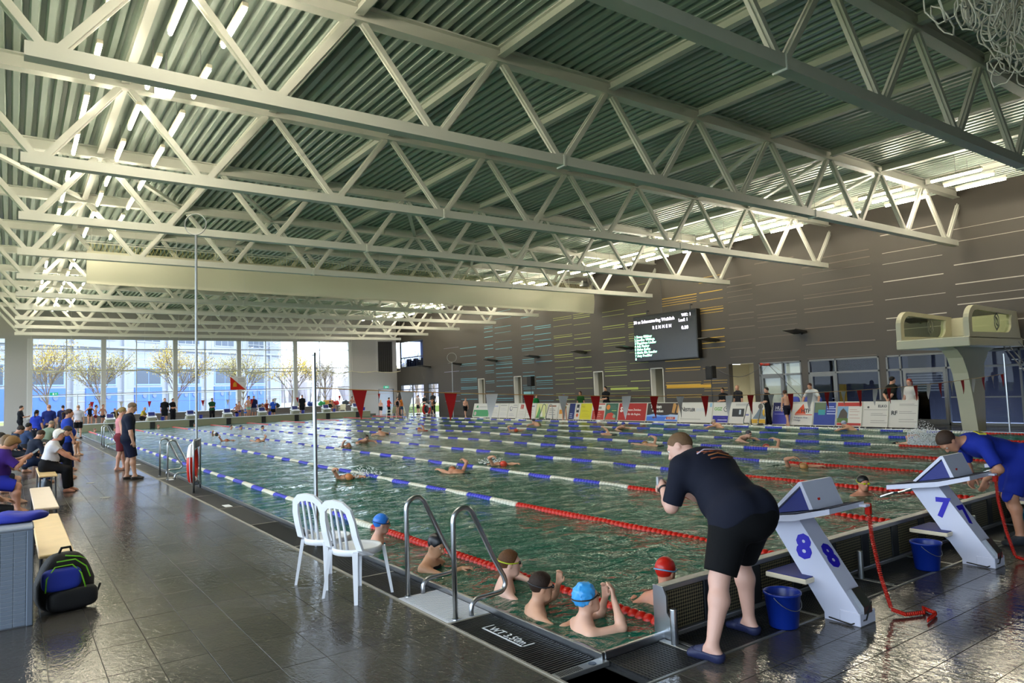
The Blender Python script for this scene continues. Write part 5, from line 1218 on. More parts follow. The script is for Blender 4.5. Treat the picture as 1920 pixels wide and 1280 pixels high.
TR = [(2.3, 67, 1.05, 0, 'autumn tree at the left edge of the far windows'), (6.0, 66, 1.0, 1, 'bare autumn tree in the first far window bay'), (11.6, 66, 1.0, 0, 'yellowish tree in the second far window bay'), (17.2, 67, .95, 1, 'bare tree left of the hanging pennant'), (21.9, 67.5, 1.0, 2, 'bright yellow tree right of the hanging pennant'), (25.5, 68, .9, 3, 'grey brown tree in the fourth far window bay'), (30.0, 70, 1.0, 3, 'thin tree left of the rightmost mullion'), (33.6, 70, 1.0, 1, 'first of the trees in the rightmost far window'), (37.2, 71, 1.0, 2, 'middle tree in the rightmost far window'), (41.0, 73, 1.0, 3, 'last tree in the rightmost far window')]
for k, (x, y, s, t, lab) in enumerate(TR):
    o = empty('autumn_tree', (x, y, .5), k * 1.3, label=lab, cat='tree', group='autumn trees outside'); o.scale = (s, s, s)
    link('trunk', tms[t][0], o); tag(link('leaves', tms[t][1], o), kind='stuff')
# distant tree line
dt = MB(); r = np.random.RandomState(4)
for k in range(160):
    x = 40 + r.uniform(0, 110); y = 150 + r.uniform(0, 25); h_ = r.uniform(5, 11)
    dt.tube([(x, y, .3), (x + r.uniform(-.6, .6), y, h_ * .6), (x + r.uniform(-1, 1), y, h_)], [.35, 1.2, .1], 5)
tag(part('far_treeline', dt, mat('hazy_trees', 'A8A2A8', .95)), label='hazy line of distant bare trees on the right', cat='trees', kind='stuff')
# fence rail outside
b = MB()
for k in range(13): b.tube([(1 + 2.4 * k, 64, .5), (1 + 2.4 * k, 64, 2.55)], .035, 5)
b.tube([(0, 64, 2.5), (31, 64, 2.5)], .035, 5)
o = empty('garden_railing', (0, 0, 0), label='thin steel frame railing on the lawn outside', cat='railing'); tag(part('posts', b, M_steel_dull, o), kind='stuff')
# ================================================================ people: bodies grown from blended tapered limbs
class Field:
    def __init__(s, lo, hi, h):
        s.h = h; s.lo = np.array(lo, float); s.n = np.ceil((np.array(hi) - s.lo) / h).astype(int) + 1
        s.d = np.full(s.n, .09, dtype=np.float32)
    def _box(s, lo, hi, pad):
        a = np.maximum(np.floor((np.array(lo) - pad - s.lo) / s.h).astype(int), 0); b = np.minimum(np.ceil((np.array(hi) + pad - s.lo) / s.h).astype(int) + 1, s.n)
        if (b <= a).any(): return None
        ax = [s.lo[i] + s.h * np.arange(a[i], b[i]) for i in range(3)]
        return tuple(slice(a[i], b[i]) for i in range(3)), ax[0][:, None, None], ax[1][None, :, None], ax[2][None, None, :]
    def cone(s, p, q, r0, r1, k=.03, clip=None, inf=0.0, flat=None):
        """tapered capsule; clip = list of (point, normal): keeps the side the normal points away from; flat=(axis dir, factor) squashes along a direction"""
        p = np.array(p, float); q = np.array(q, float); r0 += inf; r1 += inf; R_ = max(r0, r1)
        g = s._box(np.minimum(p, q) - R_, np.maximum(p, q) + R_, .07)
        if g is None: return
        sl, X, Y, Z = g; dx, dy, dz = X - p[0], Y - p[1], Z - p[2]; v = q - p; L2 = max(float(v @ v), 1e-9)
        t = np.clip((dx * v[0] + dy * v[1] + dz * v[2]) / L2, 0, 1)
        ex, ey, ez = dx - t * v[0], dy - t * v[1], dz - t * v[2]
        if flat is not None:
            u = np.array(flat[0], float); u /= np.linalg.norm(u); m = (ex * u[0] + ey * u[1] + ez * u[2]) * (1 / flat[1] - 1)
            ex, ey, ez = ex + m * u[0], ey + m * u[1], ez + m * u[2]
        d = np.sqrt(ex * ex + ey * ey + ez * ez) - (r0 + (r1 - r0) * t)
        s._put(sl, X, Y, Z, d, k, clip)
    def ell(s, c, r, M=None, k=.02, clip=None, inf=0.0, sub=False):
        c = np.array(c, float); r = np.array(r, float) + inf; R_ = r.max()
        g = s._box(c - R_, c + R_, .07)
        if g is None: return
        sl, X, Y, Z = g; P = [X - c[0], Y - c[1], Z - c[2]]
        if M is not None: P = [M[0][i] * P[0] + M[1][i] * P[1] + M[2][i] * P[2] for i in range(3)]
        w = np.sqrt((P[0] / r[0]) ** 2 + (P[1] / r[1]) ** 2 + (P[2] / r[2]) ** 2)
        d = (w - 1) * r.min() * (0.5 + 0.5 * min(1, r.min() / R_)) if not sub else (w - 1) * r.min()
        if sub:
            a = s.d[sl]; b = -d.astype(np.float32); hh = np.clip(.5 - .5 * (a - b) / .012, 0, 1); s.d[sl] = a * (1 - hh) + b * hh + .012 * hh * (1 - hh); return
        s._put(sl, X, Y, Z, d, k, clip)
    def _put(s, sl, X, Y, Z, d, k, clip):
        if clip:
            for p0, n in clip:
                n = np.array(n, float); n = n / np.linalg.norm(n); d = np.maximum(d, (X - p0[0]) * n[0] + (Y - p0[1]) * n[1] + (Z - p0[2]) * n[2])
        d = np.broadcast_to(d, s.d[sl].shape); a = s.d[sl]
        hh = np.clip(.5 + .5 * (a - d) / k, 0, 1); s.d[sl] = a * (1 - hh) + d * hh - k * hh * (1 - hh)
    def plane(s, p0, n):
        ax = [s.lo[i] + s.h * np.arange(s.n[i]) for i in range(3)]; n = np.array(n, float); n /= np.linalg.norm(n)
        s.d = np.maximum(s.d, ((ax[0][:, None, None] - p0[0]) * n[0] + (ax[1][None, :, None] - p0[1]) * n[1] + (ax[2][None, None, :] - p0[2]) * n[2]).astype(np.float32))
    def nets(s):
        d = s.d; neg = d < 0
        c = [neg[i:neg.shape[0] - 1 + i, j:neg.shape[1] - 1 + j, k:neg.shape[2] - 1 + k] for i in (0, 1) for j in (0, 1) for k in (0, 1)]
        cnt = sum(x.astype(np.int8) for x in c); act = (cnt > 0) & (cnt < 8)
        idx = np.argwhere(act)
        if len(idx) == 0: return np.zeros((0, 3)), np.zeros((0, 4), int)
        num = np.full(act.shape, -1, np.int32); num[act] = np.arange(len(idx))
        V = np.zeros((len(idx), 3)); W = np.zeros(len(idx))
        corner = [(i, j, k) for i in (0, 1) for j in (0, 1) for k in (0, 1)]
        vals = {cn: d[idx[:, 0] + cn[0], idx[:, 1] + cn[1], idx[:, 2] + cn[2]] for cn in corner}
        for a in corner:
            for ax in range(3):
                if a[ax] == 0:
                    b = tuple(1 if q == ax else a[q] for q in range(3)); va, vb = vals[a], vals[b]; m = (va < 0) != (vb < 0)
                    t = np.where(m, va / np.where(m, va - vb, 1), 0); p = np.zeros((len(idx), 3)); p[:] = a; p[:, ax] = t
                    V += p * m[:, None]; W += m
        V = (V / W[:, None] + idx) * s.h + s.lo
        F = []
        for ax in range(3):
            o1, o2 = [(1, 2), (2, 0), (0, 1)][ax]
            sh = list(d.shape); A = [slice(0, n) for n in sh]; Bs = [slice(0, n) for n in sh]; A[ax] = slice(0, sh[ax] - 1); Bs[ax] = slice(1, sh[ax])
            na, nb = neg[tuple(A)], neg[tuple(Bs)]; e = np.argwhere(na != nb)
            e = e[(e[:, o1] > 0) & (e[:, o2] > 0) & (e[:, o1] < sh[o1] - 1) & (e[:, o2] < sh[o2] - 1)]
            fl = na[e[:, 0], e[:, 1], e[:, 2]]
            def cell(a, b):
                q = e.copy(); q[:, o1] -= a; q[:, o2] -= b; return num[q[:, 0], q[:, 1], q[:, 2]]
            f = np.stack([cell(1, 1), cell(0, 1), cell(0, 0), cell(1, 0)], 1); f[~fl] = f[~fl][:, ::-1]; F.append(f)
        F = np.concatenate(F); F = F[(F >= 0).all(1)]
        return V, F
    def mesh(s, name, m):
        V, F = s.nets(); me = bpy.data.meshes.new(name)
        me.vertices.add(len(V)); me.vertices.foreach_set('co', V.astype(np.float32).ravel())
        me.loops.add(4 * len(F)); me.loops.foreach_set('vertex_index', F.astype(np.int32).ravel())
        me.polygons.add(len(F)); me.polygons.foreach_set('loop_start', np.arange(0, 4 * len(F), 4, dtype=np.int32)); me.polygons.foreach_set('loop_total', np.full(len(F), 4, np.int32))
        me.polygons.foreach_set('use_smooth', np.ones(len(F), bool)); me.materials.append(m); me.update(); me.validate(); return me

def un(v): v = np.array(v, float); return v / np.linalg.norm(v)
def rotv(v, ax, a):
    v = np.array(v, float); k = un(ax); return v * math.cos(a) + np.cross(k, v) * math.sin(a) + k * (k @ v) * (1 - math.cos(a))
def skin_mat(h):
    n = 'skin_' + h
    if n in MATS: return MATS[n]
    m = mat(n, h, .5, var=.06, vscale=9); p = m.node_tree.nodes['Principled BSDF']
    p.inputs['Subsurface Weight'].default_value = .0
    return m
def cloth(h): return mat('cloth_' + h, h, .85, var=.07, vscale=14, bump=.15, bscale=90, spec=.2)
def hairm(h): return mat('hair_' + h, h, .6, var=.25, vscale=40, bump=.5, bscale=120, spec=.3)

def ik(a, t, l1, l2, hint):
    d = np.array(t, float) - a; D_ = np.linalg.norm(d); D_ = min(max(D_, abs(l1 - l2) + .01), (l1 + l2) * .998); u = un(d)
    x = (l1 * l1 - l2 * l2 + D_ * D_) / (2 * D_); y = math.sqrt(max(l1 * l1 - x * x, 0)); h = np.array(hint, float); h = un(h - u * (h @ u))
    return a + u * x + h * y, a + u * D_
class Body:
    """figure facing +Y, x to its right, origin on the ground under the hips (or where `hip` puts them)"""
    def __init__(s, H=1.75, girth=1.0, hip=None, lean=0.0, side=0.0, twist=0.0, head=(0, 0, 0), arms=None, legs=None, female=False, child=False, belly=0.0, neckfwd=.25):
        k = H / 1.75; s.k = k; s.g = girth; s.belly = belly
        hs = 1.0 if not child else 1.12; s.hs = hs
        s.hip = np.array(hip if hip is not None else (0, 0, .93 * k), float)
        up = rotv((0, 0, 1), (1, 0, 0), -lean); up = rotv(up, (0, 1, 0), side); s.up = up
        rt = rotv((1, 0, 0), (0, 1, 0), side); rt = rotv(rt, up, -twist); s.rt = rt; s.fw = un(np.cross(up, rt))
        s.prt = np.array((1, 0, 0.)); 
        s.waist = s.hip + un(up * .8 + np.array((0, 0, .2))) * .20 * k; s.chest = s.waist + up * .22 * k; s.shc = s.chest + up * .10 * k
        sw = (.165 if female else .185) * k * (0.5 + .5 * girth); s.sh = {1: s.shc + rt * sw - up * .045 * k, -1: s.shc - rt * sw - up * .045 * k}
        hw = .095 * k; s.hj = {1: s.hip + s.prt * hw, -1: s.hip - s.prt * hw}
        nd = un(up + s.fw * neckfwd * .8); s.neck0 = s.shc + up * .03 * k; s.neck1 = s.neck0 + nd * .11 * k
        # head orientation: pitch (down +), yaw (to its left +), roll
        hp, hy, hr = head; bf = un(s.fw * (1 - abs(min(lean, 1.2)) * 0) ); base_up = un(up * .45 + np.array((0, 0, .55)) ) if lean < 1.0 else un(up * .7 + np.array((0, 0, .3)))
        hf = un(s.fw - base_up * (s.fw @ base_up)); hrv = un(np.cross(hf, base_up))
        hf = rotv(hf, base_up, hy); hrv = rotv(hrv, base_up, hy)
        hu = rotv(base_up, hrv, -hp); hf = rotv(hf, hrv, -hp)
        hu = rotv(hu, hf, hr); hrv = np.cross(hf, hu)
        s.hu, s.hf, s.hr = hu, hf, hrv; s.hc = s.neck1 + hu * .085 * k * hs + hf * .025 * k
        D = lambda v: un(v)
        arms = arms or {}; legs = legs or {}
        s.el, s.wr, s.hd, s.pn = {}, {}, {}, {}
        for q in (1, -1):
            if q in arms and isinstance(arms[q][0], str):
                _, tgt, hint, hdv, pn = arms[q]
                s.el[q], s.wr[q] = ik(s.sh[q], np.array(tgt, float), .29 * k, .25 * k, hint); s.hd[q] = un(hdv); pn = np.array(pn, float); pn = pn - s.hd[q] * (pn @ s.hd[q]); s.pn[q] = un(pn); continue
            ua, fa = arms.get(q, ((q * .18, .02, -1), (q * .06, .18, -1)))[:2]
            s.el[q] = s.sh[q] + s.w(ua) * .29 * k; s.wr[q] = s.el[q] + s.w(fa) * .25 * k
            hdv = arms[q][2] if q in arms and len(arms[q]) > 2 else fa
            s.hd[q] = s.w(hdv); pn = arms[q][3] if q in arms and len(arms[q]) > 3 else (-q, 0, 0)
            pn = s.w(pn); pn = pn - s.hd[q] * (pn @ s.hd[q]); s.pn[q] = un(pn) if np.linalg.norm(pn) > .05 else un(np.cross(s.hd[q], (0.3, .2, 1)))
        s.kn, s.an, s.ft = {}, {}, {}
        for q in (1, -1):
            if q in legs and isinstance(legs[q][0], str):
                _, tgt, hint, fd = legs[q]; t3 = np.array((tgt[0], tgt[1], tgt[2] if len(tgt) > 2 else .085 * k))
                s.kn[q], s.an[q] = ik(s.hj[q], t3, .43 * k, .42 * k, hint); s.ft[q] = un(fd); continue
            th, sn = legs.get(q, ((q * .03, .02, -1), (q * .01, -.03, -1)))[:2]; fd = legs[q][2] if q in legs and len(legs[q]) > 2 else (q * .18, 1, 0)
            s.kn[q] = s.hj[q] + D(th) * .43 * k; s.an[q] = s.kn[q] + D(sn) * .42 * k; s.ft[q] = D(fd)
    def w(s, v): return un(v)
    def field(s, h, pad=.14):
        P = [s.hip, s.waist, s.shc, s.hc + .0, s.hc + s.hu * .16, s.hc + s.hf * .14] + [d[q] for d in (s.sh, s.el, s.wr, s.kn, s.an) for q in (1, -1)] + [s.wr[q] + s.hd[q] * .2 for q in (1, -1)] + [s.an[q] + s.ft[q] * .2 - np.array((0, 0, .1)) for q in (1, -1)]
        P = np.array(P); return Field(P.min(0) - pad * s.k, P.max(0) + pad * s.k, h)
    def torso(s, F, inf=0.0, clip=None, shoulders=True):
        k, g = s.k, s.g; fl = (s.fw, .74)
        c = clip; r = s.prt
        F.cone(s.hip - r * .066 * k * g, s.hip + r * .066 * k * g, .103 * k * g, .103 * k * g, .04, c, inf)
        F.ell(s.hip - s.fw * .045 * k - r * .068 * k, (.095 * k * g, .105 * k * g, .105 * k * g), None, .04, c, inf); F.ell(s.hip - s.fw * .045 * k + r * .068 * k, (.095 * k * g, .105 * k * g, .105 * k * g), None, .04, c, inf)
        F.cone(s.hip, s.waist, .148 * k * g, .136 * k * g, .05, c, inf, fl)
        F.cone(s.waist, s.chest, .136 * k * g, .155 * k * g, .05, c, inf, fl)
        if s.belly: F.ell(s.waist + s.fw * .06 * k + s.up * -.02, (.13 * k * g, (.10 + s.belly) * k, .15 * k), None, .06, c, inf)
        F.cone(s.chest - s.rt * .055 * k * g, s.chest + s.rt * .055 * k * g, .112 * k * g, .112 * k * g, .05, c, inf, (s.fw, .9))
        F.cone(s.chest + s.up * .02 * k, s.shc, .125 * k * g, .085 * k, .05, c, inf, (s.fw, .8))
        if shoulders:
            for q in (1, -1): F.cone(s.shc - s.up * .015 * k, s.sh[q] - s.rt * q * .014 * k, .066 * k, .058 * k * (.6 + .4 * g), .05, c, inf); F.cone(s.neck0 + s.up * .02 * k, s.sh[q] - s.rt * q * .05 * k + s.up * .015 * k, .042 * k, .045 * k, .05, c, inf)
    def arm(s, F, q, inf=0.0, upto=1.0, fore=True):
        k = s.k; g = .55 + .45 * s.g; a, b = s.sh[q], s.el[q]
        if upto < 1.0:
            e = a + (b - a) * upto; F.cone(a, b, .056 * k * g, .046 * k * g, .045, [(e, b - a)], inf); return
        F.cone(a, b, .054 * k * g, .041 * k * g, .04, None, inf)
        if fore is True:
            m = b + (s.wr[q] - b) * .28; F.cone(b, m, .041 * k * g, .043 * k * g, .03, None, inf); F.cone(m, s.wr[q], .043 * k * g, .028 * k * (.6 + .4 * g), .03, None, inf)
        elif fore: e = b + (s.wr[q] - b) * fore; F.cone(b, s.wr[q], .044 * k * g, .032 * k * g, .03, [(e, s.wr[q] - b)], inf)
    def hand(s, F, q, curl=.5):
        k = s.k; w, d, n = s.wr[q], s.hd[q], s.pn[q]; sd = np.cross(d, n) * 1.0
        # sd: across the palm; thumb side chosen so thumbs point inwards/up
        if q == 1: tsd = np.cross(n, d)
        else: tsd = np.cross(d, n)
        for i, o in enumerate((.026, .009, -.009, -.026)):
            k0 = w + d * .012 * k + tsd * o * .55 * k; k1 = w + d * (.088 - .004 * (i == 3)) * k + tsd * o * k
            F.cone(k0, k1, .0165 * k, .0125 * k, .012)
            L_ = (.040, .045, .042, .034)[i] * k; c1 = curl * .8; d1 = rotv(d, np.cross(d, n), c1); p1 = k1 + d1 * L_
            d2 = rotv(d1, np.cross(d, n), c1 * 1.2); p2 = p1 + d2 * L_ * .62; d3 = rotv(d2, np.cross(d, n), c1 * .8); p3 = p2 + d3 * L_ * .42
            F.cone(k1, p1, .0098 * k, .0092 * k, .005); F.cone(p1, p2, .0092 * k, .0084 * k, .004); F.cone(p2, p3, .0084 * k, .0072 * k, .004)
        t0 = w + d * .022 * k + tsd * .022 * k + n * .006 * k; t1 = t0 + un(d * .62 + tsd * .75 + n * .25) * .042 * k; t2 = t1 + un(d * .95 + tsd * .25 + n * (.2 + .4 * curl)) * .034 * k; t3 = t2 + un(d + n * (.2 + .4 * curl)) * .022 * k
        F.cone(t0, t1, .0145 * k, .0115 * k, .012); F.cone(t1, t2, .0112 * k, .0098 * k, .005); F.cone(t2, t3, .0098 * k, .0082 * k, .004)
    def leg(s, F, q, inf=0.0, upto=None, shin=None):
        k = s.k; g = .5 + .5 * s.g; a, b, c = s.hj[q], s.kn[q], s.an[q]
        if upto is not None:
            e = a + (b - a) * upto; F.cone(a, b, .092 * k * s.g, .066 * k * g, .05, [(e, b - a)], inf); return
        F.cone(a, b, .090 * k * s.g, .056 * k * g, .045, None, inf)
        bk = -un(np.cross(np.cross(un(c - b), un(s.ft[q] + 1e-6)), un(c - b))) * -1.0
        back = -un(s.ft[q] - un(c - b) * (s.ft[q] @ un(c - b)))
        m = b + (c - b) * .30 + back * .016 * k
        if shin is not None:
            e = b + (c - b) * shin; F.cone(b, c, .062 * k * g, .048 * k * g, .04, [(e, c - b)], inf + .004); return
        F.cone(b, m, .054 * k * g, .057 * k * g, .035, None, inf); F.cone(m, c, .057 * k * g, .036 * k * (.7 + .3 * g), .035, None, inf)
    def foot(s, F, q, inf=0.0):
        k = s.k; c, f = s.an[q], s.ft[q]; dn = un(s.an[q] - s.kn[q]) if abs(un(s.an[q] - s.kn[q])[2]) < .5 else np.array((0, 0, -1.0)); rt = un(np.cross(f, dn))
        dn = un(dn - f * (dn @ f))
        heel = c - f * .038 * k + dn * .048 * k; ball = c + f * .115 * k + dn * .058 * k
        F.cone(c, heel, .036 * k, .032 * k, .03, None, inf); F.cone(c + dn * .01 * k, ball, .036 * k, .026 * k, .03, None, inf); F.cone(heel, ball, .030 * k, .027 * k, .03, None, inf)
        for i, o in enumerate((-.030, -.014, .0, .013, .025)):
            o *= -q; L_ = (.048, .05, .046, .04, .034)[i] * k
            F.cone(ball + rt * o * k, ball + rt * o * 1.15 * k + f * L_ + dn * .008 * k, .0145 * k if i else .0165 * k, .0105 * k if i else .0135 * k, .008, None, inf)
    def headp(s, F, hair=False, inf=0.0, clip=None, face=True):
        k = s.k * s.hs; M = (s.hr, s.hf, s.hu); M = np.array(M).T
        c = s.hc
        F.ell(c + s.hu * .030 * k - s.hf * .012 * k, (.076 * k, .096 * k, .090 * k), M, .02, clip, inf)
        if hair: return
        F.ell(c + s.hf * .018 * k - s.hu * .035 * k, (.066 * k, .078 * k, .085 * k), M, .03, None)
        F.cone(c - s.hu * .095 * k + s.hf * .055 * k - s.hr * .016 * k, c - s.hu * .095 * k + s.hf * .055 * k + s.hr * .016 * k, .027 * k, .027 * k, .035)
        F.cone(s.neck0, s.neck1 + s.hu * .02 * k, .056 * s.k, .051 * s.k, .035)
        F.cone(c + s.hf * .088 * k + s.hu * .012 * k, c + s.hf * .112 * k - s.hu * .026 * k, .008 * k, .0135 * k, .014); 
        for q in (1, -1):
            F.ell(c + s.hf * .108 * k - s.hu * .030 * k + s.hr * q * .010 * k, (.009 * k, .008 * k, .007 * k), M, .008)
            F.ell(c + s.hr * q * .076 * k - s.hu * .012 * k - s.hf * .008 * k, (.010 * k, .020 * k, .031 * k), M, .008)
            F.ell(c + s.hr * q * .033 * k + s.hf * .100 * k + s.hu * .010 * k, (.021 * k, .016 * k, .013 * k), M, sub=True)
            F.cone(c + s.hr * q * .012 * k + s.hf * .088 * k + s.hu * .027 * k, c + s.hr * q * .048 * k + s.hf * .076 * k + s.hu * .026 * k, .010 * k, .009 * k, .014)
        F.cone(c + s.hf * .088 * k - s.hu * .056 * k - s.hr * .014 * k, c + s.hf * .088 * k - s.hu * .056 * k + s.hr * .014 * k, .0095 * k, .0095 * k, .010)
        F.cone(c + s.hf * .086 * k - s.hu * .069 * k - s.hr * .011 * k, c + s.hf * .086 * k - s.hu * .069 * k + s.hr * .011 * k, .010 * k, .010 * k, .010)

PEOPLE = {}
def make_person(B, parent, h=.013, skin='C99A80', hands=True, feet=True, curl=.5, hair=None, shirt=None, sleeves=.75, forearm_cov=None, shirt_len=.02, shorts=None, short_len=.8, rise=.55, trousers=None, trunks=None, suit=None, shoes=None, sandals=None, cap=None, goggles=None, eyes=True, cut=None, vest=False):
    """build the parts of one figure under an Empty. hair=(colour, style); cut = world-z in local frame below which nothing is built"""
    sk = skin_mat(skin); out = {}
    def fin(F, name, m):
        if cut is not None: F.plane((0, 0, cut), (0, 0, -1))
        return link(name, F.mesh(name, m), parent)
    F = B.field(h); B.torso(F)
    for q in (1, -1):
        B.arm(F, q); B.leg(F, q)
        if hands: B.hand(F, q, curl if not isinstance(curl, dict) else curl[q])
        if feet: B.foot(F, q)
    B.headp(F); fin(F, 'body', sk)
    k = B.k; kh = k * B.hs; M = np.array((B.hr, B.hf, B.hu)).T
    if eyes:
        for q in (1, -1):
            b = MB(); c = B.hc + B.hr * q * .033 * kh + B.hf * .079 * kh + B.hu * .009 * kh
            vs, fs = blob(.0125 * kh, .0125 * kh, .0125 * kh, 1, 1, 10, 6); b.add([tuple(c + np.array(v)) for v in vs], fs); e = part('eye', b, mat('eye_white', 'D8D4CC', .2), parent, True)
            b = MB(); c = c + B.hf * .0085 * kh; vs, fs = blob(.0065 * kh, .0065 * kh, .0065 * kh, 1, 1, 8, 5); b.add([tuple(c + np.array(v)) for v in vs], fs); part('iris', b, mat('iris_dark', '2A211C', .2), e, True)
    hf = min(h, .013)
    if hair:
        col, st = hair[0], hair[1]
        F = Field(B.hc - .30 * kh - (.45 * kh if st in ('long', 'pony') else 0), B.hc + .24 * kh, hf)
        # boundary: everything behind / above a slanted face line
        cl = [(B.hc + B.hf * .055 * kh + B.hu * .045 * kh, un(B.hf * .86 - B.hu * .52)), (B.hc - B.hu * (.06 if st != 'bald' else -.0) * kh - B.hf * .06 * kh, un(-B.hu * .8 + B.hf * .3))]
        if st == 'bald': cl = [(B.hc - B.hf * .0 * kh + B.hu * .02 * kh, un(B.hf * .6 + B.hu * .8)), cl[1]]
        inf = {'short': .010, 'bob': .022, 'long': .016, 'pony': .012, 'bun': .012, 'crop': .005, 'bald': .003}[st] * kh
        F.ell(B.hc + B.hu * .030 * kh - B.hf * .012 * kh, (.076 * kh, .096 * kh, .090 * kh), M, .02, cl, inf)
        if st == 'bob':
            F.ell(B.hc - B.hf * .035 * kh - B.hu * .03 * kh, (.088 * kh, .075 * kh, .085 * kh), M, .03, [(B.hc + B.hf * .015 * kh, B.hf)])
            F.cone(B.hc + B.hf * .07 * kh + B.hu * .085 * kh - B.hr * .04 * kh, B.hc + B.hf * .075 * kh + B.hu * .075 * kh + B.hr * .04 * kh, .03 * kh, .03 * kh, .03)
        if st == 'long':
            dn = np.array((0, 0, -1.0)); p0 = B.hc - B.hf * .065 * kh
            for q in (-1, 0, 1): F.cone(p0 + B.hr * q * .045 * kh, p0 + B.hr * q * .06 * kh + dn * .30 * kh - B.hf * .03 * kh, .045 * kh, .03 * kh, .04)
        if st == 'pony':
            p0 = B.hc - B.hf * .105 * kh + B.hu * .04 * kh; p1 = p0 - B.hf * .06 * kh - np.array((0, 0, .05)) * kh
            F.cone(p0, p1, .026 * kh, .032 * kh, .02); F.cone(p1, p1 + np.array((0, 0, -.24)) * kh, .032 * kh, .012 * kh, .02)
        if st == 'bun': F.ell(B.hc - B.hf * .105 * kh + B.hu * .05 * kh, (.04 * kh, .04 * kh, .04 * kh), None, .02)
        fin(F, 'hair', hairm(col))
    if cap:
        F = Field(B.hc - .2 * kh, B.hc + .24 * kh, hf)
        cl = [(B.hc + B.hf * .062 * kh + B.hu * .04 * kh, un(B.hf * .80 - B.hu * .60)), (B.hc - B.hu * .045 * kh - B.hf * .06 * kh, un(-B.hu * .85 + B.hf * .1))]
        F.ell(B.hc + B.hu * .032 * kh - B.hf * .012 * kh, (.076 * kh, .096 * kh, .090 * kh), M, .02, cl, .009 * kh)
        if len(cap) > 1 and cap[1] == 'knob':
            r = np.random.RandomState(5)
            for i in range(150):
                v = un(r.normal(0, 1, 3)); p = B.hc + B.hu * .032 * kh - B.hf * .012 * kh + B.hr * v[0] * .085 * kh + B.hf * v[1] * .105 * kh + B.hu * v[2] * .099 * kh
                F.ell(p, (.0085 * kh,) * 3, None, .006, cl)
        fin(F, 'swim_cap', mat('cap_' + cap[0], cap[0], .35))
    if goggles:
        gc, sc_ = goggles
        for q in (1, -1):
            b = MB(); c = B.hc + B.hr * q * .034 * kh + B.hf * .092 * kh + B.hu * .010 * kh; vs, fs = blob(.026 * kh, .013 * kh, .018 * kh, .8, .8, 14, 8)
            b.add([tuple(c + B.hr * v[0] + B.hf * v[1] + B.hu * v[2]) for v in vs], fs); part('goggle_lens', b, mat('goggle_' + gc, gc, .12), parent, True)
        b = MB(); pts = []
        for a in np.linspace(-.40 * PI, 1.40 * PI, 30):
            pts.append(tuple(B.hc + B.hr * math.cos(a) * -.0885 * kh - B.hf * (math.sin(a) * .110 + .014) * kh + B.hu * (.010 + .022 * max(0, math.sin(a))) * kh))
        b.tube(pts, .0065 * kh, 5); part('goggle_strap', b, mat('strap_' + sc_, sc_, .5), parent, True)
    inf = .014 * k
    if shirt:
        F = B.field(h); hem = B.hip + (B.waist - B.hip) * shirt_len
        si = inf + (.012 * k if shirt_len < 0 else 0); B.torso(F, si, [(hem, un(B.hip - B.waist))], True)
        if shirt_len < 0:
            for q in [w_ for w_ in (1, -1) if un(B.kn[w_] - B.hj[w_])[2] < -.6]: F.cone(B.hj[q], B.kn[q], (.092 * B.g + .003) * k, .066 * k, .05, [(hem, un(B.hip - B.waist))], si)
        for q in (1, -1):
            if vest: continue
            if forearm_cov: B.arm(F, q, inf, 1.0, forearm_cov)
            else: B.arm(F, q, inf + .004 * k, sleeves)
        F.plane(B.neck0 + B.up * (.052 if not vest else .02) * k, un(B.up + B.fw * -.25))
        fin(F, 'shirt' if not forearm_cov else 'jacket', cloth(shirt))
    if suit:
        F = B.field(h); B.torso(F, .007 * k, [(B.chest + B.up * .06 * k + B.fw * .0, un(B.up + B.fw * .0))], False)
        for q in (1, -1):
            B.leg(F, q, .007 * k, .10)
            for sg in (1, -1): F.cone(B.chest + B.rt * q * .075 * k + B.fw * sg * .09 * k, B.shc + B.rt * q * .085 * k + B.up * .045 * k, .016 * k, .014 * k, .012)
        fin(F, 'swimsuit', cloth(suit))
    low = shorts or trunks or trousers
    if low:
        F = B.field(h); top = B.hip + (B.waist - B.hip) * (rise if not trunks else .25); ii = inf + (.008 * k if shorts else 0) if not trunks else .008 * k
        B.torso(F, ii, [(top, un(B.waist - B.hip))], False)
        for q in (1, -1):
            if trousers: B.leg(F, q, ii); B.leg(F, q, ii, None, .93)
            else: B.leg(F, q, ii + (.006 if shorts else 0), short_len if shorts else .38)
        if trousers:
            for q in (1, -1): F.plane(B.an[q] + (B.an[q] - B.kn[q]) * .0, un(B.an[q] - B.kn[q])) if abs(un(B.an[q] - B.kn[q])[2]) > .97 else None
        fin(F, 'trousers' if trousers else ('swim_trunks' if trunks else 'shorts'), cloth(low))
    for kind, col in (('shoe', shoes), ('sandal', sandals)):
        if not col: continue
        for q in (1, -1):
            c, f = B.an[q], B.ft[q]; P = np.array([c - f * .12, c + f * .25, c + np.array((0, 0, .05)), c - np.array((0, 0, .12))])
            F = Field(P.min(0) - .09, P.max(0) + .09, hf); B.foot(F, q, .012 * k)
            if kind == 'sandal':
                F2 = F; F.plane(c + np.array((0, 0, -.030)) * k, (0, 0, 1)); 
                fin(F, 'sandal_sole', mat('sandal_' + col, col, .6))
                F = Field(P.min(0) - .09, P.max(0) + .09, hf); B.foot(F, q, .008 * k); F.plane(c + f * .052 * k, -f); F.plane(c + f * .128 * k, f)
                fin(F, 'sandal_strap', mat('sandal_' + col, col, .6))
            else:
                F.plane(c + np.array((0, 0, .012)), (0, 0, 1)); fin(F, 'shoe', mat('shoe_' + col, col, .6))
def person(loc, face, label, group, B, **kw):
    """face: heading in degrees, 0 = +Y, 90 = +X"""
    o = empty('person', loc, -math.radians(face), label=label, cat='person', group=group)
    make_person(B, o, **kw); return o
# ---------------------------------------------------------------- near people
G1 = 'people on the near deck'
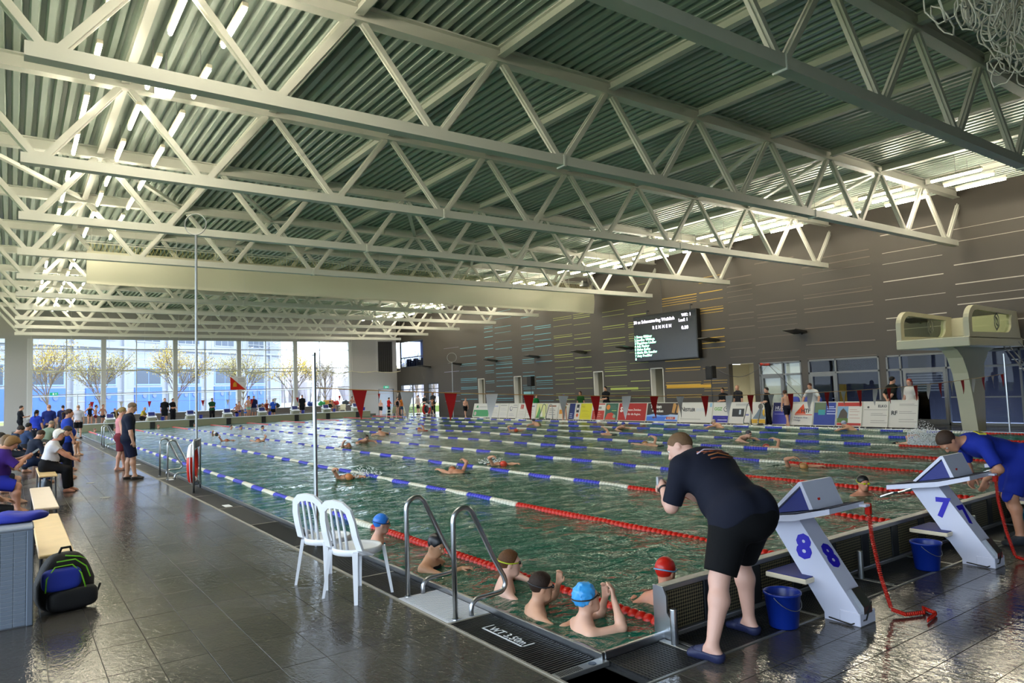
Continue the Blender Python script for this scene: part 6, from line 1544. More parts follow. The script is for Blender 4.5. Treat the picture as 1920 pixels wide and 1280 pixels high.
# the bending man with the stopwatch
B_ = Body(H=1.86, girth=1.30, hip=(0, 0, .93), lean=1.0, side=-.05, twist=-.15, head=(.0, .5, 0), belly=.05,
          arms={-1: ('ik', (-.22, .66, 1.07), (-.4, -.4, -1), (.3, .9, .25), (.8, -.1, -.4)), 1: ('ik', (-.08, .72, 1.06), (.6, -.3, -.8), (-.5, .8, .1), (-.6, -.2, -.5))},
          legs={-1: ('ik', (-.42, -.10), (-.15, 1, 0), (-.35, 1, 0)), 1: ('ik', (.18, .20), (.1, 1, 0), (-.1, 1, 0))})
bm = person((4.36, 3.26, .0), 12, 'man in navy polo shirt and black shorts bending over with a stopwatch', G1, B_, h=.0095, skin='D2A594', hair=('6A5038', 'crop'), shirt='171A28', sleeves=.92, shirt_len=-.5, shorts='0C0D10', short_len=.90, rise=.5, sandals='1C2348', curl=.95)
b = MB(); c = Vector(B_.wr[-1] + B_.hd[-1] * .09); b.bbox(c.x - .03, c.x + .03, c.y - .012, c.y + .012, c.z - .02, c.z + .055, .006); o = part('stopwatch', b, mat('silver_stopwatch', 'A8ACB2', .3, metal=.5), None); o.location = bm.location; o.rotation_euler = bm.rotation_euler; tag(o, 'small silver stopwatch in the hands of the bending man', 'stopwatch')
b = MB(); w0 = B_.wr[-1]; ax = un(B_.wr[-1] - B_.el[-1]); u1 = un(np.cross(ax, (0, 0, 1))); u2 = np.cross(ax, u1)
b.tube([tuple(w0 - ax * .03 + (u1 * math.cos(a) + u2 * math.sin(a)) * .036) for a in np.linspace(0, 2 * PI, 16, endpoint=False)], .011, 6, closed=True); part('wrist_watch', b, M_black, bm, True)
# shoulder print on his back: thin strokes lying on the shirt
up_, rt_, bk_ = Vector(B_.up), Vector(B_.rt), -Vector(B_.fw)
import mathutils
def on_back(u, v):
    o_ = Vector(B_.shc) + rt_ * u - up_ * v + bk_ * .5
    hit = None
    for c in bm.children:
        if c.name.startswith('shirt'):
            ok, loc, nr, _ = c.ray_cast(o_, -bk_, distance=.8)
            if ok: hit = loc + nr * .003
    return hit
def back_stroke(pts, r, col, nm='shirt_print'):
    P_ = [on_back(*p) for p in pts]; P_ = [p for p in P_ if p is not None]
    if len(P_) > 1:
        b = MB(); b.tube(P_, r, 5); part(nm, b, mat('print_' + col, col, .7), bm, True)
bpy.context.view_layer.update()
for pts, r, col in [([(-.16, .05), (-.08, .02), (0, .03), (.08, .015), (.17, .05)], .006, 'C8B8C8'), ([(-.12, .07), (-.03, .045), (.05, .07), (.15, .06)], .006, '6A3A2A'), ([(-.1, .10), (0, .085), (.1, .10), (.18, .085)], .006, 'A86A3A'), ([(-.15, .03), (-.05, .06), (.1, .03)], .005, 'B0603A'), ([(-.1, .135), (-.04, .13), (.02, .133), (.1, .13)], .006, '8A4A2E')]:
    back_stroke([(u, v + .02) for u, v in pts], r, col)
# man in blue at the right edge
B_ = Body(H=1.80, girth=1.0, hip=(0, 0, .93), lean=1.30, head=(.25, .1, 0), arms={-1: ('ik', (-.12, .42, .72), (-.3, -.2, -1), (.1, .3, -1), (1, 0, 0)), 1: ('ik', (.10, .45, .74), (.4, -.2, -1), (-.1, .3, -1), (-1, 0, 0))},
          legs={-1: ('ik', (-.10, .10), (0, 1, 0), (-.15, 1, 0)), 1: ('ik', (.14, -.06), (0, 1, 0), (.1, 1, 0))})
bb_ = person((9.20, 3.16, 0), -48, 'man in blue sports shirt and shorts bending over beside the block numbered 7', G1, B_, h=.0105, skin='B98468', hair=('3A2A20', 'short'), shirt='1A2C8E', sleeves=.85, shirt_len=-.1, shorts='1A2C8E', short_len=.92, rise=.9, shoes='30343C', curl=.6)
# yellow patch on his shoulder
bpy.context.view_layer.update()
def patch_on(ob, B, u, v, w, h_, txt_):
    up_, rt_, bk_ = Vector(B.up), Vector(B.rt), -Vector(B.fw)
    for c in ob.children:
        if c.name.startswith('shirt'):
            ok, loc, nr, _ = c.ray_cast(Vector(B.shc) + rt_ * u - up_ * v + bk_ * .5, -bk_, distance=.8)
            if ok:
                x = (rt_ - nr * rt_.dot(nr)).normalized(); y = nr.cross(x); M = Matrix(((x.x, y.x, nr.x, loc.x), (x.y, y.y, nr.y, loc.y), (x.z, y.z, nr.z, loc.z), (0, 0, 0, 1)))
                b = MB(); b.box(-w / 2, w / 2, -h_ / 2, h_ / 2, -.015, .006, M=M); part('shirt_patch', b, mat('patch_yellow', 'C9C22A', .6), ob)
                text_part('patch_lettering', txt_, h_ * .8, M_black, ob, M @ Matrix.Translation((-w * .42, -h_ * .28, .007)), extrude=.001, bold=.001)
patch_on(bb_, B_, -.06, .05, .13, .075, 'BNZ')
# man standing on the left deck, and the woman in pink behind him
B_ = Body(H=1.86, girth=1.08, head=(.42, -.1, 0), arms={-1: ('ik', (-.22, .02, .80), (-1, -.5, 0), (.05, .2, -1), (1, 0, 0)), 1: ('ik', (.27, .10, .86), (1, -.6, 0), (-.1, .3, -1), (-1, 0, .2))}, legs={-1: ('ik', (-.11, -.03), (0, 1, 0), (-.1, 1, 0)), 1: ('ik', (.12, .14), (0, 1, 0), (.15, 1, 0))})
person((2.36, 19.75, 0), 95, 'bearded man in navy shirt and shorts walking along the left deck', 'people on the left deck', B_, h=.0115, skin='B58A70', hair=('6A5644', 'crop'), shirt='141A2C', sleeves=.9, shirt_len=-.15, shorts='12162C', short_len=.98, rise=.9, sandals='2A2420', curl=.6)
B_ = Body(H=1.72, female=True, head=(.15, .1, 0), arms={1: ('ik', (.26, .08, .85), (1, -.4, 0), (0, .1, -1), (-1, 0, 0))}, legs={-1: ('ik', (-.1, .1), (0, 1, 0), (0, 1, 0)), 1: ('ik', (.1, -.08), (0, 1, 0), (0, 1, 0))})
person((2.50, 22.6, 0), 95, 'woman in a pink top with a ponytail behind the bearded man', 'people on the left deck', B_, h=.012, skin='C9937C', hair=('8A7448', 'pony'), shirt='D08A90', vest=True, shorts='6A2A34', short_len=.9)
# seated people on the left
def seated(x, y, seat, H, face, label, lean=.2, head=(.2, 0, 0), arms=None, kd=.0, ft=.30, **kw):
    k = H / 1.75; hz = seat + .105 * k * kw.get('girth', 1.0)
    arms = arms or {1: ('ik', (.14 * k, .33 * k, seat + .20), (1, -.4, -.4), (-.3, 1, -.1), (0, 0, -1)), -1: ('ik', (-.10 * k, .36 * k, seat + .20), (-1, -.4, -.4), (.3, 1, -.1), (0, 0, -1))}
    B = Body(H=H, girth=kw.pop('girth', 1.0), hip=(0, 0, hz), lean=lean, head=head, arms=arms, female=kw.pop('female', False), child=kw.pop('child', False), belly=kw.pop('belly', 0),
             legs={1: ('ik', (.14 * k, (.42 + kd) * k), (0, .6, 1), (.12, 1, 0)), -1: ('ik', (-.12 * k, (.46 + kd) * k), (0, .6, 1), (-.12, 1, 0))})
    return person((x, y, 0), face, label, 'people sitting on the left deck', B, **kw), B
seated(.62, 18.3, .47, 1.64, 100, 'white haired woman in white shirt and black trousers on a bench', lean=.30, head=(.05, -.15, 0), girth=1.15, female=True, belly=.05, h=.0115, skin='B98068', hair=('D8D2C8', 'bob'), shirt='D2D2DA', sleeves=.55, shirt_len=.1, trousers='101014', rise=.8,
       arms={1: ('ik', (.12, .52, .70), (1, -.6, -.3), (-.5, .9, -.2), (0, 0, -1)), -1: ('ik', (-.1, .5, .70), (-1, -.5, -.2), (.5, .9, -.2), (0, 0, -1))})
p_, B_ = seated(-.32, 15.3, .48, 1.70, 80, 'woman in purple shirt and blue shorts looking at her phone', lean=.42, head=(.5, 0, 0), girth=1.35, female=True, belly=.1, h=.0115, skin='C08A72', hair=('7A5A34', 'bob'), shirt='3A2070', sleeves=.95, shirt_len=-.2, shorts='2A35B0', short_len=.9, rise=.9, curl=.8,
       arms={1: ('ik', (.12, .52, .98), (.9, -.3, -1), (-.4, 1, .3), (-.7, 0, .3)), -1: ('ik', (-.02, .54, .99), (-1, -.3, -.8), (.4, 1, .3), (.7, 0, .3))})
b = MB(); b.bbox(-.04, .04, -.005, .005, -.075, .075, .004); ph = part('phone', b, M_grey, None, loc=(.35, 15.38, 1.07), rot=(-.9, .3, -1.4)); tag(ph, 'grey phone in the hands of the woman in purple', 'phone')
seated(-.45, 11.6, .47, 1.78, 75, 'person in black trousers with white side stripes, cut by the left edge', lean=.15, head=(.2, 0, 0), h=.0125, skin='C09078', hair=('4A3A2A', 'short'), shirt='22242A', sleeves=.9, shorts='14161C', short_len=1.05, rise=.9, kd=.12)
seated(-.55, 19.3, .47, 1.72, 85, 'dark haired man in a yellow vest looking down, at the left edge', lean=.45, head=(.45, 0, 0), h=.013, skin='A87A62', hair=('1E1814', 'short'), shirt='B08A24', vest=True, shorts='1A1C24')
seated(-.30, 16.9, .47, 1.66, 70, 'woman with long brown hair in a light blue top, seen from behind', lean=.30, head=(.3, 0, 0), female=True, h=.013, skin='C09880', hair=('6A5238', 'long'), shirt='7A92D8', sleeves=.8, shorts='22242C')
seated(.35, 20.6, .47, 1.60, 60, 'child with brown hair in a dark jacket between the seated women', lean=.35, head=(.4, 0, 0), h=.013, skin='B98A70', hair=('3A281C', 'short'), shirt='1A2030', forearm_cov=.9, trousers='1C2A48', rise=.8)
seated(.75, 21.4, .47, 1.78, 95, 'person in a black jacket behind the white haired woman', lean=.55, head=(.4, 0, 0), girth=1.15, h=.013, skin='B98A70', hair=('2A2018', 'short'), shirt='14181C', forearm_cov=.95, trousers='15161A', rise=.8)
seated(-.1, 24.6, .47, 1.70, 80, 'dark haired person in a navy jacket in the second row', lean=.4, head=(.4, 0, 0), h=.014, skin='A87A62', hair=('201814', 'short'), shirt='20304A', forearm_cov=.9, trousers='2A2E38', rise=.8)
seated(.3, 27.2, .47, 1.62, 60, 'person with black hair facing away by the left benches', lean=.2, head=(.1, 0, 0), h=.014, skin='A87A62', hair=('16120F', 'short'), shirt='2A3A5A', sleeves=.9, shorts='22242C')
seated(.95, 29.0, .45, 1.72, 40, 'man in a grey green shirt sitting with his back to us', lean=.35, head=(.2, 0, 0), h=.014, skin='B58A72', hair=('8A7A68', 'crop'), shirt='6F7F6E', sleeves=.9, trousers='4A4A44', rise=.8)
seated(1.6, 30.6, .45, 1.62, 110, 'bare chested boy in dark trunks sitting beside the man in green', lean=.2, head=(.3, .4, 0), h=.014, skin='C89878', hair=('5A4028', 'short'), trunks='1A2428')
# standing woman in blue and yellow
B_ = Body(H=1.72, female=True, girth=1.12, head=(.1, -.1, 0), belly=.04, arms={1: ('ik', (.24, .14, .90), (1, -.5, 0), (-.1, .3, -1), (-1, 0, 0))}, legs={-1: ('ik', (-.1, .12), (0, 1, 0), (0, 1, 0)), 1: ('ik', (.1, -.1), (0, 1, 0), (0, 1, 0))})
person((1.28, 23.6, 0), 88, 'woman with ponytail in yellow top and blue shirt standing behind the bench', 'people on the left deck', B_, h=.0125, skin='B98468', hair=('3A2820', 'pony'), shirt='1E3A98', sleeves=.5, shirt_len=-.4, trousers='101A48', rise=.9)
b = MB(); vs, fs = blob(.185, .15, .12, .8, .8, 20, 10); b.add([(x, y + .0, z + 1.34) for x, y, z in vs], fs); yk_ = part('yellow_yoke', b, cloth('C9A61E'), [o for o in bpy.data.objects if o.get('label', '').startswith('woman with ponytail in yellow')][0], True)

# ---------------------------------------------------------------- swimmers waiting in the near lanes
SW = 'swimmers resting at the near end'
def swimmer(x, y, face, label, ztop, H=1.5, head=(0, 0, 0), arms=None, lean=.08, **kw):
    """upright in the water; ztop = height of the crown above the deck"""
    k = H / 1.75; B = Body(H=H, hip=(0, 0, 0), lean=lean, head=head, arms=arms, child=True, girth=.95, female=kw.pop('female', False)); dz = ztop - (B.hc + B.hu * .12 * k)[2]
    if arms is None or any(isinstance(a[0], str) for a in arms.values()):
        B = Body(H=H, hip=(0, 0, dz), lean=lean, head=head, arms=arms, child=True, girth=.95)
    else: B = Body(H=H, hip=(0, 0, dz), lean=lean, head=head, arms=arms, child=True, girth=.95)
    return person((x, y, 0), face, label, SW, B, cut=-.75, feet=False, **kw), B
swimmer(3.68, 8.2, 115, 'girl in bright blue swim cap and blue swimsuit behind the chairs', .39, head=(.05, .2, 0), h=.0105, skin='D0A08C', cap=('2A78D8',), goggles=('3A4A22', '1E4A8A'), suit='28A0C8', female=True)
swimmer(3.62, 6.72, 150, 'girl in black swim cap holding the lane rope by the grab rails', .38, head=(.35, -.1, 0), h=.0105, skin='C09070', cap=('16161E',), suit='14141C', female=True, arms={-1: ('ik', (-.30, .20, .02), (-1, -.2, -.4), (.3, 1, 0), (0, 0, -1)), 1: ('ik', (-.05, .38, .05), (1, -.2, -.5), (-.3, 1, .1), (0, 0, -1))})
swimmer(3.70, 5.46, 118, 'brown haired boy with black goggles and lime strap', .40, head=(.0, -.05, 0), h=.0100, skin='DDB09C', hair=('5A3A20', 'short'), goggles=('0A0A0C', 'B8C82A'), arms={1: ('ik', (.20, .30, .0), (1, -.3, -.4), (0, 1, -.2), (0, 0, -1)), -1: ('ik', (-.22, .30, .06), (-1, -.3, .2), (0, 1, 0), (0, 0, -1))})
swimmer(3.55, 4.80, 112, 'dark haired boy with one hand at his goggles', .35, head=(.05, .0, .05), h=.0100, skin='C8987C', hair=('2A1C14', 'short'), goggles=('15151A', '2A2A2E'), arms={1: ('ik', (.30, .30, .05), (1, -.3, -.3), (-.6, .8, .0), (0, 0, -1)), -1: ('ik', (-.06, .26, .24), (-1, .5, -.6), (.2, .1, 1), (.6, -.5, 0))})
swimmer(3.60, 4.25, 108, 'child in sky blue knobbly cap adjusting goggles', .36, head=(-.25, .05, .0), h=.0095, skin='D8A890', cap=('3FA0E8', 'knob'), goggles=('3A3018', '2A2A2A'), arms={1: ('ik', (.06, .27, .24), (.9, .5, -1.2), (-.15, -.05, 1), (-.5, -.6, 0)), -1: ('ik', (-.08, .26, .22), (-.9, .5, -1), (.1, 0, 1), (.5, -.6, 0))})
swimmer(4.50, 4.22, 70, 'child in red cap with white goggles behind the end plate', .40, head=(.05, -.2, 0), h=.0105, skin='C98A70', cap=('B81E14',), goggles=('B8C0C8', '6AA0C8'), arms={-1: ('ik', (-.28, .05, .05), (-1, -.3, -.3), (-.2, .6, -.5), (0, 0, -1))})
swimmer(10.95, 5.95, -150, 'swimmer in black cap with yellow goggles beyond block 8', .34, head=(.1, 0, 0), h=.013, skin='C08468', cap=('18181C',), goggles=('C8C820', 'B8C82A'))
# ---------------------------------------------------------------- crowd: prototypes, then copies in their own colours
SKINS = ['C79478', 'B98468', 'D2A088', 'A8745A', 'C08A6E']
def proto(kind):
    o = empty('person', (0, 0, -40))
    L0 = {1: ('ik', (.12, .03), (0, 1, 0), (.2, 1, 0)), -1: ('ik', (-.12, -.02), (0, 1, 0), (-.2, 1, 0))}
    h = .0155
    dn = {1: ('ik', (.27, .05, .84), (1, -.7, 0), (-.05, .2, -1), (-1, 0, 0)), -1: ('ik', (-.27, .03, .84), (-1, -.7, 0), (.05, .2, -1), (1, 0, 0))}
    cr = {1: ('ik', (-.08, .22, 1.13), (1, -.3, -1), (-1, .1, .1), (0, -1, 0)), -1: ('ik', (.07, .26, 1.10), (-1, -.3, -1), (1, .1, .1), (0, -1, 0))}
    bk = {1: ('ik', (.05, -.18, .98), (1, -.4, 0), (-.6, .0, -.6), (0, -1, 0)), -1: ('ik', (-.05, -.18, .98), (-1, -.4, 0), (.6, 0, -.6), (0, -1, 0))}
    hp = {1: ('ik', (.19, .06, 1.0), (1, -.5, .1), (-.5, .6, -.5), (-1, 0, 0)), -1: ('ik', (-.19, .06, 1.0), (-1, -.5, .1), (.5, .6, -.5), (1, 0, 0))}
    wk = {1: ('ik', (.10, .30), (0, 1, 0), (.1, 1, 0)), -1: ('ik', (-.10, -.28, .11), (0, 1, 0), (-.1, 1, 0))}
    ln = {1: ('ik', (.34, .32, .92), (1, -.4, 0), (.1, .5, -.9), (0, 0, -1)), -1: ('ik', (-.34, .32, .92), (-1, -.4, 0), (-.1, .5, -.9), (0, 0, -1))}
    ho = {1: ('ik', (.05, .33, 1.18), (1, -.2, -1), (-.3, 1, .4), (-.6, 0, .3)), -1: ('ik', (-.26, .05, .84), (-1, -.6, 0), (.05, .2, -1), (1, 0, 0))}
    up = {1: ('ik', (.16, .22, 1.75), (1, -.3, .2), (0, .2, 1), (0, 1, 0)), -1: ('ik', (-.22, .18, 1.02), (-1, -.6, 0), (.4, .6, .2), (1, 0, 0))}
    if kind == 'tee': make_person(Body(arms=dn, legs=L0), o, h=h, eyes=False, shirt='101010', sleeves=.85, shirt_len=-.2, shorts='101010', short_len=.85, rise=.9, hair=('101010', 'crop'), shoes='22242A')
    if kind == 'phone': make_person(Body(arms=ho, legs=L0, head=(.1, -.2, 0)), o, h=h, eyes=False, shirt='101010', sleeves=.85, shirt_len=-.2, trousers='101010', rise=.9, hair=('101010', 'short'), shoes='22242A')
    if kind == 'crossed': make_person(Body(arms=cr, legs=L0), o, h=h, eyes=False, shirt='101010', sleeves=.9, shirt_len=-.2, trousers='101010', rise=.9, hair=('101010', 'short'), shoes='C8C8CC')
    if kind == 'behind': make_person(Body(arms=bk, legs=L0), o, h=h, eyes=False, shirt='101010', sleeves=.9, shirt_len=-.2, trousers='101010', rise=.9, hair=('101010', 'short'), shoes='C8C8CC')
    if kind == 'lean': make_person(Body(arms=ln, legs=L0, lean=.35, head=(.1, 0, 0)), o, h=h, eyes=False, shirt='101010', sleeves=.8, shirt_len=-.15, trousers='101010', rise=.9, hair=('101010', 'short'), shoes='22242A')
    if kind == 'woman': make_person(Body(arms=dn, legs=L0, female=True), o, h=h, eyes=False, shirt='101010', sleeves=.7, shirt_len=-.1, trousers='101010', rise=.9, hair=('101010', 'pony'), shoes='C8C8CC')
    if kind == 'trunks': make_person(Body(arms=hp, legs=L0, girth=.86, child=True), o, h=h, eyes=False, trunks='101010', hair=('101010', 'short'))
    if kind == 'walker': make_person(Body(arms=ho, legs=wk, girth=.86, child=True, head=(.25, 0, 0), lean=.1), o, h=h, eyes=False, shorts='101010', short_len=.8, hair=('101010', 'short'))
    if kind == 'suit': make_person(Body(arms=hp, legs=L0, girth=.84, female=True), o, h=h, eyes=False, suit='101010', hair=('101010', 'bun'))
    if kind == 'capgirl': make_person(Body(arms=cr, legs=L0, girth=.84, female=True), o, h=h, eyes=False, suit='101010', cap=('101010',))
    if kind == 'sit':
        k = 1.0; B = Body(hip=(0, 0, .55), lean=.25, head=(.15, 0, 0), arms={1: ('ik', (.16, .36, .66), (1, -.4, -.4), (-.3, 1, -.1), (0, 0, -1)), -1: ('ik', (-.16, .36, .66), (-1, -.4, -.4), (.3, 1, -.1), (0, 0, -1))}, legs={1: ('ik', (.14, .44), (0, .6, 1), (.1, 1, 0)), -1: ('ik', (-.14, .44), (0, .6, 1), (-.1, 1, 0))})
        make_person(B, o, h=h, eyes=False, shirt='101010', sleeves=.9, shorts='101010', short_len=.9, rise=.8, hair=('101010', 'short'))
    if kind == 'armup':
        B = Body(hip=(0, 0, .55), lean=.05, arms=dict({1: ('ik', (.22, .12, 1.5), (1, -.3, .2), (0, .1, 1), (0, 1, 0)), -1: ('ik', (-.2, .35, .66), (-1, -.4, -.4), (.3, 1, -.1), (0, 0, -1))}), legs={1: ('ik', (.14, .44), (0, .6, 1), (.1, 1, 0)), -1: ('ik', (-.14, .44), (0, .6, 1), (-.1, 1, 0))})
        make_person(B, o, h=h, eyes=False, trunks='101010', hair=('101010', 'short'))
    return o
PR_ = {}
def overrides(o, **m):
    for c in o.children_recursive:
        key = c.name.split('.')[0]
        if key in m and m[key] is not None and c.type == 'MESH':
            c.material_slots[0].link = 'OBJECT'; c.material_slots[0].material = m[key]
used_ = set()
def crowd(kind, x, y, z, face, H, label, skin=0, top=None, low=None, hair='2A2018', cap=None, suit=None, shoe=None, group='people around the far end'):
    if kind not in PR_: PR_[kind] = proto(kind)
    p = PR_[kind]
    if kind in used_: p = copy_tree(p)
    used_.add(kind)
    s = H / 1.75; p.location = (x, y, z); p.rotation_euler = (0, 0, -math.radians(face)); p.scale = (s, s, s)
    tag(p, label, 'person', group)
    overrides(p, body=skin_mat(SKINS[skin % 5]), shirt=top and cloth(top), jacket=top and cloth(top), shorts=low and cloth(low), trousers=low and cloth(low), swim_trunks=low and cloth(low), swimsuit=suit and cloth(suit), hair=hairm(hair), swim_cap=cap and mat('cap_' + cap, cap, .4), shoe=shoe and mat('shoe_' + shoe, shoe, .6))
    return p
Z2 = .22
CR = [
 ('phone', .40, 49.5, 0, 90, 1.85, 'man in black holding a phone to his face beside the pale far panel', 0, '14161C', '14161C', '2A2018'),
 ('woman', .85, 36, 0, 30, 1.66, 'dark haired woman in a bright blue shirt behind the benches', 1, '2438A0', '22242C', '14100E'),
 ('tee', 1.44, 40, 0, 5, 1.86, 'bald man in a dark blue shirt seen from behind on the left deck', 2, '202A68', '22242C', 'B98468'),
 ('tee', 2.35, 47, 0, 0, 1.80, 'man in navy shirt behind the man in white', 0, '1C2450', '2A2C34', '2A2018'),
 ('tee', 2.95, 45, 0, 10, 1.78, 'man in white shirt and black shorts holding a pole by the far corner', 2, 'C8C4CC', '121216', 'B08A6A'),
 ('suit', 4.30, 55.3, Z2, 170, 1.62, 'dark haired girl in black swimsuit left of the first far block', 1, None, None, '1A1410'),
 ('trunks', 4.66, 55.5, Z2, 100, 1.50, 'boy with outstretched arm beside the girl in black swimsuit', 0, None, '6A1E24', '4A3020'),
 ('trunks', 5.06, 55.3, Z2, 150, 1.52, 'boy in navy trunks bending by the first far block', 3, None, '162038', '6A4A30'),
 ('sit', 5.80, 56.0, Z2, 170, 1.60, 'person in black sitting behind the first far block', 0, '14141A', '14141A', '8A4A38'),
 ('sit', 7.50, 55.75, Z2, 120, 1.60, 'girl in a yellow and black swimsuit sitting left of the second far block', 0, 'B8A63A', '14141A', 'C89878'),
 ('tee', 8.89, 55.3, Z2, 175, 1.82, 'coach in black shirt with a bag, left one of two', 2, '15141A', '16181E', '5A4030'),
 ('crossed', 9.41, 55.25, Z2, 160, 1.78, 'coach in black with arms folded, right one of two', 0, '15141A', '15161C', '4A3826'),
 ('crossed', 12.08, 55.3, Z2, 180, 1.70, 'person in green and black top and black trousers with folded arms', 0, '1E4A2A', '0E0E12', '14100E'),
 ('trunks', 13.75, 55.1, Z2, 190, 1.22, 'small boy in black trunks, leftmost of the group of children', 1, None, '101014', '2A2018'),
 ('trunks', 14.08, 55.6, Z2, 170, 1.38, 'boy in blue trunks in the group of children', 0, None, '2038A0', '5A3A28'),
 ('capgirl', 14.38, 55.0, Z2, 180, 1.05, 'little girl in a light blue swimsuit among the children', 2, None, None, None, 'B8705A', '3A80D8'),
 ('trunks', 14.72, 55.4, Z2, 150, 1.76, 'youth in mint green shorts beside the big man', 0, None, '8AC0B0', '2A1C14'),
 ('tee', 15.2, 55.7, Z2, 180, 1.78, 'big man in navy shirt and grey shorts behind the children', 0, '1A204A', '8A8A90', '6A5040'),
 ('suit', 15.75, 55.3, Z2, 200, 1.20, 'girl in purple swimsuit right of the big man', 1, None, None, '3A2820', None, '4A2A5A'),
 ('suit', 16.12, 55.5, Z2, 180, 1.44, 'girl in red brown swimsuit beside the yellow banner', 2, None, None, '9A7A50', None, '8A3028'),
 ('tee', 16.56, 55.3, Z2, 210, 1.48, 'child in blue and yellow shirt and black shorts near the fifth far block', 0, '2A50B0', '101014', '5A4030'),
 ('tee', 18.8, 55.2, Z2, 180, 1.72, 'person all in black with white shoes standing on the far wall', 1, '101216', '101216', '1A1410'),
 ('sit', 21.2, 55.75, Z2, 150, 1.50, 'person in dark green sitting on the ledge by the bags', 0, '1A3024', '1A1C20', '2A2018'),
 ('armup', 21.65, 56.1, Z2, 180, 1.50, 'boy raising one arm on the ledge by the bags', 3, None, '4A5A6A', '8A5030'),
 ('trunks', 23.1, 55.4, Z2, 170, 1.45, 'tanned boy beside the rightmost far block', 3, None, '1A2438', '1A1410'),
 ('suit', 23.6, 55.6, .35, 185, 1.42, 'girl in black swimsuit and cap standing at the rightmost far block', 1, None, None, '2A2018', None, '101014'),
 ('walker', 25.3, 54.6, 0, 200, 1.30, 'pale boy in dark shorts by the far right wall', 2, None, '14161C', 'C8B890'),
 ('phone', 25.75, 54.0, 0, 90, 1.48, 'person in red shirt and black trousers walking by the far right wall', 0, 'B01E1E', '101014', '14100E'),
 ('suit', 25.95, 52.8, 0, 170, 1.48, 'girl in black swimsuit with hands on hips by the open far door', 1, None, None, '14100E', None, '101014'),
 ('trunks', 26.1, 51.8, 0, 100, 1.25, 'boy in dark trunks in front of the pale blue door', 0, None, '1E2430', '3A3028'),
 ('tee', 26.6, 53.2, 0, 190, 1.48, 'child in orange shirt and blue trousers by the corner pillar', 0, 'B86A2A', '24405A', '3A281C'),
 ('tee', 27.6, 52.2, 0, 270, 1.60, 'person in grey shirt standing at the bright far opening', 2, 'B8A8A0', '1A1C22', '1A1410'),
 ('walker', 26.8, 48.5, 0, 150, 1.25, 'boy in orange towel and black shorts by the far right lifebuoy', 0, None, '101216', '8A5030'),
 ('crossed', 27.5, 49.5, 0, 250, 1.80, 'dark silhouetted person at the narrow bright opening', 0, '26282C', '202226', '1A1410'),
 ('crossed', 27.4, 50.7, 0, 240, 1.62, 'dark silhouetted person beside the taller one at the bright opening', 0, '22262A', '1E2226', '1A1410'),
 ('walker', 25.45, 41.3, 0, 190, 1.36, 'boy in black shorts walking left of the ad boards', 2, None, '101014', '6A4A30'),
 ('tee', 26.4, 39.4, 0, 230, 1.46, 'person in turquoise shirt bending behind the white ad boards', 0, '2A9AB0', '22242C', '3A281C'),
 ('tee', 26.4, 34.5, 0, 180, 1.44, 'person in green behind the boards under the far speaker', 0, '1E7A3E', '1A1C20', '2A2018'),
 ('capgirl', 25.15, 30.3, .0, 60, 1.44, 'girl with blue swim cap standing in front of the ad boards', 0, None, None, None, '2A3AA0', 'A08838'),
 ('woman', 26.4, 30.3, 0, 250, 1.58, 'woman in black and green shirt behind the boards', 1, '1E4A1E', '16181C', '3A201A'),
 ('crossed', 26.6, 28.4, 0, 265, 1.80, 'man in black with folded arms in front of a white niche', 0, '131418', '6A6C70', '1E1814'),
 ('crossed', 26.8, 20.75, 0, 265, 1.56, 'person in black with folded arms left of the beige recess', 1, '131418', '131418', '14100E'),
 ('tee', 27.3, 20.3, 0, 280, 1.66, 'bald man in dark grey in front of the beige recess', 0, '26262A', '202024', 'B08A70'),
 ('crossed', 25.18, 17.3, 0, 300, 1.56, 'swimmer in a full black suit standing before the blue board', 2, '0E0F12', '0E0F12', '2A2420'),
 ('walker', 25.18, 16.45, 0, 30, 1.42, 'boy in dark trunks walking in front of the ad boards', 0, None, '181826', '4A3020'),
 ('lean', 26.2, 15.87, 0, 270, 1.72, 'man in white polo shirt leaning on the boards', 0, 'C8C8C4', 'C0C0BC', '3A201A'),
 ('behind', 26.4, 12.9, 0, 120, 1.82, 'man in black and yellow jacket with his back to the pool', 0, '121612', '121216', '14100E'),
 ('woman', 26.3, 12.2, 0, 275, 1.72, 'red haired woman in white polo shirt behind the boards', 2, 'CCC8C0', '101014', '9A3A24'),
 ('trunks', 26.9, 8.7, 0, 200, 1.30, 'person in orange at the right edge under the platform stairs', 0, None, 'B85A2A', '5A3A20'),
]
for c in CR:
    c = list(c) + [None] * (13 - len(c))
    kind, x, y, z, face, H, lab, sk, top, low, hr, cap, suit = c[:13]
    crowd(kind, x, y, z, face, H, lab, sk, top, low, hr or '2A2018', cap, suit or ('14141A' if kind in ('suit', 'capgirl') else None), group='people around the pool edge' if y < 45 else 'people at the far end')

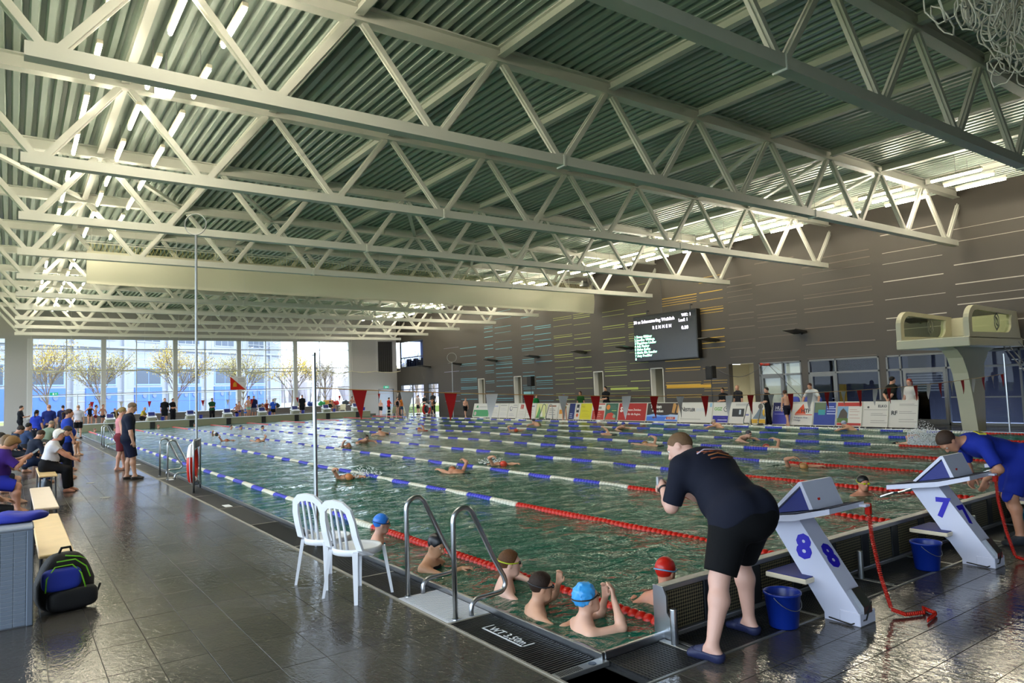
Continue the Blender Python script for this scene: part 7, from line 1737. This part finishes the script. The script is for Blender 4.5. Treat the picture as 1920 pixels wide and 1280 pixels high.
# swimmers in the lanes
def swim_proto(kind):
    o = empty('person', (0, 0, -40)); h = .015
    fwd = {1: ((.12, .05, 1), (.0, .1, 1), (0, 0, 1), (0, 1, 0)), -1: ((-.12, .05, 1), (0, .1, 1), (0, 0, 1), (0, 1, 0))}
    L0 = {1: ((.06, -.05, -1), (.02, .02, -1), (.1, .4, -1)), -1: ((-.05, .06, -1), (0, -.06, -1), (-.1, .4, -1))}
    if kind == 'crawl': B = Body(hip=(0, 0, 0), head=(-.5, .9, 0), girth=.92, arms={1: ((.5, -.75, .25), (.15, -.05, 1), (0, .3, 1), (0, 1, 0)), -1: fwd[-1]}, legs=L0)
    if kind == 'reach': B = Body(hip=(0, 0, 0), head=(-.6, .2, 0), girth=.92, arms={1: ((.15, -.55, .9), (.1, -.25, 1), (0, .1, 1), (0, 1, 0)), -1: ((-.2, .2, -1), (0, .2, -1), (0, .1, -1), (1, 0, 0))}, legs=L0)
    if kind == 'breast': B = Body(hip=(0, 0, -.1), lean=-.35, head=(-.9, 0, 0), girth=.92, arms={1: ((.9, .25, .5), (-.2, .5, .9), (0, .3, 1), (0, 1, 0)), -1: ((-.9, .25, .5), (.2, .5, .9), (0, .3, 1), (0, 1, 0))}, legs=L0)
    make_person(B, o, h=h, eyes=False, trunks='16181E', cap=('101010',), goggles=('101014', '2A2A30')); 
    return o, B
SPR = {}; sused = set()
def lane_swimmer(kind, x, y, away, label, skin=0, cap='16181E', suit='16181E', s=.9, z=-.115, tilt=78, yaw=0):
    if kind not in SPR: SPR[kind] = swim_proto(kind)
    p = SPR[kind][0]
    if kind in sused: p = copy_tree(p)
    sused.add(kind)
    M = Matrix.Translation((x, y, WATER + z)) @ Matrix.Rotation((0 if away else PI) + yaw, 4, 'Z') @ Matrix.Rotation(-math.radians(tilt), 4, 'X') @ Matrix.Scale(s, 4)
    p.matrix_world = M; tag(p, label, 'person', 'swimmers in the lanes')
    overrides(p, body=skin_mat(SKINS[skin % 5]), swim_trunks=cloth(suit), swim_cap=mat('cap_' + cap, cap, .4))
for a in [('crawl', 6.15, 15.6, False, 'crawl swimmer lifting an arm beside the second rope, near the poles', 1, 'C07A48'),
          ('breast', 10.9, 25.3, False, 'swimmer with raised head in the third lane, midway', 0, '2A2018'), ('reach', 9.75, 24.4, False, 'swimmer with a pale arm in the third lane behind another', 2, 'A86A4A'),
          ('breast', 13.4, 28.6, True, 'swimmer in red top near the middle of the pool', 0, '5A3A28', 'A81E14'), ('reach', 16.2, 30.0, True, 'swimmer stretching an arm far out in the middle lanes', 1, 'A8603A', 'A82A18'),
          ('crawl', 18.1, 25.8, False, 'swimmer with an orange cap left of the scoreboard glow', 0, 'C04A24'), ('breast', 21.2, 27.5, True, 'swimmer in dark cap before the yellow board', 0, '2A1E2A'),
          ('crawl', 8.35, 13.6, True, 'crawl swimmer between the second and third ropes', 1, 'B06A40'), ('crawl', 9.85, 14.9, False, 'swimmer in red cap between the third and fourth ropes', 0, 'D0402A'),
          ('crawl', 15.9, 14.7, True, 'crawl swimmer left of the bending man', 0, 'B07A30'), ('crawl', 13.55, 9.2, False, 'crawl swimmer with bent arm right of the bending man', 1, 'C08A50'),
          ('reach', 18.5, 19.4, True, 'swimmer beyond the middle rope with one arm out', 0, '2038A0'), ('crawl', 20.1, 9.8, False, 'low crawl swimmer left of the big splash', 2, '8A2A20'),
          ('breast', 24.0, 13.0, True, 'swimmer with pale cap before the red house board', 0, 'A8B0C8'), ('breast', 23.4, 18.2, True, 'swimmer floating at the right grab rails', 0, 'B8A898'),
          ('reach', 8.6, 39.0, False, 'swimmer far down the second lane', 0, '16181E'), ('crawl', 7.7, 33.0, False, 'swimmer with red suit far down the second lane', 1, 'A85A3A', 'A82A18'), ('crawl', 8.55, 30.2, True, 'swimmer beside the third rope far out', 0, 'B8704A'),
          ('breast', 20.6, 21.5, False, 'swimmer in blue cap before the savings bank board', 0, '2A3A9A'), ('crawl', 16.9, 11.1, True, 'crawl swimmer with red cap beyond block 8', 0, 'A8301E'), ('breast', 18.6, 14.0, False, 'swimmer beyond the fifth rope', 2, '3A3A44')]:
    lane_swimmer(*a)
# children standing in the far shallow lanes
for x, y, cap, lab, sk in [(10.95, 45.2, '3A2A24', 'pink shouldered swimmer standing before the fourth far block', 2), (11.1, 43.6, '1E3A7A', 'swimmer in blue cap standing before the fourth far block', 0), (11.75, 41.4, '1E2A4A', 'swimmer in dark cap seen from behind before the fifth far block', 1), (4.35, 52.6, '5A3020', 'swimmer resting at the far left corner of the pool', 0), (5.5, 52.8, '2A2018', 'swimmer holding the far wall under the first block', 1), (8.1, 52.9, '8A3A2A', 'swimmer with reddish hair under the second far block', 0), (10.4, 53.0, '2A2018', 'dark head at the far wall under the third block', 1)]:
    B = Body(H=1.5, hip=(0, 0, -.48), girth=.95, child=True); o = empty('person', (x, y, 0), -PI * .8, label=lab, cat='person', group='swimmers at the far end')
    make_person(B, o, h=.02, skin=SKINS[sk], hands=False, feet=False, eyes=False, cap=(cap,), suit='16181E', cut=-.5)

# splashes
M_spl = mat('white_water', 'E6EAEC', .5)
def splash(x, y, n, r, hgt, label, seed):
    q = np.random.RandomState(seed); b = MB()
    for k in range(n):
        a = q.uniform(0, 2 * PI); d = r * math.sqrt(q.rand()); z = hgt * q.rand() ** 1.6 * (1 - .6 * d / r); s = q.uniform(.004, .013) * (1.3 - z / max(hgt, .01) * .8)
        vs, fs = blob(s * 1.2, s, s * q.uniform(.7, 1.8), 1, 1, 5, 4); b.add([(vx + d * math.cos(a), vy + d * math.sin(a), vz + z) for vx, vy, vz in vs], fs)
    tag(part('splash', b, M_spl, None, True, loc=(x, y, WATER)), label, 'splash', kind='stuff')
splash(19.9, 8.95, 2600, .42, .75, 'tall white splash near the man in blue', 1)
splash(6.55, 15.0, 260, .35, .30, 'small splash around the crawl swimmer by the second rope', 2)
splash(10.0, 15.0, 140, .35, .22, 'small splash around the red capped swimmer', 3)
